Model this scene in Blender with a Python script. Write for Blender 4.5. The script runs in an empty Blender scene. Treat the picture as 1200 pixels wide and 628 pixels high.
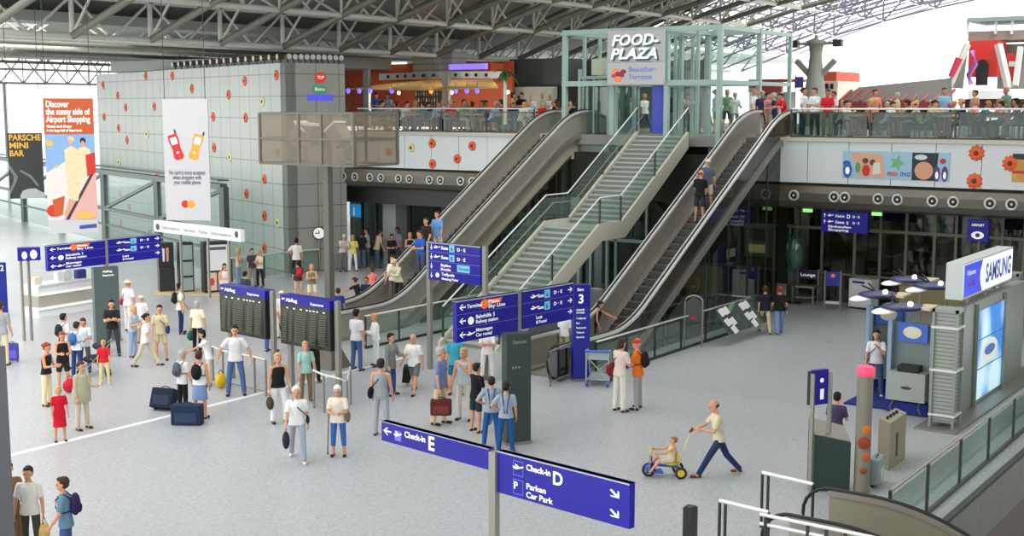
import bpy, math, random
from mathutils import Vector, Matrix
random.seed(7)
S = bpy.context.scene
COL = S.collection
R = math.radians
# ---------------------------------------------------------------- camera
F = 1490.0; CX = 600.0; CY = 314.0; TH = math.atan(189/1490.0); AZ = R(35.2); HC = 7.4
cam_d = bpy.data.cameras.new('camera'); cam = bpy.data.objects.new('camera', cam_d); COL.objects.link(cam)
cam_d.sensor_width = 36.0; cam_d.lens = F/1200.0*36.0; cam_d.clip_end = 800; cam_d.clip_start = 0.1
cam.location = (0, 0, HC)
_f = Vector((math.cos(AZ)*math.cos(TH), math.sin(AZ)*math.cos(TH), -math.sin(TH)))
cam.rotation_euler = _f.to_track_quat('-Z', 'Y').to_euler()
S.camera = cam
# ---------------------------------------------------------------- light
W = bpy.data.worlds.new('sky'); S.world = W; W.use_nodes = True
nt = W.node_tree; nt.nodes.clear()
wo = nt.nodes.new('ShaderNodeOutputWorld'); bg = nt.nodes.new('ShaderNodeBackground')
bg.inputs[0].default_value = (1.0, 0.995, 0.985, 1); bg.inputs[1].default_value = 2.3
nt.links.new(bg.outputs[0], wo.inputs[0])
sun_d = bpy.data.lights.new('sun', 'SUN'); sun_d.energy = 2.6; sun_d.angle = R(22); sun_d.color = (1, .97, .92)
sun = bpy.data.objects.new('sun', sun_d); COL.objects.link(sun)
sun.rotation_euler = Vector((.42, .58, -.7)).to_track_quat('-Z', 'Y').to_euler(); sun.location = (0, 0, 40)
S.view_settings.view_transform = 'Standard'; S.view_settings.look = 'None'
S.view_settings.exposure = 0.12; S.view_settings.gamma = 1.0; S.view_settings.use_curve_mapping = False

# ---------------------------------------------------------------- helpers
def ray(px, py):
    u = (px-CX)/F; v = (py-CY)/F
    h = math.cos(TH)-v*math.sin(TH); dz = -math.sin(TH)-v*math.cos(TH)
    return (math.cos(AZ)*h+math.sin(AZ)*u, math.sin(AZ)*h-math.cos(AZ)*u, dz)
def G(px, py, z=0.0):            # point of a horizontal plane seen at that place of the photo
    r = ray(px, py); t = (z-HC)/r[2]; return Vector((r[0]*t, r[1]*t, z))
def AX(px, py, x):
    r = ray(px, py); t = x/r[0]; return Vector((x, r[1]*t, HC+r[2]*t))
def AY(px, py, y):
    r = ray(px, py); t = y/r[1]; return Vector((r[0]*t, y, HC+r[2]*t))

def srgb(c):
    if isinstance(c, str): c = [int(c[i:i+2], 16) for i in (0, 2, 4)]
    return tuple((x/255/12.92 if x/255 <= .04045 else ((x/255+.055)/1.055)**2.4) for x in c)
MATS = {}
def mat(name, col=(200, 200, 200), rough=.6, metal=0., spec=.5, vary=0., scale=6., emit=None, es=1.0, bump=0., coat=0.):
    if name in MATS: return MATS[name]
    m = bpy.data.materials.new(name); m.use_nodes = True
    n = m.node_tree; b = n.nodes['Principled BSDF']
    c = srgb(col)
    b.inputs['Base Color'].default_value = (*c, 1); b.inputs['Roughness'].default_value = rough
    b.inputs['Metallic'].default_value = metal; b.inputs['Specular IOR Level'].default_value = spec
    if vary or bump:
        tc = n.nodes.new('ShaderNodeTexCoord'); nz = n.nodes.new('ShaderNodeTexNoise')
        nz.inputs['Scale'].default_value = scale; nz.inputs['Detail'].default_value = 4
        n.links.new(tc.outputs['Object'], nz.inputs['Vector'])
        if vary:
            mx = n.nodes.new('ShaderNodeMix'); mx.data_type = 'RGBA'
            mx.inputs[6].default_value = (*[max(0, x*(1-vary)) for x in c], 1)
            mx.inputs[7].default_value = (*[min(1, x*(1+vary)) for x in c], 1)
            n.links.new(nz.outputs['Fac'], mx.inputs[0]); n.links.new(mx.outputs[2], b.inputs['Base Color'])
        if bump:
            bp = n.nodes.new('ShaderNodeBump'); bp.inputs['Strength'].default_value = bump
            n.links.new(nz.outputs['Fac'], bp.inputs['Height']); n.links.new(bp.outputs[0], b.inputs['Normal'])
    if emit is not None:
        b.inputs['Emission Color'].default_value = (*srgb(emit), 1); b.inputs['Emission Strength'].default_value = es
    if coat: b.inputs['Coat Weight'].default_value = coat
    MATS[name] = m; return m
def glass(name, tint=(200, 225, 215), refl=.12, alpha=.0, body=(150, 180, 170)):
    # thin architectural glass: tinted transmission, mirror reflection, a little milky body
    if name in MATS: return MATS[name]
    m = bpy.data.materials.new(name); m.use_nodes = True; n = m.node_tree; n.nodes.clear()
    o = n.nodes.new('ShaderNodeOutputMaterial'); t = n.nodes.new('ShaderNodeBsdfTransparent'); g = n.nodes.new('ShaderNodeBsdfGlossy')
    d = n.nodes.new('ShaderNodeBsdfDiffuse'); fr = n.nodes.new('ShaderNodeFresnel'); fr.inputs[0].default_value = 1.45
    ad = n.nodes.new('ShaderNodeMath'); ad.operation = 'ADD'; ad.use_clamp = True; ad.inputs[1].default_value = refl-.04
    t.inputs[0].default_value = (*srgb(tint), 1); g.inputs['Roughness'].default_value = .03; g.inputs[0].default_value = (.9, .95, .93, 1)
    d.inputs[0].default_value = (*srgb(body), 1)
    m1 = n.nodes.new('ShaderNodeMixShader'); m2 = n.nodes.new('ShaderNodeMixShader')
    n.links.new(t.outputs[0], m1.inputs[1]); n.links.new(d.outputs[0], m1.inputs[2]); m1.inputs[0].default_value = alpha
    ge = n.nodes.new('ShaderNodeNewGeometry'); mi = n.nodes.new('ShaderNodeMath'); mi.operation = 'MULTIPLY_ADD'; mi.inputs[1].default_value = -.7603; mi.inputs[2].default_value = 1.45
    n.links.new(ge.outputs['Backfacing'], mi.inputs[0]); n.links.new(mi.outputs[0], fr.inputs[0])      # same glint from both sides of the pane
    n.links.new(fr.outputs[0], ad.inputs[0]); n.links.new(ad.outputs[0], m2.inputs[0])
    n.links.new(m1.outputs[0], m2.inputs[1]); n.links.new(g.outputs[0], m2.inputs[2]); n.links.new(m2.outputs[0], o.inputs[0])
    MATS[name] = m; return m

WM = {}                                   # world matrices of the objects we make
def _reg(o, M, parent):
    WM[o.name] = M
    if parent is not None:
        o.parent = parent; o.matrix_basis = WM[parent.name].inverted() @ M
    else: o.matrix_basis = M
def tag(o, label=None, cat=None, group=None, kind=None):
    if label: o['label'] = label
    if cat: o['category'] = cat
    if group: o['group'] = group
    if kind: o['kind'] = kind
    return o
def empty(name, loc=(0, 0, 0), rz=0., label=None, cat=None, group=None, kind=None):
    o = bpy.data.objects.new(name, None); COL.objects.link(o); o.empty_display_size = .1
    _reg(o, Matrix.Translation(Vector(loc)) @ Matrix.Rotation(rz, 4, 'Z'), None)
    return tag(o, label, cat, group, kind)
def link_mesh(name, me, parent=None, M=None):
    """me holds world coordinates unless M given (then they are local to M)"""
    o = bpy.data.objects.new(name, me); COL.objects.link(o)
    if M is None:
        if parent is not None:
            me.transform(WM[parent.name].inverted()); M = WM[parent.name].copy()
        else:
            lo = Vector((min(v.co.x for v in me.vertices), min(v.co.y for v in me.vertices), min(v.co.z for v in me.vertices)))
            hi = Vector((max(v.co.x for v in me.vertices), max(v.co.y for v in me.vertices), max(v.co.z for v in me.vertices)))
            c = Vector(((lo.x+hi.x)/2, (lo.y+hi.y)/2, lo.z)); me.transform(Matrix.Translation(-c)); M = Matrix.Translation(c)
    _reg(o, M, parent); return o
def copy_tree(o, M=None, parent=None, mats=None):
    c = o.copy(); COL.objects.link(c)
    if parent is None: _reg(c, M if M is not None else WM[o.name].copy(), None)
    else:
        c.parent = parent; WM[c.name] = WM[parent.name] @ o.matrix_basis; c.matrix_basis = o.matrix_basis.copy()
    if mats and o.name.split('.')[0] in mats and c.type == 'MESH':
        c.material_slots[0].link = 'OBJECT'; c.material_slots[0].material = mats[o.name.split('.')[0]]
    for ch in [x for x in o.children]:
        copy_tree(ch, None, c, mats)
    return c
def TR(x=0, y=0, z=0, rz=0., s=1.): return Matrix.Translation((x, y, z)) @ Matrix.Rotation(rz, 4, 'Z') @ Matrix.Scale(s, 4)

class MB:
    def __init__(s): s.v = []; s.f = []; s.mi = []; s.sm = []; s.cur = 0
    def m(s, i): s.cur = i; return s
    def add(s, vs, fs, smooth=False):
        k = len(s.v); s.v += [tuple(p) for p in vs]
        for f in fs: s.f.append([k+i for i in f]); s.mi.append(s.cur); s.sm.append(smooth)
        return s
    def box(s, x0, x1, y0, y1, z0, z1):
        x0, x1 = sorted((x0, x1)); y0, y1 = sorted((y0, y1)); z0, z1 = sorted((z0, z1))
        return s.add([(x0,y0,z0),(x1,y0,z0),(x1,y1,z0),(x0,y1,z0),(x0,y0,z1),(x1,y0,z1),(x1,y1,z1),(x0,y1,z1)],
                     [(0,3,2,1),(4,5,6,7),(0,1,5,4),(1,2,6,5),(2,3,7,6),(3,0,4,7)])
    def obox(s, c, sx, sy, sz, rz=0., M=None):       # box centred on c in x,y with its base at c.z
        M = M if M is not None else Matrix.Translation(Vector(c)) @ Matrix.Rotation(rz, 4, 'Z')
        b = MB(); b.box(-sx/2, sx/2, -sy/2, sy/2, 0, sz)
        return s.add([M @ Vector(p) for p in b.v], b.f)
    def bar(s, p, q, w, h=None):                     # rectangular bar from p to q
        p = Vector(p); q = Vector(q); h = h or w; d = (q-p).normalized()
        up = Vector((0, 0, 1)) if abs(d.z) < .95 else Vector((1, 0, 0))
        a = d.cross(up).normalized(); b = a.cross(d).normalized(); a *= w/2; b *= h/2
        return s.add([p-a-b, p+a-b, p+a+b, p-a+b, q-a-b, q+a-b, q+a+b, q-a+b],
                     [(0,1,2,3),(7,6,5,4),(0,4,5,1),(1,5,6,2),(2,6,7,3),(3,7,4,0)])
    def tube(s, p, q, r, n=8, r2=None, cap=True):
        p = Vector(p); q = Vector(q); r2 = r if r2 is None else r2; d = (q-p).normalized()
        up = Vector((0, 0, 1)) if abs(d.z) < .95 else Vector((1, 0, 0))
        a = d.cross(up).normalized(); b = d.cross(a).normalized(); vs = []
        for k in range(n):
            t = 2*math.pi*k/n; o = a*math.cos(t)+b*math.sin(t); vs += [p+o*r, q+o*r2]
        s.add(vs, [(2*k, 2*k+1, (2*k+3) % (2*n), (2*k+2) % (2*n)) for k in range(n)], True)
        if cap: s.add(vs, [[2*k for k in range(n)], [2*k+1 for k in reversed(range(n))]])
        return s
    def path(s, pts, r, n=8, closed=False):
        pts = [Vector(p) for p in pts]; N = len(pts); rings = []
        for i, p in enumerate(pts):
            if closed: d = pts[(i+1) % N]-pts[i-1]
            else: d = pts[min(i+1, N-1)]-pts[max(i-1, 0)]
            d.normalize(); up = Vector((0, 0, 1)) if abs(d.z) < .97 else Vector((1, 0, 0))
            a = d.cross(up).normalized(); b = d.cross(a).normalized()
            rings.append([p+(a*math.cos(2*math.pi*k/n)+b*math.sin(2*math.pi*k/n))*r for k in range(n)])
        vs = [v for rg in rings for v in rg]; fs = []
        for i in range(N if closed else N-1):
            j = (i+1) % N
            for k in range(n): fs.append((i*n+k, i*n+(k+1) % n, j*n+(k+1) % n, j*n+k))
        s.add(vs, fs, True)
        if not closed: s.add(rings[0], [list(range(n))]); s.add(rings[-1], [list(reversed(range(n)))])
        return s
    def prism(s, poly, off, closed=True):             # poly: 3-D points, off: extrusion vector
        off = Vector(off); n = len(poly); vs = [Vector(p) for p in poly]+[Vector(p)+off for p in poly]
        fs = [(i, (i+1) % n, n+(i+1) % n, n+i) for i in range(n)]
        if closed: fs += [list(reversed(range(n))), list(range(n, 2*n))]
        return s.add(vs, fs)
    def lathe(s, prof, c=(0, 0, 0), n=16, M=None):     # prof: (r, z) list
        vs = []; c = Vector(c)
        for r, z in prof:
            for k in range(n): t = 2*math.pi*k/n; vs.append(Vector((r*math.cos(t), r*math.sin(t), z)))
        vs = [(M @ v) if M is not None else v+c for v in vs]; fs = []
        for i in range(len(prof)-1):
            for k in range(n): fs.append((i*n+k, i*n+(k+1) % n, (i+1)*n+(k+1) % n, (i+1)*n+k))
        s.add(vs, fs, True); m = len(prof)-1
        s.add(vs[:n], [list(reversed(range(n)))]); s.add(vs[m*n:], [list(range(n))])
        return s
    def ell(s, c, rx, ry, rz, nu=12, nv=8, M=None):
        vs = []; c = Vector(c)
        for j in range(nv+1):
            a = math.pi*j/nv
            for i in range(nu):
                b = 2*math.pi*i/nu; p = Vector((rx*math.sin(a)*math.cos(b), ry*math.sin(a)*math.sin(b), rz*math.cos(a)))
                vs.append((M @ p)+c if M is not None else p+c)
        fs = [(j*nu+i, (j+1)*nu+i, (j+1)*nu+(i+1) % nu, j*nu+(i+1) % nu) for j in range(nv) for i in range(nu)]
        return s.add(vs, fs, True)
    def mesh(s, name, mats):
        me = bpy.data.meshes.new(name); me.from_pydata(s.v, [], s.f)
        for i, p in enumerate(me.polygons): p.material_index = s.mi[i]; p.use_smooth = s.sm[i]
        for m in (mats if isinstance(mats, (list, tuple)) else [mats]): me.materials.append(m)
        me.validate(); me.update(); return me
    def build(s, name, mats, parent=None, label=None, cat=None, group=None, kind=None, M=None):
        return tag(link_mesh(name, s.mesh(name, mats), parent, M), label, cat, group, kind)
def struct(o): o['kind'] = 'structure'; return o
DG = None
def eval_mesh(o):
    dg = bpy.context.evaluated_depsgraph_get(); dg.update()
    return bpy.data.meshes.new_from_object(o.evaluated_get(dg))
_txt = {}
def text_mesh(body, bold=0., shear=0., extr=0.):
    k = (body, bold, shear, extr)
    if k not in _txt:
        c = bpy.data.curves.new('lettering', 'FONT'); c.body = body; c.size = 1; c.offset = bold; c.shear = shear; c.extrude = extr
        c.resolution_u = 3
        o = bpy.data.objects.new('t', c); COL.objects.link(o); me = eval_mesh(o)
        bpy.data.objects.remove(o); bpy.data.curves.remove(c)
        _txt[k] = me
    return _txt[k].copy()
class Face:
    """a flat face: origin at its top-left corner, u runs right, v down, n towards the viewer"""
    def __init__(s, o, u, v, w, h):
        s.o = Vector(o); s.u = Vector(u).normalized(); s.v = Vector(v).normalized(); s.n = s.v.cross(s.u).normalized(); s.w = w; s.h = h
    def p(s, a, b, d=0.): return s.o+s.u*(a*s.w)+s.v*(b*s.h)+s.n*d
def text_on(face, body, a, b, size, mt, parent, bold=.02, shear=0., depth=.006, width=None, name='lettering', extr=0.):
    """baseline start at (a,b) in face fractions; size in metres"""
    me = text_mesh(body, bold, shear, extr)
    xs = [v.co.x for v in me.vertices] or [0, 1]
    sx = size if width is None else width/max(1e-6, max(xs)-min(0, min(xs)))
    o = face.p(a, b, depth); M = Matrix.Identity(4)
    for i, c in enumerate((face.u*sx, -face.v*size, face.n*size)):
        M[0][i], M[1][i], M[2][i] = c
    M[0][3], M[1][3], M[2][3] = o
    me.transform(M); me.materials.clear(); me.materials.append(mt)
    return link_mesh(name, me, parent)
def poly_on(face, polys, mt, parent, name, depth=.004):
    """polys: list of point lists in face fractions"""
    if name in ('arrow', 'picture', 'icon', 'printed_phone', 'cyan_field', 'picture_detail') and len(polys) > 1:
        for k, pl in enumerate(polys):
            i = 0
            if not isinstance(pl[0], (tuple, list)): i = pl[0]; pl = pl[1:]
            o = poly_on(face, [pl], mt[i] if isinstance(mt, (list, tuple)) else mt, parent, name, depth+.0008*k)
        return o
    b = MB()
    for k, pl in enumerate(polys):
        i = 0
        if pl and not isinstance(pl[0], (tuple, list)): i = pl[0]; pl = pl[1:]
        b.m(i); pts = [face.p(x, y, depth+.0008*k) for x, y in pl]; b.add(pts, [list(reversed(range(len(pts))))])
    return b.build(name, mt, parent)
def disc(cx, cy, rx, ry, n=14, a0=0., a1=360.): return [(cx+rx*math.cos(R(a0+(a1-a0)*k/n)), cy+ry*math.sin(R(a0+(a1-a0)*k/n))) for k in range(n)]
ARROWS = {'left': [(0,.5),(.45,.05),(.62,.05),(.3,.4),(1,.4),(1,.6),(.3,.6),(.62,.95),(.45,.95)]}
def arrow(kind, cx, cy, sx, sy):
    p = [(x-.5, y-.5) for x, y in ARROWS['left']]
    ang = {'left': 0, 'right': 180, 'down': -90, 'up': 90, 'downright': -135}[kind]
    c, s_ = math.cos(R(ang)), math.sin(R(ang))
    return [(cx+(x*c-y*s_)*sx, cy+(x*s_+y*c)*sy) for x, y in p]
PLANE = [(0,.45),(.2,.42),(.38,.5),(.2,.2),(.3,.18),(.62,.42),(.9,.28),(1,.33),(.95,.42),(.3,.68),(.1,.62)]
def glyph(shape, cx, cy, sx, sy): return [(cx+(x-.5)*sx, cy+(y-.5)*sy) for x, y in shape]

# ---------------------------------------------------------------- materials
M_white = mat('white_paint', (225, 227, 228), .5, vary=.03)
M_steel = mat('brushed_steel', (168, 166, 158), .32, .9, vary=.08, scale=20)
M_satin = mat('satin_steel', (150, 148, 140), .45, .6, vary=.06)
M_dsteel = mat('dark_steel', (70, 72, 70), .4, .6)
M_post = mat('grey_post_paint', (148, 147, 138), .4, .35)
M_black = mat('black_rubber', (18, 18, 20), .45)
M_blk = mat('black_paint', (30, 33, 32), .4)
M_blue = mat('sign_blue', (34, 28, 142), .35, spec=.3, emit=(38, 30, 170), es=.06)
M_pblue = mat('pylon_blue', (28, 40, 150), .4)
M_sign_white = mat('sign_white', (245, 245, 240), .4, emit=(255, 255, 250), es=.25)
M_orange = mat('sign_orange', (240, 120, 40), .4, emit=(240, 120, 40), es=.2)
M_cyan = mat('sign_cyan', (110, 190, 220), .4, emit=(110, 190, 220), es=.15)
M_glass = glass('rail_glass', (226, 240, 233), .05, .14, (170, 200, 188))
M_teal = mat('teal_frame_paint', (150, 176, 168), .45, .1, vary=.05)
# ================================================================ SETTING
ZU = 6.3            # upper floor
XF = 43.0           # front of the upper floor
def floor_mat():
    m = bpy.data.materials.new('granite_floor'); m.use_nodes = True; n = m.node_tree; b = n.nodes['Principled BSDF']
    tc = n.nodes.new('ShaderNodeTexCoord'); a = n.nodes.new('ShaderNodeTexNoise'); a.inputs['Scale'].default_value = 14; a.inputs['Detail'].default_value = 8
    c = n.nodes.new('ShaderNodeTexNoise'); c.inputs['Scale'].default_value = .35; c.inputs['Detail'].default_value = 3
    n.links.new(tc.outputs['Object'], a.inputs['Vector']); n.links.new(tc.outputs['Object'], c.inputs['Vector'])
    r = n.nodes.new('ShaderNodeValToRGB'); r.color_ramp.elements[0].position = .3; r.color_ramp.elements[1].position = .7
    r.color_ramp.elements[0].color = (*srgb((164, 167, 170)), 1); r.color_ramp.elements[1].color = (*srgb((190, 193, 196)), 1)
    mx = n.nodes.new('ShaderNodeMix'); mx.data_type = 'RGBA'; mx.blend_type = 'MULTIPLY'; mx.inputs[0].default_value = .25
    n.links.new(a.outputs['Fac'], r.inputs[0]); n.links.new(r.outputs[0], mx.inputs[6]); n.links.new(c.outputs['Color'], mx.inputs[7])
    ml = n.nodes.new('ShaderNodeMix'); ml.data_type = 'RGBA'; ml.inputs[0].default_value = .3
    n.links.new(r.outputs[0], ml.inputs[6]); n.links.new(c.outputs['Fac'], ml.inputs[7])
    n.links.new(r.outputs[0], b.inputs['Base Color'])
    mr = n.nodes.new('ShaderNodeMapRange'); mr.inputs[3].default_value = .22; mr.inputs[4].default_value = .42
    n.links.new(c.outputs['Fac'], mr.inputs[0]); n.links.new(mr.outputs[0], b.inputs['Roughness'])
    return m
M_floor = floor_mat()
struct(MB().add([(6, 6.35, 0), (90, 6.35, 0), (90, 110, 0), (6, 110, 0), (6, 6.35, -.3), (90, 6.35, -.3), (90, 110, -.3), (6, 110, -.3)],
    [(0,1,2,3), (7,6,5,4), (0,4,5,1), (1,5,6,2), (2,6,7,3), (3,7,4,0)]).build('floor', M_floor))
# pale inlay strip running over the floor
struct(MB().box(12, 29, 23.95, 24.13, .001, .004).build('trim_1', mat('pale_inlay', (238, 240, 242), .4)))

# ---- roof: arched lattice hall running along x
PROF = [(44.5, 9.0), (42, 10.07), (39.3, 11.03), (36.8, 11.9), (33.5, 12.85), (30.5, 13.55), (27.5, 14.15), (24, 14.75), (20, 15.25), (15, 15.8), (10, 16.1), (5, 16.2), (0, 16.1), (-6, 15.7)]
def zprof(y):
    for (y0, z0), (y1, z1) in zip(PROF, PROF[1:]):
        if y1 <= y <= y0: return z0+(z1-z0)*(y0-y)/(y0-y1)
    return PROF[0][1] if y > PROF[0][0] else PROF[-1][1]
M_chord = mat('truss_dark_paint', (122, 125, 112), .55, .2)
M_chordl = mat('truss_light_paint', (206, 208, 198), .55, .1)
M_deck = mat('roof_deck_grey', (150, 154, 148), .85, vary=.06, scale=.4)
M_fine = mat('glazing_bar_mauve_grey', (112, 108, 124), .6)
XS = [26.8+3.7*k for k in range(-4, 18)]; XG = 73.0
YS = [42, 38.4, 34.8, 31.2, 27.6, 24, 20, 16, 12, 8, 4, 0, -4]
DT = 1.5
NTH = ['first', 'second', 'third', 'fourth', 'fifth', 'sixth', 'seventh', 'eighth', 'ninth', 'tenth', 'eleventh', 'twelfth', 'thirteenth', 'fourteenth', 'fifteenth', 'sixteenth', 'seventeenth', 'eighteenth', 'nineteenth', 'twentieth', 'twenty-first', 'twenty-second']
for k, x in enumerate(XS):
    gl = x > XG+4
    r = empty('roof_truss', (x, 42, zprof(42)), label='arched steel lattice truss %s, %s from the viewpoint' % ('of the bright glazed roof bay' if gl else 'under the opaque grey roof', NTH[k]), cat='roof truss', group='arched roof trusses along the hall')
    a = MB()
    pts = [(x, y, zprof(y)) for y in YS]
    a.path(pts, .15 if not gl else .07, 6)
    a.path([(x, y, z+DT) for _, y, z in pts], .11 if not gl else .06, 6)
    a.build('arched_chord', M_chord if not gl else M_fine, r)
    b = MB()
    for i in range(len(YS)-1):
        y0, y1 = YS[i], YS[i+1]; z0, z1 = zprof(y0), zprof(y1); ym = (y0+y1)/2; zm = zprof(ym)
        b.tube((x, y0, z0), (x, ym, zm+DT), .065, 5); b.tube((x, ym, zm+DT), (x, y1, z1), .065, 5)
        if i: b.tube((x, y0, z0), (x, y0, z0+DT), .075, 5)
    b.build('web_strut', M_chordl if not gl else M_fine, r)
for i, y in enumerate(YS[:9]):
    z = zprof(y)
    r = empty('roof_purlin', (XS[0], y, z), label='long light steel purlin girder crossing the arches, %s' % ('lowest, along the spring line' if i == 0 else NTH[i]+' from the lowest'), cat='roof purlin', group='purlin girders of the roof')
    a = MB(); a.tube((XS[0], y, z), (XG+4, y, z), .13, 6); a.tube((XS[0], y, z+DT), (XG+4, y, z+DT), .10, 6)
    a.tube((XG+4, y, z), (XS[-1], y, z), .05, 5)
    a.build('chord', M_chordl, r)
    b = MB()
    for k in range(len(XS)-1):
        x0, x1 = XS[k], XS[k+1]; gl = x0 > XG; rr = .06 if not gl else .03
        xm = (x0+x1)/2
        b.tube((x0, y, z+DT), (xm, y, z), rr, 5); b.tube((xm, y, z), (x1, y, z+DT), rr, 5)
        if i == 0 and not gl: b.tube((x0, y, z), (x0, y, z+DT), .10, 6)
        if i and not gl and i < 7:                      # diagonal bracing to the next arch
            yn = YS[i+1]; b.tube((x0, y, z), (x1, yn, zprof(yn)+DT), .055, 5); b.tube((x1, y, z), (x0, yn, zprof(yn)+DT), .055, 5)
    b.build('web_strut', M_chordl, r)
# opaque roof deck, above the trusses
d = MB(); yy = [p[0] for p in PROF]
vs = []
XD = 26.0
yy = [y for y in yy if y >= 24]          # deck left off over the unseen crown to let light in
for y in yy: vs += [(XD, y, zprof(y)+DT+.35), (XG, y, zprof(y)+DT+.35), (XD, y, zprof(y)+DT+.6), (XG, y, zprof(y)+DT+.6)]
fs = []
for i in range(len(yy)-1):
    j = 4*i; fs += [(j, j+1, j+5, j+4), (j+2, j+6, j+7, j+3), (j+1, j+3, j+7, j+5), (j, j+4, j+6, j+2)]
d.add(vs, fs)
struct(d.build('ceiling', M_deck))
# glazed bay: fine bars on the curve
b = MB()
for y in [41.2-.9*k for k in range(42)]:
    z = zprof(y)+DT+.2
    b.bar((XG, y, z), (XS[-1], y, z), .09, .12)
for x in [XG+1.85*k for k in range(16)]:
    b.path([(x, y, zprof(y)+DT+.2) for y in YS], .06, 5)
struct(b.build('window_1', M_fine))
# flat lower soffit beams beyond the spring line (left)
struct(MB().box(26, 60, 42.6, 44.2, 10.6, 11.0).box(38, 110, 44.2, 90, 11.3, 11.6).build('ceiling_left', M_deck))
for k, y in enumerate([45.5, 49, 53, 58, 64, 71]):
    r = empty('soffit_girder', (18, y, 10.1), label='straight grey girder under the flat left roof strip, %s from the hall' % NTH[k], cat='girder', group='girders of the left roof strip')
    a = MB().tube((18, y, 10.15), (95, y, 10.15), .11, 6); a.build('chord', M_chordl if k % 2 == 0 else M_chord, r)
    b = MB()
    for q in range(20): b.tube((18+3.7*q, y, 11.2), (19.85+3.7*q, y, 10.15), .05, 5); b.tube((19.85+3.7*q, y, 10.15), (21.7+3.7*q, y, 11.2), .05, 5)
    b.build('web_strut', M_chordl, r)

# ---- tiled wall with flowers (left)
A0 = R(70.8); wc = Vector((40.4, 40.7, 0)); wd = Vector((math.cos(A0), math.sin(A0), 0)); we = Vector((math.cos(R(-19.2)), math.sin(R(-19.2)), 0))
WT = 9.32
def tile_mat(name, col, line, sx, sz, lw=.012, axis=0.):
    if name in MATS: return MATS[name]
    m = bpy.data.materials.new(name); m.use_nodes = True; n = m.node_tree; b = n.nodes['Principled BSDF']; b.inputs['Roughness'].default_value = .5
    tc = n.nodes.new('ShaderNodeTexCoord'); mp = n.nodes.new('ShaderNodeMapping'); mp.inputs['Rotation'].default_value = (0, 0, -axis)
    n.links.new(tc.outputs['Object'], mp.inputs[0]); sep = n.nodes.new('ShaderNodeSeparateXYZ'); n.links.new(mp.outputs[0], sep.inputs[0])
    outs = []
    for ch, size in (('X', sx), ('Z', sz)):
        dv = n.nodes.new('ShaderNodeMath'); dv.operation = 'DIVIDE'; dv.inputs[1].default_value = size; n.links.new(sep.outputs[ch], dv.inputs[0])
        fr = n.nodes.new('ShaderNodeMath'); fr.operation = 'FRACT'; n.links.new(dv.outputs[0], fr.inputs[0])
        ls = n.nodes.new('ShaderNodeMath'); ls.operation = 'LESS_THAN'; ls.inputs[1].default_value = lw/size; n.links.new(fr.outputs[0], ls.inputs[0]); outs.append(ls)
    mx = n.nodes.new('ShaderNodeMath'); mx.operation = 'MAXIMUM'; n.links.new(outs[0].outputs[0], mx.inputs[0]); n.links.new(outs[1].outputs[0], mx.inputs[1])
    nz = n.nodes.new('ShaderNodeTexNoise'); nz.inputs['Scale'].default_value = .7; n.links.new(tc.outputs['Object'], nz.inputs[0])
    cm = n.nodes.new('ShaderNodeMix'); cm.data_type = 'RGBA'; c = srgb(col)
    cm.inputs[6].default_value = (*[x*.93 for x in c], 1); cm.inputs[7].default_value = (*[x*1.06 for x in c], 1); n.links.new(nz.outputs['Fac'], cm.inputs[0])
    c2 = n.nodes.new('ShaderNodeMix'); c2.data_type = 'RGBA'; n.links.new(mx.outputs[0], c2.inputs[0]); n.links.new(cm.outputs[2], c2.inputs[6]); c2.inputs[7].default_value = (*srgb(line), 1)
    n.links.new(c2.outputs[2], b.inputs['Base Color']); MATS[name] = m; return m
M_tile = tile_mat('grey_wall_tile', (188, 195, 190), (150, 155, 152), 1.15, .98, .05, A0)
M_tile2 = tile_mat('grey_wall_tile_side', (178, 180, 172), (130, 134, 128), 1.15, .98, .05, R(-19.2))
q = wc+wd*26; q2 = q-wd.cross(Vector((0, 0, 1)))*-.4
def vslab(p, q, t, z0, z1, name, m):
    p = Vector(p); q = Vector(q); d = (q-p).normalized(); nrm = Vector((-d.y, d.x, 0))*t
    b = MB().add([(*(v.xy), z) for z in (z0, z1) for v in (p, q, q+nrm, p+nrm)], [(3,2,1,0), (4,5,6,7), (0,1,5,4), (1,2,6,5), (2,3,7,6), (3,0,4,7)])
    return b.build(name, m)
nin = Vector((wd.y, -wd.x, 0))     # outward (to +x side) = behind the wall
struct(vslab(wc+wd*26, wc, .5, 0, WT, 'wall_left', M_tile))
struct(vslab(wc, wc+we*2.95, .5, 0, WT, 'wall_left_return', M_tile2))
# building mass above / behind: grey shaft and dark recess
struct(MB().box(52, 58, AX(425, 40, 52).y, 48.4, 10.2, 14).build('wall_shaft', mat('blue_grey_panel', (150, 160, 168), .6)))
struct(MB().box(46, 52, 44.5, 60, 9.35, 9.9).build('wall_attic', mat('dark_attic_panel', (150, 156, 152), .7)))

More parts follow.
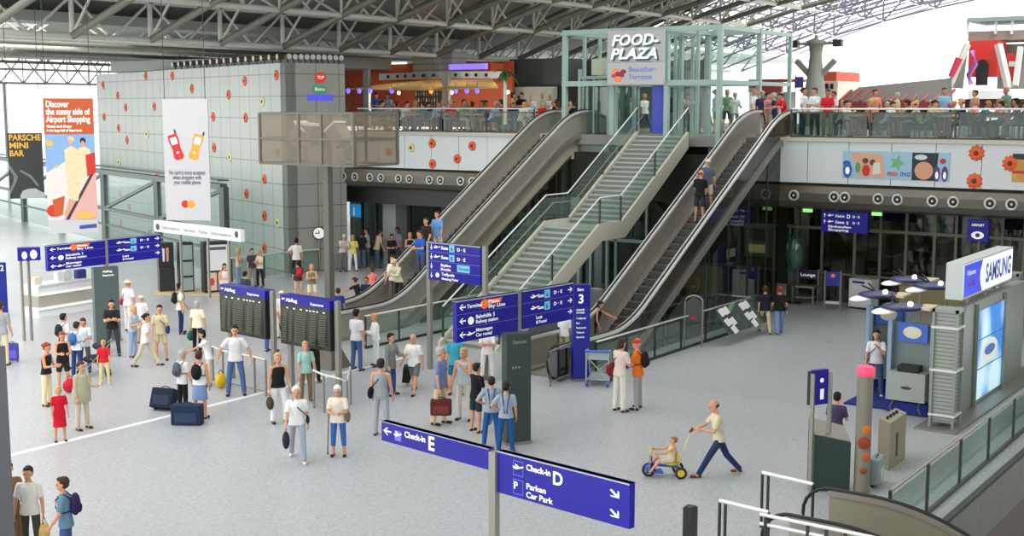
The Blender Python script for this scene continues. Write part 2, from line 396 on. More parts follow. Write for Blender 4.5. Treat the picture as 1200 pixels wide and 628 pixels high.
# ---- upper floor: slab, fascias, decking
M_fas = mat('pale_fascia_panel', (212, 219, 220), .5, vary=.03, scale=.8)
M_slab = mat('upper_floor_stone', (150, 150, 146), .5, vary=.05)
M_band = mat('ribbed_dark_metal', (112, 108, 100), .38, .7, vary=.12, scale=9)
M_cop = mat('stone_coping', (196, 192, 180), .5)
struct(MB().box(XF+.4, 80, -10, 19.6, 5.6, ZU).build('floor_upper_right', M_slab))
struct(MB().box(XF+.4, 80, 28.4, 39.6, 5.6, ZU).build('floor_upper_left', M_slab))
struct(MB().box(43.6, 80, 19.6, 28.4, 5.9, ZU).build('floor_upper_middle', M_slab))
def fascia(y0, y1, step, name_s, label_side, bulge=0.):
    r = empty('terrace_fascia', (XF, (y0+y1)/2, 4.72), label='row of pale flat fascia panels along the %s' % label_side, cat='fascia')
    y = y0
    while y < y1-.01:
        yn = min(y+step, y1); MB().box(XF, XF+.25, y+.012, yn-.012, 4.72, ZU-.13).build('panel', M_fas, r); y = yn
fascia(-2, 19.05, 1.5, '', 'right upper terrace edge')
fascia(28.6, 38.9, 1.5, '', 'left upper terrace edge')
struct(MB().box(XF-.1, XF+.5, -2, 19.1, ZU-.12, ZU+.02).build('trim_2', M_cop))
struct(MB().box(XF-.1, XF+.5, 28.5, 42, ZU-.12, ZU+.02).build('trim_3', M_cop))
def band(y0, y1, ys, name):
    r = empty('metal_fascia_band', (XF, (y0+y1)/2, 3.78), label='dark ribbed metal band with round downlights under the %s fascia' % name, cat='fascia band')
    b = MB(); n = 10; prev = None
    # gently bellied section
    sec = [(XF+.28, 4.71), (XF+.12, 4.6), (XF+.05, 4.35), (XF+.08, 4.05), (XF+.22, 3.85), (XF+.5, 3.77)]
    for (xa, za), (xb, zb) in zip(sec, sec[1:]):
        b.add([(xa, y0, za), (xa, y1, za), (xb, y1, zb), (xb, y0, zb)], [(3, 2, 1, 0)])
    b.box(XF+.5, XF+.9, y0, y1, 3.77, 4.7); b.build('band', M_band, r)
    for y in ys:
        rg = MB(); Mx = Matrix.Translation((XF+.06, y, 4.25)) @ Matrix.Rotation(R(-90), 4, 'Y')
        rg.lathe([(.2, 0), (.2, .05), (.13, .05), (.13, .0)], M=Mx, n=16)
        o = rg.build('round_downlight', mat('downlight_ring', (205, 205, 200), .3, .4), r)
        MB().lathe([(.13, .01), (.12, .04), (.05, .05)], M=Mx, n=14).m(0).build('lens', M_blk, o)
        MB().lathe([(.05, .04), (.04, .07)], M=Mx, n=8).build('bulb', mat('pale_lens', (210, 215, 215), .2), o)
ysr = [AX(p, 0, XF).y for p in (997, 1037, 1060, 1102, 1127, 1171, 1197)]
band(-2, 19.1, ysr+[18.0, 16.5], 'right')
ysl = [AX(p, 0, XF).y for p in (355, 371, 398, 412, 430, 443, 464, 477, 501, 514, 538, 552)]
band(28.6, 42.9, ysl, 'left')
# dark soffits and ground-level fronts
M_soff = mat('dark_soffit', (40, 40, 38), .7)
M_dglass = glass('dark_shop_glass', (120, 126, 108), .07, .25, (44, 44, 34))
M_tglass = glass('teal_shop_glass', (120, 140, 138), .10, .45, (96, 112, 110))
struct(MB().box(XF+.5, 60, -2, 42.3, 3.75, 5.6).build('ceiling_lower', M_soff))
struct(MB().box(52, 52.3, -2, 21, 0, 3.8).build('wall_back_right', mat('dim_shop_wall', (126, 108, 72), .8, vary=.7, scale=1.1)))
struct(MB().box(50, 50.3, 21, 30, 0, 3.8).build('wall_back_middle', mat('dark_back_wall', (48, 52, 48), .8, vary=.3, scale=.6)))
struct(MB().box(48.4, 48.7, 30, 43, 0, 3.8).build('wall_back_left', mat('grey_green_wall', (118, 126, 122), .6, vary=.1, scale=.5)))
XG2 = 46.4
fr = empty('glazed_storefront', (XG2, 9, 0), label='dark glazed shop front with grey mullions below the right terrace', cat='shop front')
b = MB()
ml = [AX(p, 340, XG2).y for p in (905, 933, 962, 1000, 1030, 1060, 1093, 1118, 1145, 1172, 1198)]+[6.5, 4]
for y in ml: b.box(XG2-.05, XG2+.1, y-.05, y+.05, 0, 3.77)
b.box(XG2-.08, XG2+.12, 2, 19.6, 2.75, 2.86); b.box(XG2-.08, XG2+.12, 2, 19.6, 1.05, 1.12)
b.build('mullion_frame', mat('mullion_grey', (120, 124, 100), .5, .2), fr)
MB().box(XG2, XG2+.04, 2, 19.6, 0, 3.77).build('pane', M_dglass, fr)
MB().box(XG2-.5, XG2-.1, 3, 15.0, 0, 1.0).build('low_parapet', mat('olive_parapet', (150, 138, 98), .5, vary=.15), fr)
MB().box(XG2-.6, XG2-.5, 3, 15.0, .98, 1.08).build('top_rail', M_satin, fr)
# round column and frontage under the left terrace
cy_ = AX(461, 250, 45.5).y
struct(MB().box(45.2, 46, cy_-.4, cy_+.4, 0, 4.4).build('column_left', mat('column_grey', (176, 184, 182), .5, vary=.04)))
fr = empty('glazed_storefront', (47.5, 36, 0), label='teal tinted glazed front behind the grey column under the left terrace', cat='shop front')
b = MB()
for p in (396, 424, 441, 480, 520, 548): y = AX(p, 250, 47.5).y; b.box(47.4, 47.6, y-.06, y+.06, 0, 2.9)
b.box(47.4, 47.6, 30.5, 43.5, 2.85, 3.0); b.build('frame', mat('grey_green_frame', (130, 138, 132), .5), fr)
MB().box(47.5, 47.53, 30.5, 43.5, 0, 2.9).build('pane', M_tglass, fr)
struct(MB().box(44, 47.5, 30, 43, 3.0, 3.7).build('trim_4', M_blk))

# unseen hall walls and near ceiling, sized to block and admit light
M_hall = mat('hall_wall_grey', (170, 172, 170), .8)
struct(MB().box(-14, -13.6, -16, 60, -4.5, 3.5).build('wall_behind', M_hall))
struct(MB().box(-14, 60, -16, -15.6, -4.5, 13).build('wall_side', M_hall))
struct(MB().box(-14, 44, -16, 13, 19.4, 19.7).build('ceiling_near_light_block', M_deck))  # unseen sheet added to keep skylight off the near floor
# far left: glazed end with lattice girder under the roof
gx = empty('lattice_girder', (60, 84, 9), label='white lattice girder against the sky at the far upper left', cat='girder')
yg = 84.0; za = AY(50, 98, yg).z; zb = AY(50, 66, yg).z
b = MB()
for z in (za, (za+zb)/2, zb): b.tube((30, yg, z), (75, yg, z), .09, 5)
for k in range(24):
    x = 30+1.9*k; b.tube((x, yg, za), (x+1.9, yg, zb), .06, 5); b.tube((x+1.9, yg, za), (x, yg, zb), .06, 5); b.tube((x, yg, za), (x, yg, zb), .05, 5)
b.build('lattice', mat('far_lattice', (176, 180, 190), .6), gx)
for x in (33, 44, 55, 66): MB().tube((x, yg, 0), (x, yg, za), .12, 6).build('column', mat('far_lattice'), gx)
# ceiling downlights behind the right shop front
for k, y in enumerate((6, 9.5, 13, 16.5)):
    r = empty('ceiling_downlight', (48, y, 3.65), label='round warm ceiling downlight behind the right shop front, %s from the right' % NTH[k], cat='ceiling light', group='downlights behind the shop front')
    MB().lathe([(.22, 3.66), (.22, 3.74)], c=(48, y, 0), n=14).build('housing', M_white, r); MB().lathe([(.17, 3.64), (.17, 3.665)], c=(48, y, 0), n=14).build('diffuser', mat('warm_glow', (255, 225, 170), .4, emit=(255, 220, 160), es=4), r)
    ld = bpy.data.lights.new('downlight', 'AREA'); ld.size = .4; ld.energy = 90; ld.color = (1, .86, .62); lo = bpy.data.objects.new('downlight_lamp', ld); COL.objects.link(lo); lo.parent = r; lo.location = (0, 0, -.05)
# shelving and goods dimly seen behind the glass
rs = random.Random(5)
for k in range(9):
    y = 4+k*1.5; h = rs.uniform(1.2, 2.4); r = empty('shop_display', (49.5, y, 0), label='display shelf with coloured goods behind the right shop front, %s from the right' % NTH[k], cat='shelf', group='display shelves behind the shop front')
    MB().box(49.4, 49.9, y-.5, y+.5, 0, h).build('shelf_body', mat('shelf_brown', (92, 76, 52), .7), r)
    for j in range(3): c = rs.choice([(170, 60, 40), (60, 110, 70), (190, 170, 90), (60, 70, 130), (200, 200, 190)]); MB().box(49.3, 49.4, y-.4+.28*j, y-.18+.28*j, h*.5, h*.5+.4).build('goods_box', mat('goods_%02x%02x%02x' % c, c, .6), r)
# row of spotlights on top of the tiled wall
for k in range(26):
    t = k/25; P = (wc+wd*(13-13*t/.62) if t < .62 else wc+we*2.7*(t-.62)/.38); n_ = -nin.normalized() if t < .62 else Vector((-.3, -.95, 0))
    if t < .62: n_ = Vector((-wd.y, wd.x, 0))
    r = empty('wall_spotlight', (P.x, P.y, WT), label='small bronze spotlight on the top edge of the tiled wall, %s from the left' % (NTH+['twenty-third', 'twenty-fourth', 'twenty-fifth', 'twenty-sixth'])[k], cat='spotlight', group='spotlights on the tiled wall')
    MB().box(P.x-.03, P.x+.03, P.y-.03, P.y+.03, WT, WT+.18).build('bracket', M_dsteel, r)
    q = Vector((P.x, P.y, WT+.26)); MB().tube(q-n_*.16, q+n_*.16, .10, 10, .14).build('lamp_head', mat('spot_bronze', (120, 100, 76), .4, .5), r); MB().tube(q+n_*.155, q+n_*.175, .12, 10).build('lens', mat('pale_lens'), r)
# ================================================================ ESCALATORS, STAIR, RAILINGS, GLASS FRAME
def escalator(y0, y1, xa, xi, label, zt=ZU, xt=43.0, xend=44.6, outer=None, band=.75, guide=None):
    """handrails on y0 (camera side) and y1; flat from xa, steps climb from xi to xt"""
    r = empty('escalator', ((xa+xt)/2, (y0+y1)/2, 0), label=label, cat='escalator', group='escalators to the food court')
    sl = zt/(xt-xi)
    def zf(x): return max(0, min(zt, (x-xi)*sl))
    def rail(h, xs=None):        # smooth handrail line at height h
        out = []
        x = xa
        while x <= xend+.01:
            zz = sum(zf(x+dx) for dx in (-.9, -.6, -.3, 0, .3, .6, .9))/7
            out.append((x, zz+h)); x += .25
        return out
    ya, yb = y0+.12, y1-.12
    # steps
    n = int(zt/.2)+1; dx = (xt-xi)/n; st = None
    sm = MB().box(0, .40, ya+.16-(y0+y1)/2, yb-.16-(y0+y1)/2, -.18, 0).m(1)
    for q in range(2): sm.box(.0 if q else .38, .02 if q else .40, ya+.16-(y0+y1)/2, yb-.16-(y0+y1)/2, .0, .006)
    me = sm.mesh('step', [mat('step_tread_grey', (96, 96, 94), .4, .6), mat('step_edge', (150, 150, 140), .4, .3)])
    for i in range(n):
        M = TR(xi+dx*i, (y0+y1)/2, (i+1)*zt/n-.01)
        link_mesh('step', me, r, M)
    MB().box(xa+.3, xi, ya+.1, yb-.1, .01, .03).build('comb_plate', M_satin, r)
    MB().box(xt, xend+.4, ya+.1, yb-.1, zt, zt+.02).build('comb_plate', M_satin, r)
    tr = MB()        # truss body below the steps
    top_ = [(xa+.3, .01), (xi-.1, .01), (xi+1.2, .45), (xt, zt-.25), (xend, zt-.25)]; bo_ = [(xa+.3, .0), (xi-.1, .0), (xi+1.3, .0), (xt+.2, zt-1.0), (xend, zt-.95)]
    for i in range(4):
        (x0, z0), (x1, z1), (x2, z2), (x3, z3) = top_[i], top_[i+1], bo_[i+1], bo_[i]
        tr.prism([(x0, ya+.05, z0), (x1, ya+.05, z1), (x2, ya+.05, z2), (x3, ya+.05, z3)], (0, yb-ya-.1, 0))
    tr.build('truss_cladding', mat('smoked_dark_panel', (44, 44, 38), .2, 0, coat=.5) if band < .5 else mat('escalator_cladding_beige', (196, 190, 170), .4, .1, vary=.05), r)
    for side, y, s in (('near', y0, 1), ('far', y1, -1)):
        top = rail(.93); bot = rail(-.02 if False else .0)
        b = MB(); w = .05
        poly = [(x, y, z) for x, z in top]+[(x, y, max(z-.05, .02)) for x, z in reversed(bot)]
        k = len(top)
        vs = []; 
        for (x, z), (_, zb) in zip(top, bot): vs += [(x, y-w/2, z), (x, y-w/2, max(.01, zb)), (x, y+w/2, z), (x, y+w/2, max(.01, zb))]
        fs = []
        for i in range(k-1):
            j = 4*i; fs += [(j, j+1, j+5, j+4), (j+2, j+6, j+7, j+3), (j, j+4, j+6, j+2)]
        fs += [(0, 2, 3, 1), (4*k-4, 4*k-3, 4*k-1, 4*k-2)]
        b.add(vs, fs); b.build('balustrade_panel', outer if s == 1 else mat('balustrade_steel', (168, 164, 154), .34, .45, vary=.1, scale=1.5), r)
        # deck ledge and skirt along the steps
        b = MB()
        for (x0_, z0_), (x1_, z1_) in zip(bot, bot[1:]):
            yy0, yy1 = (y-.12, y+.26) if s == 1 else (y-.26, y+.12)
            z0_ = max(z0_, .0)+.10; z1_ = max(z1_, 0)+.10
            b.add([(x0_, yy0, z0_), (x1_, yy0, z1_), (x1_, yy1, z1_), (x0_, yy1, z0_), (x0_, yy0, z0_-.22), (x1_, yy0, z1_-.22), (x1_, yy1, z1_-.22), (x0_, yy1, z0_-.22)],
                  [(0,1,2,3), (7,6,5,4), (0,4,5,1), (3,2,6,7)])
        b.build('skirt_ledge', M_satin, r)
        # steel cap below the rubber handrail
        cap = MB(); cl = rail(.93)
        for (x0_, z0_), (x1_, z1_) in zip(cl, cl[1:]):
            cap.add([(x0_, y-.10, z0_+.03), (x1_, y-.10, z1_+.03), (x1_, y+.10, z1_+.03), (x0_, y+.10, z0_+.03), (x0_, y-.10, z0_-.05), (x1_, y-.10, z1_-.05), (x1_, y+.10, z1_-.05), (x0_, y+.10, z0_-.05)], [(0,1,2,3), (7,6,5,4), (0,4,5,1), (3,2,6,7)])
        cap.build('handrail_guide', guide or mat('polished_aluminium', (232, 232, 230), .25, .35), r)
        hr = [(x, y+.0, z) for x, z in rail(.975)]
        # rounded newel ends
        c0 = (hr[0][0], .55)
        pre = [(c0[0]-.47*math.sin(R(a)), y, c0[1]-.47*math.cos(R(a))) for a in range(10, 180, 17)]
        hz = hr[-1][2]-.47
        post = [(hr[-1][0]+.47*math.sin(R(a)), y, hz+.47*math.cos(R(a))) for a in range(10, 172, 17)]
        MB().path(pre+hr+post, .032, 8).build('rubber_handrail', M_black, r)
        dsc = MB(); dsc.prism([(c0[0]-.42*math.sin(R(a)), y-.02, c0[1]-.42*math.cos(R(a))) for a in range(0, 181, 15)], (0, .04, 0))
        dsc.build('newel_end', mat('balustrade_steel'), r)
    # glazed enclosure below the climb, camera side
    zc = lambda x: max(.1, zf(x)-band)
    b = MB()
    b.add([(xi+1.2, y0-.02, .02), (xt, y0-.02, .02), (xt, y0-.02, zc(xt)), (xi+1.2, y0-.02, zc(xi+1.2))], [(0, 1, 2, 3)])
    b.build('smoked_glass_side', glass('smoked_glass', (120, 128, 118), .08, .22, (50, 54, 48)), r)
    for x in [xi+2.2+1.5*q for q in range(6)]: MB().box(x-.015, x+.015, y0-.05, y0-.01, .02, zc(x)).build('glazing_joint', M_dsteel, r)
    return r
mat('balustrade_steel', (168, 164, 154), .34, .45, vary=.1, scale=1.5)
escalator(18.55, 20.0, 28.4, 32.2, 'right hand escalator carrying a man in black and a man with a white cap', outer=mat('smoked_dark_panel', (44, 44, 38), .2, 0, coat=.5), band=.1)
escalator(27.45, 28.9, 28.7, 32.2, 'left hand escalator with light steel side, ending beside the food court terrace', outer=mat('balustrade_steel'), band=.8)

# ---- open stair between the escalators
st = empty('staircase', (38, 23.3, 0), label='open grey staircase with mid landing rising between the two escalators', cat='staircase')
SY0, SY1 = 22.3, 24.4
xb, l0, l1, xe = 30.9, 36.7, 38.1, 43.0; zl = 3.3
tm = [mat('stair_tread', (176, 180, 176), .5, vary=.05), mat('stair_riser', (120, 128, 124), .5)]
def flight(x0, x1, z0, z1):
    n = round((z1-z0)/.157); dx = (x1-x0)/n; dz = (z1-z0)/n
    for i in range(n):
        b = MB().box(0, dx+.03, SY0+.08, SY1-.08, -.05, 0).m(1).box(.02, .04, SY0+.08, SY1-.08, -dz, -.05)
        link_mesh('stair_tread', b.mesh('stair_tread', tm), st, None) if False else b.build('stair_tread', tm, st, M=TR(x0+dx*i, 0, z0+dz*(i+1)))
flight(xb, l0, 0, zl); flight(l1, xe, zl, ZU)
MB().box(l0, l1, SY0, SY1, zl-.14, zl).build('landing', mat('stair_tread', ()), st)
for y, nm in ((SY0-.08, 'stringer'), (SY1, 'stringer')):
    t = [(xb-.2, .12), (l0-.05, zl+.17), (l1+.05, zl+.17), (xe, ZU+.17)]; bt = [(xe, ZU-.45), (l1+.25, zl-.42), (l0+.1, zl-.42), (xb+.6, .0), (xb-.2, 0)]
    MB().prism([(x, y, z) for x, z in t+bt], (0, .1, 0)).build(nm, mat('stringer_cream_grey', (206, 204, 188), .45), st)
u = [(xb+.6, .05), (l0+.1, zl-.42), (l1+.25, zl-.42), (xe, ZU-.45)]
b = MB()
for (x0, z0), (x1, z1) in zip(u, u[1:]): b.prism([(x0, SY0, z0), (x1, SY0, z1), (x1, SY0, z1+.1), (x0, SY0, z0+.1)], (0, SY1-SY0, 0))
b.build('soffit_plate', mat('stair_soffit', (150, 148, 134), .5), st)
for y in (SY0-.03, SY1+.05):
    ln = [(xb, .02), (l0, zl), (l1, zl), (xe, ZU)]
    MB().path([(x, y, z+1.05) for x, z in [(xb, .15)]+ln[1:]], .03, 8).build('handrail', mat('polished_aluminium', ()), st)
    g = MB()
    for (x0, z0), (x1, z1) in zip(ln, ln[1:]):
        g.add([(x0+.05, y, z0+.22), (x1-.05, y, z1+.22), (x1-.05, y, z1+.95), (x0+.05, y, z0+.95)], [(0, 1, 2, 3)])
    for x, z in ((xb, .1), (33.8, 1.65), (l0, zl), (l1, zl), (40.5, 4.75), (xe, ZU)): MB().bar((x, y, z), (x, y, z+1.05), .05).build('rail_post', M_dsteel, st)
    g.build('glass_panel', M_glass, st)
for y in (SY1-.25,):
    MB().path([(xb, y, .15+.8), (l0, y, zl+.8), (l1, y, zl+.8), (xe, y, ZU+.8)], .02, 6).build('inner_handrail', M_satin, st)

# ---- railings
def railing(pts, label, h=1.02, step=1.55, z=0., group='glass railings', glassm=None, kick=True, name='glass_railing', midrail=False, topm=None):
    pts = [Vector((p[0], p[1], p[2] if len(p) > 2 else z)) for p in pts]
    r = empty(name, pts[0], label=label, cat='railing', group=group)
    up = Vector((0, 0, 1))
    MB().path([p+up*h for p in pts], .032, 8).build('top_rail', topm or mat('polished_aluminium', ()), r)
    g = MB(); k = MB()
    for a, b_ in zip(pts, pts[1:]):
        L = (b_-a).length; n = max(1, round(L/step)); d = (b_-a)/n
        for i in range(n+1):
            q = a+d*i; MB().bar(q, q+up*h, .05, .05).build('post', M_dsteel, r)
        for i in range(n):
            s0 = a+d*(i+.04); s1 = a+d*(i+.96); g.add([s0+up*.1, s1+up*.1, s1+up*(h-.1), s0+up*(h-.1)], [(0, 1, 2, 3)])
        k.bar(a+up*.04, b_+up*.04, .06, .08)
        if midrail: k.bar(a+up*(h-.14), b_+up*(h-.14), .03)
    g.build('glass_panel', glassm or M_glass, r); k.build('base_rail', M_dsteel, r)
    return r
railing([(29.3, 17.85), (39.25, 17.85), (39.25, 19.0)], 'glass railing beside the foot of the right escalator, brochure rack hung on it')
railing([(28.9, 25.9), (36.6, 25.7)], 'glass railing on a black base strip between the left escalator and the stair')
railing([(XF+.1, -2, ZU), (XF+.1, 18.2, ZU)], 'glass railing along the right upper terrace edge', step=3.0, midrail=True, glassm=glass('terrace_glass', (130, 158, 150), .05, .12, (70, 96, 90)))
railing([(XF+.1, 29.3, ZU), (XF+.1, 38.9, ZU)], 'glass railing along the left upper terrace edge in front of the diners', step=2.35, midrail=True, glassm=glass('diner_rail_glass', (214, 228, 222), .04, .04, (120, 140, 132)))

# ---- teal steel and glass frame with lift
T = empty('steel_glass_frame', (XF+1, 24, ZU), label='pale green steel and glass portal frame around the stair head, carrying the food court sign', cat='frame structure')
b = MB(); zt = 10.32; zm = 8.32
YB = [AX(p, 60, XF).y for p in (660, 716, 780, 842)]
XR = [XF+.15, XF+3.6]
for x in XR:
    for y in YB: MB().box(x-.09, x+.09, y-.09, y+.09, .02 if y > 27 or y < 21.5 else ZU, zt).build('post', M_teal, T)
    for z in (zt, zm): MB().box(x-.1, x+.1, YB[-1]-.1, YB[0]+.1, z-.12, z+.08).build('beam', M_teal, T)
for y in YB:
    for z in (zt, zm): MB().box(XR[0], XR[1], y-.07, y+.07, z-.1, z+.06).build('beam', M_teal, T)
for p in (685, 703, 728, 748, 792, 800, 812, 828): y = AX(p, 60, XF+3.6).y; MB().box(XR[1]-.06, XR[1]+.06, y-.06, y+.06, ZU, zt).build('mullion', M_teal, T)
for y in (YB[0]-.1,): pass
MB().add([(XR[1]+.05, YB[-1], ZU), (XR[1]+.05, YB[0], ZU), (XR[1]+.05, YB[0], zt), (XR[1]+.05, YB[-1], zt)], [(0, 1, 2, 3)]).build('glass_panel', glass('frame_glass', (215, 232, 226), .06, .06), T)
MB().box(XR[1]+.05, XR[1]+3, YB[-1]-.06, YB[-1]+.06, zt-.1, zt+.05).box(XR[1]+.05, XR[1]+3, YB[-1]-.06, YB[-1]+.06, zm-.1, zm+.05).box(XR[1]+2.9, XR[1]+3.05, YB[-1]-.07, YB[-1]+.07, ZU, zt).build('side_wing', M_teal, T)
for p in (798, 818): y = AX(p, 60, XF+1.8).y; MB().box(XF+1.74, XF+1.86, y-.07, y+.07, ZU, zt).build('inner_post', M_teal, T)
MB().box(XF+1.75, XF+1.85, AX(818, 60, XF+1.8).y, AX(798, 60, XF+1.8).y, 7.5, 7.6).build('inner_rail', M_teal, T)
# glass lift in the left bay
L = empty('glass_lift', (XF+1.9, 26.7, 0), label='glass lift shaft with pale green cabin at the left of the steel frame', cat='lift')
yl0, yl1 = AX(714, 60, XF+1).y, AX(680, 60, XF+1).y
b = MB()
for x in (XF+1.0, XF+3.0):
    for y in (yl0, yl1): b.box(x-.06, x+.06, y-.06, y+.06, .02, 8.9)
for z in (2.6, 5.6, ZU+2.2): b.box(XF+.95, XF+3.05, yl0, yl1, z, z+.12)
b.build('shaft_frame', M_teal, L)
MB().box(XF+1.15, XF+2.85, yl0+.1, yl1-.1, ZU+.05, ZU+2.15).build('cabin_glass', glass('lift_glass', (150, 180, 165), .1, .3, (110, 140, 125)), L)
MB().box(XF+.93, XF+.98, (yl0+yl1)/2-.03, (yl0+yl1)/2+.03, ZU, ZU+2.2).build('door_post', M_teal, L)
MB().box(XF+.9, XF+1.1, yl0+.1, yl1-.1, 5.15, 5.95).build('shaft_apron', mat('pale_green_panel', (176, 192, 186), .5), L)
MB().box(XF+1.05, XF+1.3, yl0-.25, yl0, ZU, 8.6).build('door_jamb', mat('pale_green_panel', ()), L)
MB().box(XF+.9, XF+1.2, yl0+.2, yl1-.6, 8.65, 9.3).build('machine_cover', mat('cream_panel', (190, 198, 176), .5), L)
# curtain wall under the upper floor
C = empty('curtain_wall', (44.2, 25, 0), label='pale green mullioned glass screen behind the stair under the upper floor', cat='glass screen')
for y in (29.8, 28.6, 27.2, 26, 24.6, 23.2, 21.9, 20.6): MB().box(44.1, 44.25, y-.05, y+.05, 0.02, 5.85).build('mullion', M_teal, C)
for z in (3.7, 2.0): MB().box(44.1, 44.25, 20.6, 29.8, z, z+.13).build('transom', M_teal, C)
MB().box(44.2, 44.22, 20.6, 29.8, .02, 5.85).build('pane', glass('dusky_glass', (130, 146, 138), .08, .2, (70, 84, 78)), C)
# sign
sg = empty('food_court_sign', (XF-.1, 24.4, 8.3), label='grey sign board reading FOOD-PLAZA in white letters above the staircase', cat='sign')
fc = Face((XF-.16, AX(712, 60, XF-.16).y, AX(712, 36.5, XF-.16).z), (0, -1, 0), (0, 0, -1), AX(712, 60, XF-.16).y-AX(778, 60, XF-.16).y, AX(745, 34, XF-.16).z-AX(745, 98, XF-.16).z)
p0 = fc.p(0, 0); p1 = fc.p(1, 1)
zsp = fc.p(0, .585).z
MB().box(p0.x, p0.x+.12, p1.y, p0.y, zsp+.01, p0.z).build('upper_panel', mat('sign_grey', (176, 176, 178), .45), sg)
MB().box(p0.x, p0.x+.12, p1.y, p0.y, p1.z, zsp-.01).build('lower_panel', mat('sign_grey_light', (184, 184, 188), .45), sg)
for dd, m_, off in ((.012, mat('letter_shadow', (50, 96, 104), .5), .035), (.03, M_sign_white, 0)):
    text_on(fc, 'FOOD-', .07+off, .27+off, .56, m_, sg, bold=.03, shear=.25, depth=dd, width=fc.w*.84)
    text_on(fc, 'PLAZA', .05+off, .52+off, .56, m_, sg, bold=.03, shear=.25, depth=dd, width=fc.w*.84)
text_on(fc, 'Besucher-', .38, .76, .27, mat('lilac_blue', (110, 140, 205), .5), sg, width=fc.w*.5)
text_on(fc, 'Terrasse', .38, .90, .27, mat('lilac_blue', ()), sg, width=fc.w*.42)
poly_on(fc, [[0]+disc(.15, .74, .055, .045), [0]+disc(.2, .9, .07, .045), [1]+disc(.2, .8, .06, .045), [1]+disc(.29, .76, .055, .045), [2]+disc(.12, .83, .05, .035), [1]+disc(.27, .83, .04, .03)],
    [M_orange, mat('logo_maroon', (150, 40, 70), .5), mat('logo_red', (220, 60, 50), .5)], sg, 'emblem', .008)
MB().box(p0.x+.1, XF+.2, p1.y+.3, p1.y+.4, 9.0, 9.1).build('bracket', M_teal, sg); MB().box(p0.x+.1, XF+.2, p0.y-.4, p0.y-.3, 9.0, 9.1).build('bracket', M_teal, sg)
# blue column beneath it
bc = empty('blue_banner_column', (XF+.6, 23.7, ZU), label='narrow bright blue pylon standing at the stair head', cat='pylon')
ya = AX(766, 100, XF+.6).y; yb = AX(777, 100, XF+.6).y
MB().box(XF+.5, XF+.75, yb, ya, ZU+.05, 8.5).build('body', mat('bright_blue_panel', (64, 84, 200), .45), bc)
MB().box(XF+.4, XF+.85, yb-.1, ya+.1, ZU, ZU+.06).build('foot_plate', M_satin, bc)
# ================================================================ SIGNS, BOARDS, PYLONS
class Board:
    pass
def board(pTL, pTR, h, t=.12):
    """slab whose front top edge runs pTL -> pTR"""
    u = Vector(pTR)-Vector(pTL); u.z = 0; w = u.length; f = Face(pTL, u, (0, 0, -1), w, h); f.t = t; return f
def slab(f, m, parent, name='panel', a0=0, a1=1, b0=0, b1=1):
    P = [f.p(a0, b0), f.p(a1, b0), f.p(a1, b1), f.p(a0, b1)]; return MB().prism(P, -f.n*f.t).build(name, m, parent)
M_sedge = mat('sign_edge_grey', (170, 172, 184), .6)
def frame_on(f, parent):
    MB().prism([f.p(0, 0, .01), f.p(1, 0, .01), f.p(1, .03, .01), f.p(0, .03, .01)], -f.n*(f.t+.02)).build('top_edge', M_sedge, parent)
def lettering(f, parent, rows, fs=1.):
    """rows: (text, a, b, size, material, width)"""
    for r in rows: text_on(f, r[0], r[1], r[2], r[3], r[4] if len(r) > 4 and r[4] else M_sign_white, parent, bold=.025, width=(r[5]*f.w if len(r) > 5 else None))
# ---- the big sign in front
Z1 = 3.1
r = empty('direction_sign', G(579, 527, Z1), label='nearest blue direction sign pointing to Check-in E and Check-in D with a post', cat='sign', group='blue direction signs')
p0, p1, p2, p3 = G(447, 493, Z1), G(573, 526, Z1), G(583, 528, Z1), G(738, 567, Z1)
ul = p0-p3; WM[r.name] = Matrix.Translation((G(579, 527, Z1).x, G(579, 527, Z1).y, 0)); r.matrix_basis = WM[r.name]
def hof(px, y0, y1, P): return P.z-(HC+ray(px, y1)[2]*(P.x/ray(px, y1)[0]))
f1 = board(p0, p1, hof(510, 509, 531, G(510, 509, Z1))*1.0+.02, .1); f2 = board(p2, p3, hof(660, 548, 599, G(660, 548, Z1)), .1)
for f in (f1, f2): slab(f, M_blue, r); frame_on(f, r)
poly_on(f1, [arrow('left', .06, .45, .08, .42)], M_sign_white, r, 'arrow')
poly_on(f1, [disc(.165, .55, .045, .36, 4, 45, 405)], mat('sign_line_blue', (110, 110, 210), .5), r, 'icon_square', .003)
poly_on(f1, [glyph(PLANE, .165, .5, .08, .55)], M_sign_white, r, 'aircraft_icon', .006)
lettering(f1, r, [('Check-in', .23, .50, f1.h*.42, None, .20), ('E', .455, .80, f1.h*.95)])
poly_on(f2, [disc(.17, .30, .058, .25, 4, 45, 405), disc(.17, .74, .058, .25, 4, 45, 405)], mat('sign_line_blue'), r, 'icon_square', .003)
poly_on(f2, [disc(.17, .30, .052, .225, 4, 45, 405), disc(.17, .74, .052, .225, 4, 45, 405)], M_blue, r, 'icon_square', .004)
poly_on(f2, [glyph(PLANE, .17, .28, .09, .26), arrow('downright', .90, .30, .085, .22), arrow('downright', .90, .74, .085, .22)], M_sign_white, r, 'arrow', .006)
lettering(f2, r, [('Check-in', .235, .28, f2.h*.2, None, .19), ('D', .44, .44, f2.h*.42), ('P', .135, .79, f2.h*.24), ('Parken', .235, .72, f2.h*.19, None, .155), ('Car Park', .235, .92, f2.h*.19, None, .21)])
pp_ = G(579, 527, Z1); MB().box(pp_.x-.05, pp_.x+.05, pp_.y-.05, pp_.y+.05, 0, Z1-.02).build('post', M_post, r)
MB().lathe([(.12, 0), (.12, .02), (.06, .05)], c=(pp_.x, pp_.y, 0)).build('foot', M_satin, r)
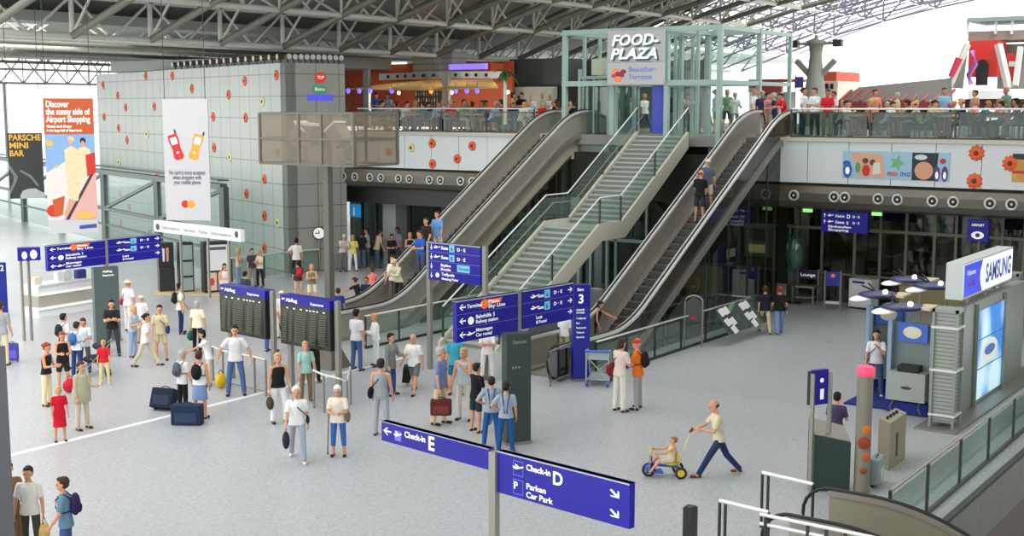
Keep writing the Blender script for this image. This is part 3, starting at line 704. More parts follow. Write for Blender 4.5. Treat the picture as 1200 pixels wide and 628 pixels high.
# ---- generic post sign
def on_ground_z(px, py, P):        # height of the pixel row above the floor at P's distance
    q = ray(px, py); t = math.hypot(P.x, P.y)/math.hypot(q[0], q[1]); return HC+q[2]*t
def post_sign(zt, TL, TR, hpx, label, content, posts, t=.12, group='blue direction signs', root=None, pw=.06):
    a, b = G(*TL, zt), G(*TR, zt); h = zt-on_ground_z(TL[0], TL[1]+hpx, a)
    f = board(a, b, h, t); r = root or empty('direction_sign', (a.x, a.y, 0), label=label, cat='sign', group=group)
    slab(f, M_blue, r); frame_on(f, r); content(f, r)
    for k, top in posts:
        q = f.p(k, 0, -t/2); MB().box(q.x-pw, q.x+pw, q.y-pw, q.y+pw, 0, zt+top).build('post', M_post, r)
    return r
C_, WH = M_cyan, None
def rows_lines(f, r, n):
    poly_on(f, [[(0, k/n-.006), (1, k/n-.006), (1, k/n+.006), (0, k/n+.006)] for k in range(1, n)], mat('sign_line_blue'), r, 'divider', .003)
def c_sym(f, r):      # four rows
    rows_lines(f, r, 4)
    poly_on(f, [arrow('down', .06, .13+.25*k, .05, .16) for k in range(4)]+[glyph(PLANE, .17, .13, .13, .16), glyph(PLANE, .17, .38, .13, .16), disc(.18, .86, .04, .07, 6)], M_sign_white, r, 'arrow', .005)
    poly_on(f, [[(.41, .04), (.51, .04), (.51, .22), (.41, .22)], [(.41, .29), (.51, .29), (.51, .47), (.41, .47)], [(.56, .53), (.80, .53), (.80, .72), (.56, .72)]], C_, r, 'cyan_field', .004)
    lettering(f, r, [('Gates', .25, .17, f.h*.12, None, .14), ('Gates', .25, .42, f.h*.12, None, .14), ('A', .435, .19, f.h*.14, M_blue), ('B', .435, .44, f.h*.14, M_blue), ('D · E', .56, .18, f.h*.12, None, .16), ('D · E', .56, .43, f.h*.12, None, .16), ('Skyline', .24, .62, f.h*.10, None, .2), ('Shuttle', .24, .72, f.h*.09, None, .2), ('Treffpunkt', .26, .86, f.h*.11, None, .25), ('Meeting Point', .26, .97, f.h*.09, None, .32), ('Terminal', .58, .66, f.h*.09, M_blue, .2)])
post_sign(3.65, (502, 283), (563, 289), 44, 'four row blue direction sign on two tall posts in front of the left escalator', c_sym, [(-.015, .0), (1.06, .02)])
def c_left(f, r):
    rows_lines(f, r, 3)
    poly_on(f, [arrow('left', .09, .17+.33*k, .10, .16) for k in range(3)]+[glyph(PLANE, .22, .84, .14, .2), disc(.22, .52, .05, .10, 8)], M_sign_white, r, 'arrow', .005)
    poly_on(f, [disc(.44, .17, .065, .12), [(.47, .07), (.73, .07), (.70, .19), (.47, .19)]], M_orange, r, 'orange_field', .004)
    lettering(f, r, [('Terminal', .16, .21, f.h*.13, None, .24), ('Plaza', .50, .16, f.h*.10, None, .18), ('Sky Line', .50, .28, f.h*.12, None, .28), ('Bahnhöfe', .30, .49, f.h*.13, None, .25), ('Railway station', .30, .61, f.h*.12, None, .36), ('S', .58, .49, f.h*.13), ('Mietwagen', .30, .81, f.h*.12, None, .27), ('Car rental', .30, .93, f.h*.11, None, .26)])
def c_right(f, r):
    rows_lines(f, r, 3)
    poly_on(f, [arrow('right', .93, .17+.30*k, .09, .15) for k in range(3)]+[glyph(PLANE, .23, .2, .16, .2), glyph(PLANE, .23, .5, .16, .2)], M_sign_white, r, 'arrow', .005)
    poly_on(f, [[(.42, .07), (.53, .07), (.53, .29), (.42, .29)], [(.42, .38), (.53, .38), (.53, .60), (.42, .60)]], C_, r, 'cyan_field', .004)
    lettering(f, r, [('Gates', .29, .24, f.h*.12, None, .12), ('Gates', .29, .55, f.h*.12, None, .12), ('A', .45, .25, f.h*.14, M_blue), ('B', .45, .56, f.h*.14, M_blue), ('D · E', .60, .22, f.h*.12, None, .17), ('D · E', .60, .52, f.h*.12, None, .17), ('Lost', .26, .80, f.h*.12, None, .12), ('& Found', .26, .92, f.h*.11, None, .2)])
ds = post_sign(3.2, (535, 353), (607, 342), 49, 'two-panel blue direction sign before the right escalator, beside the numbered pylon', c_left, [(1.03, .03)])
post_sign(3.2, (612, 341), (672, 331), 45, 'blue sign with right arrows and cyan fields beside the numbered blue pylon', c_right, [], root=ds)
ds = post_sign(3.2, (55, 288), (123, 281), 30, 'two-panel blue direction sign at the left below the orange-headed banner', c_left, [(1.02, .02)])
post_sign(3.2, (126, 280), (188, 274), 29, 'blue sign with right arrows ', c_right, [], root=ds)
def c_small(f, r): poly_on(f, [disc(.3, .6, .12, .3, 8), disc(.7, .55, .16, .35, 8)], M_sign_white, r, 'icon', .005)
post_sign(3.0, (20, 290), (47, 289), 16, 'small blue pictogram sign on thin posts left of the information counter', c_small, [(.12, 0), (.45, 0)], pw=.035)
# hanging signs below the right terrace
def hang_sign(x, a, b, yb, label, content):
    A = AX(*a, x); B = AX(*b, x); Z = A.z; B.z = Z; h = Z-AX(a[0], yb, x).z
    f = board(A, B, h, .15); r = empty('hanging_sign', (x, (A.y+B.y)/2, Z-h), label=label, cat='sign', group='signs hung below the right terrace')
    slab(f, M_blue, r); content(f, r)
    for k in (.15, .85): q = f.p(k, 0, -.07); MB().box(q.x-.02, q.x+.02, q.y-.02, q.y+.02, Z-.01, 3.8).build('hanger', M_dsteel, r)
    return r, f
r, f = hang_sign(XF+.6, (963, 247), (1017, 249), 271, 'illuminated blue sign with three rows of white writing hung below the right terrace', lambda f, r: (
    poly_on(f, [arrow('up', .07, .2, .05, .22), arrow('up', .07, .5, .05, .22), glyph(PLANE, .2, .2, .14, .25), glyph(PLANE, .2, .5, .14, .25)], M_sign_white, r, 'arrow', .005),
    lettering(f, r, [('Check-in', .3, .27, f.h*.18, None, .2), ('D', .55, .3, f.h*.25), ('D · E', .68, .27, f.h*.16, None, .15), ('Gates', .3, .57, f.h*.18, None, .2), ('E', .55, .6, f.h*.2), ('D · E', .68, .57, f.h*.16, None, .15), ('Einkaufen', .15, .78, f.h*.15, None, .5), ('Shopping', .15, .94, f.h*.15, None, .45)])))
r, f = hang_sign(XF+.9, (1134, 257), (1159, 258), 282, 'darker blue square sign with white circular emblem hung below the right terrace', lambda f, r: (
    poly_on(f, [disc(.5, .72, .3, .18, 14)], M_sign_white, r, 'emblem', .005), poly_on(f, [disc(.5, .72, .12, .1, 10)], M_pblue, r, 'emblem_centre', .008), lettering(f, r, [('AIRPORT', .2, .3, f.h*.16, None, .6)])))
for k, px in enumerate((946, 1027)):
    A = AX(px, 246 if k == 0 else 250, XF+.7); o = MB().box(A.x, A.x+.1, A.y-.17, A.y+.17, A.z-.08, A.z+.08)
    e = empty('emergency_exit_light', (A.x, A.y, A.z-.08), label='small green emergency exit light %s the illuminated blue sign' % ('left of' if k == 0 else 'right of'), cat='exit light', group='exit lights')
    o.build('lit_panel', mat('exit_green', (150, 220, 130), .4, emit=(150, 230, 130), es=.9), e); MB().box(A.x+.04, A.x+.06, A.y-.02, A.y+.02, A.z+.08, 3.78).build('hanger', M_dsteel, e)
# ---- pylons
def pylon(pl, pr, ytop, m, label, depth=.25, foot=True):
    a, b = G(*pl), G(*pr); u = (b-a); u.z = 0; zt = on_ground_z((pl[0]+pr[0])/2, ytop, (a+b)/2)
    f = Face(a+Vector((0, 0, zt)), u, (0, 0, -1), u.length, zt-.06); f.t = depth
    r = empty('pylon', (a+b)/2, label=label, cat='pylon', group='free-standing pylons'); slab(f, m, r, 'body')
    q = [f.p(-.04, 1.0, .05), f.p(1.04, 1.0, .05), f.p(1.04, 1.0, -depth-.05), f.p(-.04, 1.0, -depth-.05)]
    MB().prism(q, (0, 0, -.055)).build('foot_plate', M_satin, r); return r, f
r, f = pylon((672, 447), (691, 446), 334, M_pblue, 'tall blue pylon with number 3 beside the luggage trolley')
slab(Face(f.p(0, 0, .02), f.u, (0, 0, -1), f.w, .75).__class__(f.p(0, 0, .01), f.u, (0, 0, -1), f.w, .75), M_blue, r, 'header') if False else poly_on(f, [[(0, 0), (1, 0), (1, .23), (0, .23)]], M_blue, r, 'header', .003)
lettering(f, r, [('3', .25, .19, .34), ('Ebene', .2, .06, .11, None, .4), ('Ankunft', .15, .27, .08, None, .5), ('Arrivals', .15, .30, .08, None, .5), ('Treffpunkt', .15, .36, .07, None, .6), ('Bus', .15, .41, .07), ('Restaurants', .15, .46, .07, None, .6), ('Toiletten', .15, .51, .07, None, .5), ('Service', .15, .56, .07, None, .5)])
r, f = pylon((845, 360), (862, 359), 289, M_pblue, 'dark blue pylon standing behind the brochure rack')
poly_on(f, [[(.3, .05), (.9, .02), (.9, .16), (.3, .2)]], M_sign_white, r, 'white_mark', .004); lettering(f, r, [('Info', .3, .3, .14, None, .5)])
r, f = pylon((-2, 372), (10, 370), 308, M_pblue, 'blue pylon at the left picture edge'); lettering(f, r, [('2', .4, .15, .3)])
M_pyg = mat('pylon_grey_green', (84, 98, 98), .45, .2, vary=.05)
r, f = pylon((113, 402), (142, 399), 313, M_pyg, 'large grey-green pylon behind the man with folded arms'); lettering(f, r, [('Abflug', .35, .07, .09, None, .4), ('Departures', .35, .12, .08, None, .45)])
r, f = pylon((594, 522), (622, 519), 391, mat('pylon_dark_green', (60, 72, 70), .4, .2), 'large dark pylon behind the two workers', .3)
lettering(f, r, [('Departures', .25, .09, .12, mat('pale_grey_ink', (130, 140, 140), .6), .55), ('● ● ●', .2, .32, .07, mat('pale_grey_ink'), .35)])
# ---- flight boards
def flight_board(TL, TR, hpx, zt, label, psts):
    a, b = G(*TL, zt), G(*TR, zt); h = zt-on_ground_z(TL[0], TL[1]+hpx, a); f = board(a, b, h, .35)
    r = empty('flight_information_board', (a.x, a.y, 0), label=label, cat='flight board', group='flight information boards')
    slab(f, mat('board_black', (36, 38, 34), .4), r, 'housing', 0, 1, .17, 1); slab(f, M_blue, r, 'header', 0, 1, 0, .17)
    poly_on(f, [[(.05, .2), (.95, .2), (.95, .95), (.05, .95)]], mat('flap_panel', (44, 48, 40), .3), r, 'flap_field', .004)
    poly_on(f, [[(.06+c, .30+.045*k), (.06+c+w, .30+.045*k), (.06+c+w, .32+.045*k), (.06+c, .32+.045*k)] for k in range(14) for c, w in ((0, .09), (.13, .07), (.25, .22), (.56, .12), (.74, .13))], mat('flap_text', (92, 98, 74), .5), r, 'flap_rows', .006)
    poly_on(f, [[(.05+x, .235), (.09+x, .235), (.09+x, .26), (.05+x, .26)] for x in (.08, .22, .36, .48, .55, .62, .69, .82)], M_sign_white, r, 'column_titles', .006)
    lettering(f, r, [('Abflug', .12, .12, f.h*.10, None, .24), ('Departures', .62, .13, f.h*.07, None, .26)])
    poly_on(f, [glyph(PLANE, .07, .08, .08, .1)], M_sign_white, r, 'aircraft_icon', .006)
    for k in psts: q = f.p(k, 0, -.17); MB().box(q.x-.06, q.x+.06, q.y-.06, q.y+.06, 0, zt-.0 if k > .5 else zt-h+.1).build('post', M_post, r)
flight_board((257, 333), (310, 341), 55, 2.6, 'left black flight board with blue header', (.12, 1.06))
flight_board((328, 345), (386, 353), 57, 2.6, 'right black flight board with blue header, beside the tall pole', (.1, 1.06))
# ---- tall pole with lamp cage
pb = G(388, 430); r = empty('lamp_pole', pb, label='tall grey pole carrying a mesh cage of floodlights, on a pyramid foot', cat='light pole')
MB().box(pb.x-.1, pb.x+.1, pb.y-.1, pb.y+.1, .02, 7.2).build('pole', mat('pole_bronze_grey', (104, 102, 94), .45, .4), r)
MB().add([(pb.x+sx*.42, pb.y+sy*.42, .0) for sx, sy in ((-1,-1),(1,-1),(1,1),(-1,1))]+[(pb.x+sx*.14, pb.y+sy*.14, .75) for sx, sy in ((-1,-1),(1,-1),(1,1),(-1,1))], [(0,1,5,4),(1,2,6,5),(2,3,7,6),(3,0,4,7),(4,5,6,7)]).build('pyramid_foot', mat('pole_bronze_grey'), r)
y0, y1 = AX(440, 132, pb.x).y, AX(331, 132, pb.x).y; x0, x1 = pb.x-.9, pb.x+.9; z0, z1 = 5.82, 7.22
b = MB()
for x in (x0, x1):
    for y in (y0, y0+(y1-y0)*.33, (y0+y1)/2+.25, y1): b.box(x-.035, x+.035, y-.035, y+.035, z0, z1)
    for z in (z0, (z0+z1)/2, z1): b.box(x-.03, x+.03, y0, y1, z-.03, z+.03)
for y in (y0, y1):
    for z in (z0, (z0+z1)/2, z1): b.box(x0, x1, y-.03, y+.03, z-.03, z+.03)
b.build('cage_frame', mat('pole_bronze_grey'), r)
g = MB()
g.add([(x0, y0, z0), (x0, y1, z0), (x0, y1, z1), (x0, y0, z1)], [(0,1,2,3)]).add([(x1, y0, z0), (x1, y1, z0), (x1, y1, z1), (x1, y0, z1)], [(0,1,2,3)])
g.add([(x0, y0, z0), (x1, y0, z0), (x1, y0, z1), (x0, y0, z1)], [(0,1,2,3)]).add([(x0, y1, z0), (x1, y1, z0), (x1, y1, z1), (x0, y1, z1)], [(0,1,2,3)])
g.build('mesh_screen', glass('cage_mesh', (222, 216, 204), .02, .34, (150, 142, 128)), r)
for k, (yy, tl) in enumerate(((y1-1.0, 35), ((y0+y1)/2+.35, 5), (y0+1.05, -35))):
    Mx = Matrix.Translation((pb.x-.3, yy, z1-.62)) @ Matrix.Rotation(R(tl), 4, 'X')
    me = MB().box(-.22, .22, -.2, .2, -.28, .28).mesh('floodlight', mat('floodlight_grey', (140, 136, 126), .5)); me.transform(Mx); o = link_mesh('floodlight', me, r)
    me = MB().box(-.24, .24, -.24, .24, .28, .34).mesh('reflector_lid', M_white); me.transform(Mx); link_mesh('reflector_lid', me, o)
# clock
c = G(375, 318); c = AX(375, 318, c.x); r = empty('station_clock', (c.x, c.y, 0), label='small round white clock on a post next to the tall pole', cat='clock')
zc_ = on_ground_z(375, 273, c); Mx = Matrix.Translation((c.x, c.y, zc_)) @ Matrix.Rotation(AZ, 4, 'Z') @ Matrix.Rotation(R(-90), 4, 'Y')
MB().lathe([(.29, -.08), (.29, .08), (.25, .08), (.25, .07)], M=Mx, n=20).build('case', M_dsteel, r); MB().lathe([(.25, .07), (.249, .085)], M=Mx, n=20).build('dial', M_sign_white, r)
MB().tube((c.x, c.y, 0), (c.x, c.y, zc_-.28), .05).build('post', M_satin, r)
me = MB().box(-.02, .02, -.02, .18, .086, .1).mesh('hand', M_black); me.transform(Mx); link_mesh('hand', me, r); me = MB().box(-.02, .13, -.02, .02, .086, .1).mesh('hand', M_black); me.transform(Mx); link_mesh('hand', me, r)
# blue information sign
c = AX(415, 290, 44.0); r = empty('information_sign', (44, c.y, 0), label='light blue square information sign on a thin post under the left terrace', cat='sign')
MB().box(43.97, 44.03, c.y-.03, c.y+.03, 0, AX(415, 254, 44).z).build('post', M_satin, r)
f = Face(AX(409.5, 239, 43.95), (0, -1, 0), (0, 0, -1), AX(409.5, 239, 43.95).y-AX(421, 239, 43.95).y, AX(415, 239, 43.95).z-AX(415, 254, 43.95).z); f.t = .12
slab(f, mat('info_blue', (40, 150, 220), .4, emit=(40, 150, 220), es=.3), r); lettering(f, r, [('i', .35, .85, f.h*.95)])

r, f = hang_sign(XF+3.5, (643, 228), (676, 229), 248, 'blue direction sign seen through the stair glazing under the upper floor', lambda f, r: (
    poly_on(f, [arrow('left', .12, .25, .12, .2), arrow('left', .12, .6, .12, .2)], M_sign_white, r, 'arrow', .005), lettering(f, r, [('Gates', .25, .32, f.h*.2, None, .3), ('Check-in', .25, .65, f.h*.2, None, .4)])))
# ================================================================ PEOPLE
def sg_(s): return 1 if s == 'l' else -1
class Rig:
    """joint positions of a posed figure 1.75 m tall facing +x, left side +y"""
    def __init__(s, lean=3, thl=0, thr=0, knl=3, knr=3, abl=4, abr=4, al=5, ar=5, ael=15, aer=15, bl=10, br=10, cl=0, cr=0, sit=False, head=0, turn=0, sc=1., slim=1., k=1.):
        s.k = k
        hz = .92; s.hipc = Vector((0, 0, hz)); J = {}
        for sd, th, kn, ab in (('l', thl, knl, abl), ('r', thr, knr, abr)):
            q = sg_(sd); hp = Vector((0, .092*q, hz))
            kp = hp+Vector((math.sin(R(th)), q*math.sin(R(ab)), -math.cos(R(th))*math.cos(R(ab)))).normalized()*.43
            a2 = th-kn; ap = kp+Vector((math.sin(R(a2)), q*math.sin(R(ab*.5)), -math.cos(R(a2)))).normalized()*.42
            J['hip'+sd] = hp; J['kn'+sd] = kp; J['an'+sd] = ap; J['ft'+sd] = a2
        mz = min(J['anl'].z, J['anr'].z); off = Vector((0, 0, .075-mz))
        t = Vector((math.sin(R(lean)), 0, math.cos(R(lean))))
        J['waist'] = s.hipc+t*.16; J['chest'] = s.hipc+t*.38; J['neck'] = s.hipc+t*.545; J['headc'] = s.hipc+t*.607+Vector((math.sin(R(lean*1.2+head))*.10, 0, math.cos(R(lean+head))*.09))
        for sd, a, e, b, c in (('l', al, ael, bl, cl), ('r', ar, aer, br, cr)):
            q = sg_(sd); sp = s.hipc+t*.465+Vector((0, .172*q, 0)); a += -lean*0
            el = sp+Vector((math.sin(R(a))*math.cos(R(b)), q*math.sin(R(b)), -math.cos(R(a))*math.cos(R(b)))).normalized()*.29
            f = a+e; d = Vector((math.sin(R(f))*math.cos(R(c)), -q*math.sin(R(c)), -math.cos(R(f))*math.cos(R(c))))
            if c == 0: d.y = q*math.sin(R(b))*.4
            d.normalize(); J['sh'+sd] = sp; J['el'+sd] = el; J['wr'+sd] = el+d*.25; J['hd'+sd] = d
        for k_ in J:
            if isinstance(J[k_], Vector) and not k_.startswith('hd'): J[k_] = J[k_]+off
        s.hipc = s.hipc+off; s.J = J; s.t = t; s.hh = head+lean*.5
def cap2(b, p, q, r1, r2, n=10):
    b.tube(p, q, r1, n, r2); b.ell(p, r1, r1, r1, 10, 6); b.ell(q, r2, r2, r2, 10, 6)
def eloft(b, secs, n=16):
    """elliptical loft, secs: (centre, rx, ry)"""
    vs = []
    for c, rx, ry in secs:
        for k in range(n): t = 2*math.pi*k/n; vs.append((c.x+rx*math.cos(t), c.y+ry*math.sin(t), c.z))
    fs = [(i*n+k, i*n+(k+1) % n, (i+1)*n+(k+1) % n, (i+1)*n+k) for i in range(len(secs)-1) for k in range(n)]
    b.add(vs, fs, True); b.add(vs[:n], [list(reversed(range(n)))]); b.add(vs[-n:], [list(range(n))])
def remesh(b, vox, name, smooth=2):
    me = b.mesh(name, []); o = bpy.data.objects.new('tmp', me); COL.objects.link(o)
    m = o.modifiers.new('r', 'REMESH'); m.mode = 'VOXEL'; m.voxel_size = vox; m.use_smooth_shade = True
    if smooth: k = o.modifiers.new('s', 'SMOOTH'); k.iterations = smooth; k.factor = .5
    r = eval_mesh(o); bpy.data.objects.remove(o); bpy.data.meshes.remove(me); r.name = name
    r.materials.append(None); return r
def body_mesh(g, fine=True):
    J = g.J; b = MB(); t = g.t
    eloft(b, [(g.hipc-t*.07, .07, .10), (g.hipc, .10, .150), (J['waist'], .085, .125), (J['chest'], .105, .155), (J['chest']+t*.07, .098, .155), (J['neck']-t*.04, .062, .095), (J['neck']+t*.03, .05, .052)])
    cap2(b, J['neck']-t*.04, J['headc']-t*.03, .052, .048)
    hc = J['headc']; M = Matrix.Rotation(R(g.hh), 3, 'Y')*1.1
    b.ell(hc+M @ Vector((-.012, 0, .025)), .098, .076, .098, 16, 12, M); b.ell(hc+M @ Vector((.028, 0, -.045)), .062, .056, .072, 12, 10, M)
    b.ell(hc+M @ Vector((.092, 0, -.012)), .020, .013, .026, 8, 6, M)                       # nose
    b.ell(hc+M @ Vector((.078, 0, -.058)), .016, .024, .012, 8, 6, M)                       # lips
    b.ell(hc+M @ Vector((.075, 0, .028)), .016, .050, .010, 8, 6, M)                        # brow
    for q in (-1, 1): b.ell(hc+M @ Vector((-.005, .078*q, -.010)), .020, .010, .030, 8, 6, M)
    for sd in 'lr':
        q = sg_(sd)
        cap2(b, J['hip'+sd]-Vector((0, 0, .01)), J['kn'+sd], .082, .056)
        mid = J['kn'+sd].lerp(J['an'+sd], .3); cap2(b, J['kn'+sd], mid, .054, .056); cap2(b, mid, J['an'+sd], .055, .036)
        fd = Vector((1, .12*q, 0)).normalized(); a_ = J['an'+sd]
        pit = J['ft'+sd]; drop = -.05 if pit > -25 else -.05+.002*(pit+25)*-1*-1
        cap2(b, a_+Vector((-.03, 0, -.035)), a_+fd*.15+Vector((0, 0, -.052)), .036, .026)
        cap2(b, J['neck']-t*.045+Vector((0, .03*q, 0)), J['sh'+sd], .042, .054); cap2(b, J['sh'+sd], J['el'+sd], .052, .040); cap2(b, J['el'+sd], J['wr'+sd], .040, .027)
        # hand: palm, four fingers, thumb
        w = J['wr'+sd]; d = J['hd'+sd]; side = Vector((0, q, 0)) if abs(d.y) < .8 else Vector((1, 0, 0))
        fwd = side.cross(d).normalized() ; 
        if fwd.x < 0 and abs(d.x) < .9: fwd = -fwd
        nrm = d.cross(fwd).normalized()                                     # palm normal, roughly sideways
        if nrm.y*q > 0: nrm = -nrm
        for u in (-.028, -.010, .010, .028): cap2(b, w+d*.0+fwd*u*.5, w+d*.085+fwd*u, .017, .014, 8)
        for i, (u, L) in enumerate(((-.031, .052), (-.0105, .068), (.0105, .072), (.031, .064))):
            k0 = w+d*.085+fwd*u; k1 = k0+(d*.9+nrm*.35).normalized()*L*.55; k2 = k1+(d*.55+nrm*.8).normalized()*L*.5
            cap2(b, k0, k1, .0098, .0092, 7); cap2(b, k1, k2, .0092, .0080, 7)
        th0 = w+d*.03+fwd*.028; th1 = th0+(d*.6+fwd*.8+nrm*.2).normalized()*.042; th2 = th1+(d*.9+fwd*.3+nrm*.35).normalized()*.03
        cap2(b, th0, th1, .0125, .0105, 7); cap2(b, th1, th2, .0105, .009, 7)
    return remesh(b, .0095 if fine else .02, 'body')
def top_mesh(g, kind):
    J = g.J; b = MB(); t = g.t
    lowr = {'tee': -.05, 'shirt': -.09, 'tank': -.03, 'crop': .06, 'jacket': -.16, 'dress': -.12, 'poncho': -.2}.get(kind, -.05)
    A = .02 if kind != 'jacket' else .032
    secs = [(g.hipc+t*lowr, .128+A*.6, .186+A*.5), (g.hipc+t*.02, .122+A*.4, .176+A*.4), (J['waist'], .102+A*.5, .142+A*.5), (J['chest'], .112+A, .163+A*.5), (J['chest']+t*.08, .105+A*.6, .158+A*.2), (J['neck']-t*.03, .066, .10), (J['neck']-t*.0, .058, .060)]
    if kind in ('tank', 'crop'): secs = secs[:-2]+[(J['neck']-t*.05, .078, .115)]
    if kind == 'poncho': secs[0] = (g.hipc+t*lowr, .2, .28); secs[1] = (g.hipc+t*.02, .19, .27); secs[2] = (J['waist'], .16, .25)
    eloft(b, secs)
    for sd in 'lr':
        if kind in ('tank', 'crop'): continue
        q = sg_(sd); r0 = .068; cap2(b, J['neck']-t*.055+Vector((0, .035*q, 0)), J['sh'+sd], .048, .066)
        if kind in ('jacket', 'long', 'poncho'):
            b.tube(J['sh'+sd], J['el'+sd], .068, 10, .055); b.ell(J['el'+sd], .055, .055, .055, 10, 6); b.tube(J['el'+sd], J['el'+sd].lerp(J['wr'+sd], .93), .055, 10, .040)
        else: b.tube(J['sh'+sd], J['sh'+sd].lerp(J['el'+sd], .78), .068, 10, .062)
    return remesh(b, .014, 'shirt', 1)
def bottom_mesh(g, kind):
    J = g.J; b = MB(); t = Vector((0, 0, 1))
    if kind in ('skirt', 'dress'):
        kn = (J['knl']+J['knr'])/2; L = .0 if kind == 'skirt' else -.02
        eloft(b, [(kn+Vector((0, 0, L)), .16+abs(J['knl'].x-J['knr'].x)*.4, .21), (g.hipc.lerp(kn, .45), .16, .19), (g.hipc+t*.0, .125, .172), (g.hipc+t*.1, .105, .148)])
        return remesh(b, .014, 'skirt', 1)
    eloft(b, [(g.hipc-t*.08, .10, .14), (g.hipc-t*.02, .112, .16), (g.hipc+t*.05, .108, .152), (g.hipc+t*.10, .10, .144)])
    for sd in 'lr':
        h, k, a = J['hip'+sd], J['kn'+sd], J['an'+sd]
        b.ell(h-t*.01, .088, .088, .088, 10, 6); 
        if kind == 'shorts': b.tube(h, h.lerp(k, .88), .096, 12, .082); continue
        b.tube(h, k, .088, 12, .070); b.ell(k, .071, .071, .071, 10, 6)
        e = k.lerp(a, {'trousers': 1.04, 'capri': .6, 'jeans': 1.04}.get(kind, 1.04)); b.tube(k, e, .070, 12, .058)
    return remesh(b, .014, 'trousers', 1)
def hair_mesh(g, kind):
    J = g.J; b = MB(); M = Matrix.Rotation(R(g.hh), 3, 'Y')*1.1; hc = J['headc']
    P = lambda x, y, z: hc+M @ Vector((x, y, z))
    if kind == 'rim':
        b.ell(P(-.045, 0, -.0), .068, .083, .042, 14, 8, M)
    elif kind == 'cap':
        b.ell(P(-.008, 0, .045), .106, .086, .072, 14, 8, M); b.ell(P(.095, 0, .04), .05, .06, .010, 12, 6, M)
    elif kind == 'sunhat':
        b.ell(P(-.008, 0, .045), .104, .085, .08, 14, 8, M); b.ell(P(0, 0, .035), .17, .16, .014, 18, 6, M)
    else:
        b.ell(P(-.030, 0, .048), .095, .087, .088, 16, 10, M); b.ell(P(-.045, 0, -.005), .068, .083, .07, 14, 8, M); b.ell(P(.035, 0, .095), .052, .066, .03, 12, 6, M)
        if kind == 'bob': b.ell(P(-.035, 0, -.035), .072, .092, .085, 14, 8, M)
        if kind == 'long': b.ell(P(-.045, 0, -.03), .07, .092, .09, 14, 8, M); b.ell(P(-.075, 0, -.14), .042, .085, .14, 14, 8, M)
        if kind == 'bun': b.ell(P(-.13, 0, .03), .04, .045, .04, 10, 8, M)
    return remesh(b, .012, 'hair', 1)
def shoe_mesh(g, sd):
    J = g.J; a = J['an'+sd]; q = sg_(sd); b = MB(); fd = Vector((1, .12*q, 0)).normalized(); gz = a.z-.075
    b.ell(a+fd*.115+Vector((0, 0, -.048)), .085, .048, .034, 12, 8); b.ell(a+Vector((-.01, 0, -.04)), .058, .044, .042, 12, 8)
    b.add([], []); me = remesh(b, .012, 'shoe', 1)
    for v in me.vertices: v.co.z = max(v.co.z, gz+.002)
    return me
POSES = {
 'stand': dict(), 'stand2': dict(thl=8, knl=12, al=12, ael=25, ar=-4, abl=7, abr=5),
 'cross': dict(al=22, ar=22, ael=95, aer=95, bl=8, br=8, cl=62, cr=62, abl=7, abr=6),
 'hips': dict(al=-25, ar=5, bl=38, ael=70, cl=45, abl=8, abr=6),
 'walk': dict(thl=27, knl=4, thr=-20, knr=12, al=-18, ar=22, ael=18, aer=28, lean=6),
 'walk2': dict(thl=-16, knl=14, thr=20, knr=4, al=18, ar=-16, ael=28, aer=15, lean=4),
 'push': dict(thl=33, knl=3, thr=-26, knr=16, al=20, ael=75, cl=20, ar=42, aer=22, lean=8, head=16),
 'carry': dict(thl=6, knl=8, thr=-6, al=2, ar=4, ael=5, aer=5, bl=12, br=14),
 'hold': dict(al=15, ar=15, ael=80, aer=80, cl=25, cr=25, head=12),
 'talk': dict(al=20, ael=75, cl=10, ar=3, aer=12, abl=7),
 'armsout': dict(al=4, ar=4, bl=34, br=40, ael=12, aer=12, abl=9, abr=9, lean=-7, head=6),
 'reach': dict(al=62, ael=8, ar=5, lean=14, thl=5, knl=6, head=10),
 'leanf': dict(al=40, ar=40, ael=55, aer=55, cl=22, cr=22, lean=18, head=8),
 'armup': dict(al=40, ael=120, cl=40, bl=10, ar=8, aer=15, abl=6),
 'sit': dict(thl=84, thr=86, knl=84, knr=82, al=28, ar=34, ael=65, aer=60, cl=20, cr=25, lean=8, abl=8, abr=8),
 'sitlean': dict(thl=84, thr=80, knl=90, knr=70, al=45, ar=50, ael=55, aer=70, cl=25, cr=35, lean=22, head=5, abl=9, abr=9),
 'ride': dict(thl=88, thr=96, knl=50, knr=62, al=58, ar=62, ael=28, aer=24, lean=-4, abl=12, abr=12),
}
_rig = {}; _pm = {}
def rig(p):
    if p not in _rig: _rig[p] = Rig(**POSES[p])
    return _rig[p]
def pmesh(kind, pose, *a):
    k = (kind, pose)+a
    if k not in _pm:
        g = rig(pose); _pm[k] = {'body': body_mesh, 'top': top_mesh, 'bottom': bottom_mesh, 'hair': hair_mesh, 'shoe': shoe_mesh}[kind](g, *a)
    return _pm[k]
_cm = {}
def cloth(col, kind='cloth'):
    k = (tuple(col), kind)
    if k not in _cm: _cm[k] = mat('%s_%02x%02x%02x' % ((kind,)+tuple(col)), col, .85 if kind == 'cloth' else .55, spec=.25, vary=.12 if kind == 'cloth' else .05, scale=9)
    return _cm[k]
SKINS = [(208, 154, 122), (196, 138, 106), (178, 122, 92), (214, 164, 134)]
def part(name, me, parent, m):
    o = bpy.data.objects.new(name, me); COL.objects.link(o); o.parent = parent
    o.material_slots[0].link = 'OBJECT'; o.material_slots[0].material = m; WM[o.name] = WM[parent.name]; return o
HAIRC = {'black': (26, 22, 22), 'brown': (66, 44, 30), 'blond': (196, 160, 104), 'red': (140, 60, 34), 'grey': (176, 172, 166), 'white': (226, 224, 218), 'dark': (44, 34, 30)}
_tiny = {}
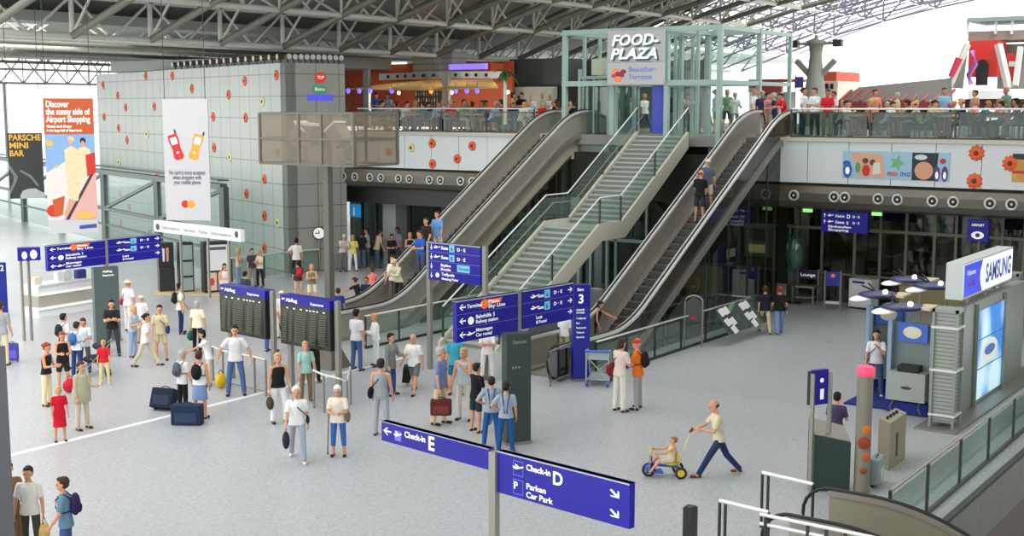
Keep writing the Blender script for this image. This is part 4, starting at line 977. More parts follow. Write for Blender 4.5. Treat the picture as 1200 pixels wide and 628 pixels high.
def figure(loc, yaw, pose, height, top, bottom, hair, label, shoes=(40, 36, 34), skin=0, group=None, fine=True, sx=1., name='person'):
    """top/bottom: (kind, rgb); hair: (kind, colour name or rgb)"""
    s = height/1.76
    r = bpy.data.objects.new(name, None); COL.objects.link(r); r.empty_display_size = .1
    _reg(r, Matrix.Translation(Vector(loc)) @ Matrix.Rotation(yaw, 4, 'Z') @ Matrix.Diagonal((s*sx, s*sx, s, 1)), None)
    tag(r, label, 'person', group)
    part('body', pmesh('body', pose), r, cloth(SKINS[skin % 4], 'skin'))
    nm = {'dress': 'dress_top', 'poncho': 'poncho', 'jacket': 'jacket'}.get(top[0], 'shirt')
    part(nm, pmesh('top', pose, top[0]), r, cloth(top[1]))
    part({'skirt': 'skirt', 'dress': 'dress_skirt', 'shorts': 'shorts'}.get(bottom[0], 'trousers'), pmesh('bottom', pose, bottom[0]), r, cloth(bottom[1]))
    if hair[0] != 'bald':
        c = HAIRC[hair[1]] if isinstance(hair[1], str) else hair[1]
        part('hat' if hair[0] in ('cap', 'sunhat') else 'hair', pmesh('hair', pose, hair[0]), r, cloth(c, 'hair'))
    for sd in 'lr': part('shoe', pmesh('shoe', pose, sd), r, cloth(shoes, 'shoe'))
    if fine:
        if pose not in _tiny:
            g = rig(pose); M = Matrix.Rotation(R(g.hh), 3, 'Y')*1.1; hc = g.J['headc']; L = []
            for q in (-1, 1): b = MB(); b.ell(hc+M @ Vector((.083, .030*q, .006)), .009, .013, .009, 8, 6); L.append(('eye', b.mesh('eye', [None])))
            b = MB(); b.ell(hc+M @ Vector((.091, 0, -.058)), .006, .024, .006, 8, 6); L.append(('mouth', b.mesh('mouth', [None])))
            _tiny[pose] = L
        for n_, me in _tiny[pose]: part(n_, me, r, cloth((46, 34, 30), 'eye') if n_ == 'eye' else cloth((150, 74, 66), 'lip'))
    return r
def yaw_of(phi): return AZ-math.pi/2+R(phi)
def ground_height(px, yh, yf, z=0.):
    p = G(px, yf, z); r = ray(px, yh); t = math.hypot(p.x, p.y)/math.hypot(r[0], r[1]); return p, HC+r[2]*t-z
def person(px, yh, yf, phi, pose, top, bottom, hair, label, hlim=(1.55, 1.9), z=0., **kw):
    p, h = ground_height(px, yh, yf, z); h = max(hlim[0], min(hlim[1], h))
    return figure(p, yaw_of(phi), pose, h, top, bottom, hair, label, **kw)
# ---- bags
def backpack(fig, pose, col, label, name='backpack', size=1., front=False):
    g = rig(pose); M = WM[fig.name]; J = g.J; q = 1 if front else -1
    c = J['chest']+Vector((.19*q*1.02, 0, -.06)); b = MB()
    b.ell(c, .095*size, .15*size, .215*size, 14, 10); r = empty(name, M @ J['chest'], label=label, cat='backpack' if name == 'backpack' else 'bag')
    rb = remesh(b, .02, 'bag_body'); rb.materials.clear(); rb.materials.append(cloth(col)); rb.transform(M); link_mesh('bag_body', rb, r)
    b = MB(); b.ell(c+Vector((.075*q, 0, -.07)), .045, .1, .09, 10, 8); b.m(0); me = b.mesh('front_pocket', cloth([int(x*.85) for x in col])); me.transform(M); link_mesh('front_pocket', me, r)
    for s_ in (-1, 1):
        b = MB(); pts = [J['chest']+Vector((-.14, .08*s_, .06)), J['sh'+('l' if s_ > 0 else 'r')]+Vector((-.01, -.07*s_, .068)), J['chest']+Vector((.128, .09*s_, .06)), J['chest']+Vector((.13, .11*s_, -.08)), J['waist']+Vector((.0, .165*s_, .04)), J['waist']+Vector((-.12, .11*s_, .06))]
        b.path(pts, .013, 6); me = b.mesh('strap', cloth(col)); me.transform(M); link_mesh('strap', me, r)
    return r
def shoulder_bag(fig, pose, col, label, side='r', size=1., cross=True):
    g = rig(pose); M = WM[fig.name]; J = g.J; q = sg_(side)
    c = g.hipc+Vector((.0, .235*q, .05)); r = empty('shoulder_bag', M @ c, label=label, cat='bag')
    b = MB(); b.ell(c, .15*size, .055*size, .12*size, 12, 8); me = remesh(b, .02, 'bag_body'); me.materials.clear(); me.materials.append(cloth(col)); me.transform(M); link_mesh('bag_body', me, r)
    b = MB(); o = -q if cross else q
    b.path([c+Vector((.1, 0, .09)), J['chest']+Vector((.135, .03*q, -.02)), J['neck']+Vector((.03, .095*o, .0)), J['chest']+Vector((-.135, .03*q, 0)), c+Vector((-.1, 0, .09))] if cross else
           [c+Vector((.1, 0, .09)), J['chest']+Vector((.09, .19*q, -.05)), J['sh'+side]+Vector((0, -.04*q, .07)), J['chest']+Vector((-.09, .19*q, -.05)), c+Vector((-.1, 0, .09))], .011, 6)
    me = b.mesh('strap', cloth(col)); me.transform(M); link_mesh('strap', me, r); return r
def hand_bag(fig, pose, col, label, side='r', w=.36, h=.26, t=.12, name='handbag', cat='bag', hard=False):
    g = rig(pose); M = WM[fig.name]; J = g.J; d = J['hd'+side]; p = J['wr'+side]+d*.10
    r = empty(name, M @ (p+Vector((0, 0, -h-.1))), label=label, cat=cat)
    b = MB()
    if hard: b.box(p.x-w/2, p.x+w/2, p.y-t/2, p.y+t/2, p.z-.07-h, p.z-.07)
    else: b.ell(p+Vector((0, 0, -.08-h/2)), w/2*1.1, t/2*1.2, h/2*1.12, 14, 10)
    me = remesh(b, .02, 'bag_body'); me.materials.clear(); me.materials.append(cloth(col)); me.transform(M); link_mesh('bag_body', me, r)
    b = MB(); b.path([p+Vector((w*.28*math.cos(R(a)), 0, -.09+.10*math.sin(R(a)))) for a in range(0, 181, 20)], .009, 6); me = b.mesh('handle', cloth([int(x*.7) for x in col])); me.transform(M); link_mesh('handle', me, r)
    return r
def suitcase(p, rz, w, h, t, col, label, tilt=0., handle=True, name='suitcase', wheels=True):
    M = Matrix.Translation(Vector(p)) @ Matrix.Rotation(rz, 4, 'Z') @ Matrix.Rotation(R(tilt), 4, 'X')
    r = empty(name, p, label=label, cat='suitcase'); z0 = .05 if wheels else .0
    b = MB().box(-w/2+.02, w/2-.02, -t/2, t/2, z0, z0+h).box(-w/2, w/2, -t/2+.02, t/2-.02, z0+.02, z0+h-.02); me = remesh(b, .02, 'shell', 3); me.materials.clear(); me.materials.append(cloth(col)); me.transform(M); link_mesh('shell', me, r)
    me = MB().box(-w*.36, w*.36, -t/2-.015, -t/2+.01, z0+h*.15, z0+h*.62).mesh('front_pocket', cloth([min(255, int(x*1.25)+6) for x in col])); me.transform(M); link_mesh('front_pocket', me, r)
    b = MB().path([(w*.2*math.cos(R(a)), 0, z0+h+.05*math.sin(R(a))) for a in range(0, 181, 30)], .012, 6); me = b.mesh('carry_handle', M_black); me.transform(M); link_mesh('carry_handle', me, r)
    if wheels:
        for s_ in (-1, 1):
            Mx = M @ Matrix.Translation((s_*w*.38, t*.25, .04)) @ Matrix.Rotation(R(90), 4, 'Y')
            me = MB().lathe([(.04, -.015), (.04, .015)], M=Mx, n=12).mesh('wheel', M_black); link_mesh('wheel', me, r)
    return r
W_ = (218, 218, 218); KH = (196, 182, 150); JN = (66, 92, 140); BK = (28, 28, 32); GR = (128, 134, 138); CREAM = (226, 216, 186); NV = (34, 42, 78)
P1 = {}
def pp(key, *a, **k): P1[key] = person(*a, **k); return P1[key]
a = pp('shawl', 97, 423, 503, 330, 'talk', ('poncho', (178, 176, 150)), ('trousers', (206, 192, 172)), ('bun', 'brown'), 'woman in olive shawl and patterned pale trousers above the white floor strip')
pp('girlred', 71, 452, 517, 300, 'stand', ('dress', (206, 26, 44)), ('dress', (206, 26, 44)), ('bob', 'blond'), 'small girl in a bright red dress standing on the white floor strip', hlim=(1.1, 1.4))
pp('redhair', 56, 401, 475, 350, 'hold', ('tank', (34, 34, 40)), ('trousers', (226, 212, 170)), ('bun', 'red'), 'red-haired woman in black top and cream trousers at the left of the group')
pp('blackdress', 75, 397, 456, 300, 'hold', ('tank', (30, 28, 32)), ('shorts', (40, 38, 44)), ('long', 'red'), 'long-haired woman in black with a red bag, beside the red-haired woman')
a = pp('whitebp', 76, 367, 432, 60, 'stand2', ('tee', W_), ('trousers', (60, 70, 90)), ('short', 'black'), 'dark-haired man in white tee carrying a black backpack, left group')
backpack(a, 'stand2', (34, 38, 46), 'black backpack on the man in white tee, left group')
a = pp('bluebp', 91, 387, 442, 70, 'hold', ('tee', (206, 220, 236)), ('jeans', (46, 64, 112)), ('short', 'dark'), 'man in pale blue top and blue jeans with blue backpack, left group')
backpack(a, 'hold', (70, 104, 168), 'blue backpack on the man in jeans, left group')
pp('paleblue', 100, 383, 436, 280, 'hold', ('shirt', (214, 228, 240)), ('trousers', (90, 96, 110)), ('bob', 'brown'), 'person in pale blue shirt standing by the pushchair')
pp('boyred', 123, 398, 450, 280, 'stand2', ('tee', (214, 34, 44)), ('trousers', (222, 206, 158)), ('short', 'blond'), 'blond child in red tee and pale trousers facing us', hlim=(1.1, 1.4), shoes=W_)
pp('guard', 133, 351, 417, 285, 'cross', ('tee', (32, 34, 38)), ('trousers', (58, 62, 72)), ('long', 'black'), 'man in black shirt with folded arms in front of the dark grey pylon')
a = pp('hatw', 151, 327, 388, 60, 'carry', ('tee', (240, 232, 236)), ('trousers', (232, 228, 220)), ('sunhat', (232, 218, 176)), 'woman in straw hat and white clothes beside the pylon')
shoulder_bag(a, 'carry', (170, 50, 60), 'dark red shoulder bag of the woman in straw hat', 'l')
pp('blondjean', 157, 358, 418, 340, 'hold', ('tee', (176, 184, 196)), ('jeans', (140, 168, 204)), ('short', 'blond'), 'blonde woman in grey tee and pale blue jeans leaning forward')
pp('whitecap', 167, 346, 402, 80, 'stand', ('tee', W_), ('shorts', (224, 216, 200)), ('cap', W_), 'person with white cap behind the blonde woman in jeans')
pp('whitetop', 171, 364, 429, 0, 'walk', ('shirt', (240, 240, 240)), ('trousers', (212, 194, 166)), ('bun', 'black'), 'dark-haired woman in white top and beige trousers, side view')
a = pp('beigeman', 189, 357, 422, 280, 'talk', ('shirt', (206, 192, 156)), ('shorts', (208, 190, 146)), ('short', 'black'), 'man in beige shirt and shorts with blue bag on his side')
shoulder_bag(a, 'talk', (36, 62, 130), 'blue bag at the side of the man in beige shorts', 'l', 1.2)
a = pp('navyback', 212, 331, 391, 20, 'stand2', ('shirt', (236, 228, 210)), ('trousers', (38, 48, 98)), ('short', 'black'), 'man in cream shirt and navy trousers with black backpack, near the kiosks')
backpack(a, 'stand2', (30, 34, 42), 'black backpack of the man in navy trousers')
a = pp('oldcream', 232, 352, 412, 80, 'carry', ('shirt', (240, 230, 204)), ('trousers', BK), ('short', 'grey'), 'grey-haired man in cream shirt and black trousers seen from behind')
hand_bag(a, 'carry', (38, 92, 78), 'green holdall in the hand of the man in cream shirt', 'l', .42, .3, .2, name='holdall')
a = pp('whitegrey', 215, 410, 484, 50, 'stand', ('shirt', W_), ('trousers', (26, 26, 30)), ('short', 'grey'), 'man in white shirt and black trousers with grey backpack beside the luggage')
backpack(a, 'stand', (88, 92, 104), 'grey backpack of the man beside the luggage')
a = pp('skirtbp', 235, 411, 490, 80, 'stand2', ('tank', (236, 236, 240)), ('skirt', (126, 150, 196)), ('bun', 'brown'), 'woman in white top and blue check skirt with black backpack, back to us')
backpack(a, 'stand2', (24, 26, 32), 'black backpack of the woman in blue check skirt')
pp('whitedark', 246, 388, 452, 200, 'reach', ('shirt', (240, 240, 240)), ('trousers', (214, 206, 186)), ('bob', 'black'), 'dark-haired woman in white holding the queue rail')
pp('leanman', 277, 381, 463, 280, 'armsout', ('tee', (222, 222, 226)), ('jeans', (78, 108, 156)), ('short', 'dark'), 'man in white tee and jeans leaning on the queue rail with arms spread')
a = pp('boardman', 318, 341, 412, 70, 'stand', ('tee', (236, 226, 222)), ('jeans', (70, 98, 156)), ('short', 'brown'), 'person in pale top and blue jeans between the two flight boards')
a = pp('blackwhite', 327, 413, 495, 300, 'stand2', ('tank', (28, 28, 30)), ('trousers', (240, 240, 242)), ('bob', 'blond'), 'blonde woman in black sleeveless top and white trousers by the flight board')
hand_bag(a, 'stand2', (70, 60, 54), 'brown bag held by the blonde woman in white trousers', 'r', .3, .3, .14)
pp('mint', 359, 402, 470, 300, 'stand', ('shirt', (164, 212, 200)), ('trousers', (132, 112, 80)), ('short', 'blond'), 'man in mint green shirt and khaki trousers below the right flight board')
pp('blackyellow', 369, 405, 448, 80, 'stand', ('tee', (30, 32, 30)), ('trousers', (30, 32, 34)), ('short', 'dark'), 'person in black standing behind the man in mint shirt', hlim=(1.5, 1.7))
a = pp('oldbag', 349, 447, 538, 280, 'walk', ('tee', (236, 236, 238)), ('trousers', (160, 168, 184)), ('short', 'white'), 'white-haired man in white shirt and grey trousers walking towards us', shoes=W_)
shoulder_bag(a, 'walk', (30, 32, 40), 'small black bag slung across the white-haired man', 'l', .8)
hand_bag(a, 'walk', (44, 42, 52), 'dark shopping bag carried by the white-haired man', 'r', .3, .36, .14, name='shopping_bag')
a = pp('cane', 397, 454, 534, 270, 'hold', ('shirt', (232, 222, 206)), ('capri', (56, 104, 176)), ('short', 'white'), 'elderly person in cream top and bright blue trousers with walking stick')
shoulder_bag(a, 'hold', (120, 108, 96), 'taupe shoulder bag of the elderly person with stick', 'l', 1.2, False)
q = G(384, 532); q2 = WM[a.name] @ rig('hold').J['wrr']
b = empty('walking_stick', q, label='wooden walking stick beside the person in bright blue trousers', cat='walking stick')
MB().tube(q+Vector((0, 0, .02)), (q.x*.6+q2.x*.4, q.y*.6+q2.y*.4, .93), .013, 8).build('shaft', mat('cane_wood', (120, 90, 64), .5), b)
MB().tube(q, q+Vector((0, 0, .03)), .018, 8).build('rubber_tip', M_black, b)
a = pp('whitejeans', 418, 362, 434, 60, 'stand2', ('tee', (224, 224, 228)), ('jeans', (76, 100, 146)), ('short', 'black'), 'man in white tee and blue jeans, back to us, by the escalator foot')
hand_bag(a, 'stand2', (32, 34, 48), 'dark bag hanging at the side of the man in jeans by the escalator', 'l', .3, .24, .1)
pp('blondwhite', 441, 367, 429, 200, 'hold', ('long', (244, 244, 248)), ('trousers', (236, 236, 240)), ('short', 'blond'), 'blonde woman all in white facing the man in jeans')
a = pp('greyjacket', 458, 390, 463, 330, 'talk', ('jacket', (132, 136, 134)), ('jeans', (60, 92, 156)), ('short', 'black'), 'man in grey jacket and blue jeans carrying a black case')
pp('oldshorts', 486, 387, 460, 250, 'walk', ('shirt', (240, 240, 236)), ('shorts', (104, 112, 108)), ('rim', 'grey'), 'bald man in white shirt and grey shorts walking beside the grey jacket')
suitcase(G(476, 452)+Vector((0, 0, .12)), AZ, .5, .42, .2, (26, 28, 32), 'black soft case carried between the two men left of the signs', tilt=6, wheels=False, name='soft_case')
a = pp('greyback', 447, 420, 510, 80, 'stand', ('tank', (150, 156, 162)), ('trousers', (164, 170, 178)), ('short', 'dark'), 'person in grey sleeveless top and grey trousers seen from behind')
shoulder_bag(a, 'stand', (24, 26, 30), 'black shoulder bag on the person in grey sleeveless top', 'l', 1.2)
a = pp('blueshirt', 516, 406, 497, 340, 'carry', ('shirt', (112, 132, 178)), ('trousers', (214, 198, 154)), ('short', 'grey'), 'grey-haired man in blue shirt and khaki trousers with brown suitcase')
suitcase(G(517, 499)+Vector((0, 0, .26)), yaw_of(0), .5, .38, .18, (96, 44, 40), 'dark red-brown suitcase held low before the man in blue shirt', wheels=False)
pp('teal', 534, 388, 462, 270, 'stand2', ('shirt', (64, 164, 184)), ('shorts', (40, 110, 130)), ('short', 'grey'), 'man in turquoise shirt standing under the direction sign')
pp('lightgrey', 544, 407, 492, 250, 'armup', ('tank', (188, 200, 206)), ('trousers', (214, 208, 196)), ('bob', 'blond'), 'blonde woman in pale grey sleeveless top and light trousers')
pp('signwhite', 571, 392, 446, 270, 'cross', ('shirt', (240, 238, 236)), ('trousers', (232, 230, 226)), ('short', 'grey'), 'person in white with folded arms right below the direction sign')
a = pp('blackblue', 558, 425, 506, 40, 'armup', ('tee', (26, 26, 30)), ('shorts', (30, 60, 66)), ('short', 'dark'), 'person in black tee with a blue jacket hanging from the arm')
hand_bag(a, 'armup', (90, 130, 190), 'light blue jacket hanging from the arm of the person in black tee', 'r', .26, .5, .16, name='hanging_jacket', cat='jacket')
a = pp('worker', 576, 441, 523, 90, 'hips', ('tee', (150, 162, 176)), ('trousers', (34, 86, 146)), ('short', 'dark'), 'left one of two workers in blue dungarees and grey tees')
b_ = pp('worker2', 593, 453, 530, 85, 'hips', ('tee', (152, 164, 178)), ('trousers', (30, 80, 138)), ('bun', 'black'), 'right one of two workers in blue dungarees, beside the dark pylon')
for w_, pz in ((a, 'hips'), (b_, 'hips')):
    g = rig(pz); M = WM[w_.name]
    for s_ in (-1, 1):
        me = MB().path([g.hipc+Vector((-.13, .03*s_, .08)), g.J['chest']+Vector((-.15, .06*s_, 0)), g.J['neck']+Vector((-.06, .09*s_, -.01)), g.J['neck']+Vector((.05, .10*s_, -.03)), g.J['chest']+Vector((.15, .08*s_, .02))], .016, 6).mesh('dungaree_strap', cloth((34, 86, 146)))
        me.transform(M); link_mesh('dungaree_strap', me, w_)
pp('esclad', 661, 372, 424, 60, 'stand', ('tee', (236, 238, 242)), ('trousers', (196, 184, 148)), ('short', 'brown'), 'man in white tee and khaki trousers at the foot of the right escalator')
pp('escwoman', 697, 366, 410, 340, 'reach', ('tank', (30, 28, 30)), ('trousers', (34, 34, 40)), ('long', 'black'), 'tanned woman in black top stepping onto the right escalator')
a = pp('redbagw', 726, 396, 482, 40, 'hold', ('tee', (222, 206, 196)), ('trousers', (226, 222, 212)), ('bob', 'brown'), 'woman in pale patterned top and cream trousers beside the orange shirt')
shoulder_bag(a, 'hold', (132, 34, 44), 'dark red shoulder bag of the woman next to the luggage trolley', 'l', 1.5, True)
a = pp('orange', 747, 396, 479, 160, 'talk', ('shirt', (238, 122, 40)), ('trousers', (160, 158, 158)), ('cap', (190, 60, 40)), 'man in orange shirt and grey trousers with a black backpack')
backpack(a, 'talk', (28, 30, 34), 'black backpack of the man in orange shirt')
a = pp('navytee', 896, 332, 390, 85, 'walk', ('tee', (28, 34, 54)), ('trousers', (206, 194, 164)), ('short', 'brown'), 'man in navy tee and beige trousers walking away towards the shop front')
a = pp('blackjean', 913, 334, 391, 90, 'walk2', ('tee', (26, 28, 32)), ('jeans', (116, 146, 196)), ('bun', 'red'), 'woman in black top and pale jeans walking away beside the navy tee')
shoulder_bag(a, 'walk2', (60, 60, 70), 'dark bag of the woman walking away in pale jeans', 'r', .9)
a = pp('father', 842, 463, 557, 182, 'push', ('tee', (214, 204, 178)), ('jeans', (42, 52, 92)), ('rim', 'dark'), 'bald man in beige shirt and dark jeans striding behind the tricycle', hlim=(1.7, 1.9), shoes=(110, 60, 50))
pp('standman', 1025, 386, 464, 250, 'armup', ('tee', (226, 226, 228)), ('jeans', (62, 88, 128)), ('short', 'black'), 'man in white tee with dark sling bag before the phone stand', shoes=W_)
shoulder_bag(P1['standman'], 'armup', (40, 46, 74), 'dark sling bag of the man at the phone stand', 'r', .9)
pp('standdark', 1041, 388, 452, 100, 'hold', ('tee', (44, 50, 60)), ('jeans', (50, 70, 104)), ('short', 'dark'), 'person in dark tee half hidden by the phone stand', shoes=W_)
pp('deskperson', 978, 470, 545, 60, 'hold', ('tee', (74, 62, 92)), ('trousers', (40, 40, 48)), ('short', 'black'), 'person in dark violet shirt behind the dark green console')
pp('farorange', 808, 318, 368, 260, 'cross', ('tee', (60, 40, 34)), ('trousers', (40, 38, 40)), ('bob', 'red'), 'red-haired person in dark clothes beyond the right escalator')
pp('farorange2', 816, 318, 367, 200, 'stand', ('tank', (36, 34, 38)), ('trousers', (40, 44, 52)), ('bob', 'red'), 'person with reddish hair and black top beside the brochure rack')
# bottom left, nearest the camera
pp('near1', 14, 553, 646, 300, 'stand', ('jacket', (150, 110, 76)), ('trousers', (130, 100, 70)), ('short', 'black'), 'man in brown jacket at the bottom left edge')
a = pp('near2', 38, 548, 652, 275, 'carry', ('shirt', (232, 230, 220)), ('trousers', (72, 74, 64)), ('short', 'dark'), 'man in white checked shirt carrying shopping at bottom left')
hand_bag(a, 'carry', (214, 180, 104), 'yellow and white shopping bag of the man in checked shirt', 'l', .34, .4, .16, name='shopping_bag')
a = pp('near3', 80, 561, 668, 190, 'stand2', ('shirt', (102, 140, 160)), ('jeans', (70, 90, 140)), ('short', 'brown'), 'man in blue-green shirt with purple rucksack at bottom left')
backpack(a, 'stand2', (52, 36, 84), 'dark purple rucksack of the man in blue-green shirt')
a = pp('farleft', 3, 353, 428, 90, 'stand', ('tee', (150, 154, 160)), ('trousers', (206, 192, 156)), ('short', 'brown'), 'man in grey tee and beige trousers at the left edge')
r = suitcase(G(15, 424), yaw_of(10), .34, .5, .22, (84, 78, 170), 'violet and blue trolley bag behind the man at the left edge')
# around the left kiosks and behind the flight boards
pp('k1', 280, 293, 334, 350, 'cross', ('tank', (236, 214, 200)), ('jeans', (150, 170, 200)), ('bob', 'blond'), 'blonde woman in pale top next to the poster kiosk')
pp('k2', 296, 291, 336, 300, 'stand', ('tee', (70, 70, 80)), ('trousers', (150, 140, 130)), ('short', 'brown'), 'person in dark striped top next to the poster kiosk')
pp('k3', 305, 294, 336, 240, 'cross', ('tee', (226, 214, 190)), ('trousers', (36, 36, 40)), ('short', 'blond'), 'person in cream top and black trousers right of the striped top')
pp('k4', 264, 314, 356, 300, 'hold', ('tank', (230, 220, 226)), ('trousers', (220, 214, 206)), ('long', 'brown'), 'woman in pale top behind the left flight board')
pp('k5', 288, 326, 368, 60, 'stand', ('tee', (60, 60, 66)), ('trousers', (40, 40, 48)), ('short', 'black'), 'person with dark cap directly behind the left flight board')
pp('w1', 348, 279, 327, 90, 'hips', ('shirt', (238, 236, 232)), ('trousers', (34, 36, 48)), ('short', 'black'), 'man in white shirt and black trousers with hand on hip behind the pole')
a = pp('w2', 350, 309, 352, 120, 'stand', ('tee', (54, 56, 66)), ('shorts', (200, 170, 140)), ('short', 'dark'), 'person in dark tee with red backpack above the right flight board')
backpack(a, 'stand', (196, 40, 50), 'red backpack above the right flight board')
pp('w3', 366, 315, 357, 280, 'cross', ('tank', (120, 124, 96)), ('shorts', (226, 214, 190)), ('bob', 'blond'), 'blonde person in olive top left of the tall pole')
pp('w4', 331, 342, 396, 90, 'hold', ('tee', (240, 232, 228)), ('trousers', (220, 210, 200)), ('sunhat', (244, 240, 230)), 'person in white sun hat behind the right flight board')
for i, (px, yh, yf, phi, po, tp, bt, hr, lb) in enumerate([
  (402, 273, 318, 300, 'leanf', ('tee', W_), ('trousers', (120, 120, 124)), ('short', 'white'), 'white-haired man in white leaning on the rail left of the yellow shirt'),
  (414, 275, 318, 95, 'hips', ('tee', (236, 226, 140)), ('trousers', (240, 240, 240)), ('bob', 'blond'), 'woman in yellow shirt and white trousers'),
  (424, 270, 314, 80, 'stand', ('tee', (40, 40, 48)), ('jeans', (100, 120, 150)), ('short', 'brown'), 'person in black tee right of the yellow shirt'),
  (431, 267, 312, 200, 'talk', ('tee', (214, 210, 210)), ('jeans', (88, 100, 124)), ('short', 'dark'), 'person in pale grey tee left of the beige shirt'),
  (442, 268, 314, 30, 'reach', ('shirt', (198, 184, 150)), ('jeans', (84, 100, 130)), ('short', 'dark'), 'man in beige shirt and jeans under the blue information sign'),
  (459, 274, 318, 300, 'hold', ('tee', (36, 34, 40)), ('trousers', (44, 46, 56)), ('bob', 'dark'), 'woman in black just right of the beige shirt'),
  (466, 266, 312, 250, 'stand', ('tee', (150, 156, 172)), ('trousers', (70, 74, 86)), ('short', 'dark'), 'man in grey-blue shirt in front of the grey column'),
  (481, 272, 318, 280, 'cross', ('tank', (40, 36, 40)), ('trousers', (60, 66, 80)), ('long', 'blond'), 'blonde long-haired woman in black near the left escalator'),
  (437, 313, 357, 110, 'hold', ('tee', (226, 130, 120)), ('shorts', (230, 190, 180)), ('short', 'brown'), 'child in salmon pink clothes at the left escalator'),
  (421, 330, 374, 160, 'reach', ('tee', (30, 32, 40)), ('shorts', (220, 214, 206)), ('bun', 'brown'), 'person in black tee and pale shorts pointing left near the escalator foot'),
  (430, 330, 374, 260, 'stand', ('tee', (34, 42, 70)), ('shorts', (40, 50, 80)), ('short', 'brown'), 'person in navy tee beside the pointing one near the escalator foot'),
  (397, 348, 390, 90, 'stand', ('tee', (50, 60, 140)), ('trousers', (200, 200, 206)), ('short', 'brown'), 'person in blue top right beside the tall pole')]):
    pp('m%d' % i, px, yh, yf, phi, po, tp, bt, hr, lb, hlim=(1.5, 1.9) if i != 8 else (1.1, 1.4), skin=i)
# people riding: the escalators and the stair head
def on_escalator(x, y, phi_world, *a, **k):
    z = max(0, min(ZU, (x-32.2)*ZU/10.8)); n = 32; z = math.ceil(z/(ZU/n)-1e-6)*(ZU/n) if x > 32.2 else .03
    return figure((x, y, z), phi_world, *a, **k)
p = AY(820, 236, 19.3)
on_escalator(p.x, 19.3, 0, 'hold', 1.78, ('tee', (28, 28, 32)), ('shorts', (50, 54, 66)), ('rim', 'red'), 'man in black tee and shorts standing on the right escalator')
p = AY(829, 206, 19.3)
a = on_escalator(p.x, 19.3, R(10), 'hips', 1.74, ('tee', (84, 96, 116)), ('shorts', (222, 214, 196)), ('cap', W_), 'man with white cap and pale shorts higher up the right escalator')
for (px, py, y, lb, tp, bt, hr, po) in [
  (513, 262, 28.3, 'man in light blue shirt and white trousers highest on the left escalator', ('shirt', (110, 160, 226)), ('trousers', (236, 232, 224)), ('short', 'brown'), 'stand'),
  (500, 275, 28.4, 'person in black shirt right behind the light blue shirt on the left escalator', ('tee', (44, 40, 44)), ('trousers', (50, 54, 60)), ('short', 'dark'), 'stand2'),
  (493, 290, 28.2, 'person in royal blue tee on the left escalator', ('tee', (46, 96, 190)), ('jeans', (80, 90, 120)), ('short', 'brown'), 'hold'),
  (461, 312, 28.4, 'person in white tee lower on the left escalator', ('tee', (236, 232, 230)), ('trousers', (120, 110, 104)), ('short', 'brown'), 'stand'),
  (467, 322, 28.0, 'man in beige shirt and cap lowest on the left escalator', ('long', (206, 198, 172)), ('trousers', (44, 44, 52)), ('cap', (196, 186, 150)), 'leanf')]:
    p = AY(px, py, y); on_escalator(p.x, y, R(180) if po != 'hold' else R(170), po, 1.74, tp, bt, hr, lb)
# ================================================================ NEAR RIGHT: descending escalator, edge, kiosks
struct(MB().box(10, 60, 6.27, 6.36, -.95, -.0).build('trim_5', tile_mat('edge_panel_grey', (128, 134, 126), (96, 100, 96), 1.5, 50, .03)))
struct(MB().box(8, 60, 6.3, 6.42, -.0, .06).build('trim_6', M_dsteel))
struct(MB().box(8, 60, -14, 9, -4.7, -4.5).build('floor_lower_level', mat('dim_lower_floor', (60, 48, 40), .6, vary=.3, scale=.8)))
railing([(20.6, 6.75), (46, 6.95)], 'long glass railing on the floor edge at the lower right, beside the phone stand', step=2.05, h=1.0, glassm=glass('edge_glass', (196, 216, 206), .04, .06, (120, 150, 140)), topm=M_satin)
e = escalator(-20.2, -18.5, -4.6, -1.7, 'descending escalator with rounded steel balustrade at the bottom right corner', zt=4.5, xt=5.9, xend=7.75, outer=mat('balustrade_beige_steel', (150, 145, 126), .4, .3, vary=.05), band=.8, guide=M_satin)
T_ = Matrix.Translation((0, 0, -4.5)) @ Matrix.Rotation(R(90), 4, 'Z')
e['group'] = 'escalators'; e.matrix_basis = T_ @ e.matrix_basis
for (a, b, lb) in (((20.35, 8.95), (20.2, 7.95), 'far one'), ((18.45, 8.85), (18.35, 7.95), 'near one')):
    r = empty('queue_barrier', (*a, 0), label='tubular steel barrier loop at the descending escalator, the %s' % lb, cat='barrier', group='barrier loops at the descending escalator')
    for k in (0, .12, 1):
        x = a[0]+(b[0]-a[0])*k; y = a[1]+(b[1]-a[1])*k; MB().tube((x, y, 0), (x, y, 1.0), .028, 8).build('post', M_dsteel, r)
    MB().tube((*a, 1.0), (*b, 1.0), .035, 8).build('top_rail', mat('polished_aluminium'), r)
r = empty('queue_barrier', (18.2, 7.4, 0), label='long double steel rail beside the near balustrade at the bottom edge', cat='barrier')
for z in (.97, .82): MB().tube((18.15, 8.0, z+.04), (18.1, 5.2, z+.04), .03, 8).build('rail', mat('polished_aluminium'), r)
for y in (7.9, 7.2, 6.9, 6.6): MB().tube((18.12, y, 0), (18.12, y, .98), .03, 8).build('post', M_dsteel, r)
r = empty('short_post', G(808, 642), label='dark square bollard post cut off by the bottom edge', cat='post')
p = G(808, 655); MB().box(p.x-.09, p.x+.09, p.y-.09, p.y+.09, 0, on_ground_z(808, 594, p)).build('shaft', M_blk, r); MB().box(p.x-.07, p.x+.07, p.y-.07, p.y+.07, on_ground_z(808, 594, p), on_ground_z(808, 594, p)+.02).build('cap', M_dsteel, r)
# tall slim column at the left frame edge
struct(MB().box(11.25, 11.55, 17.95, 18.45, 0, 3.65).build('column_near', mat('near_column_grey', (110, 112, 118), .5)))
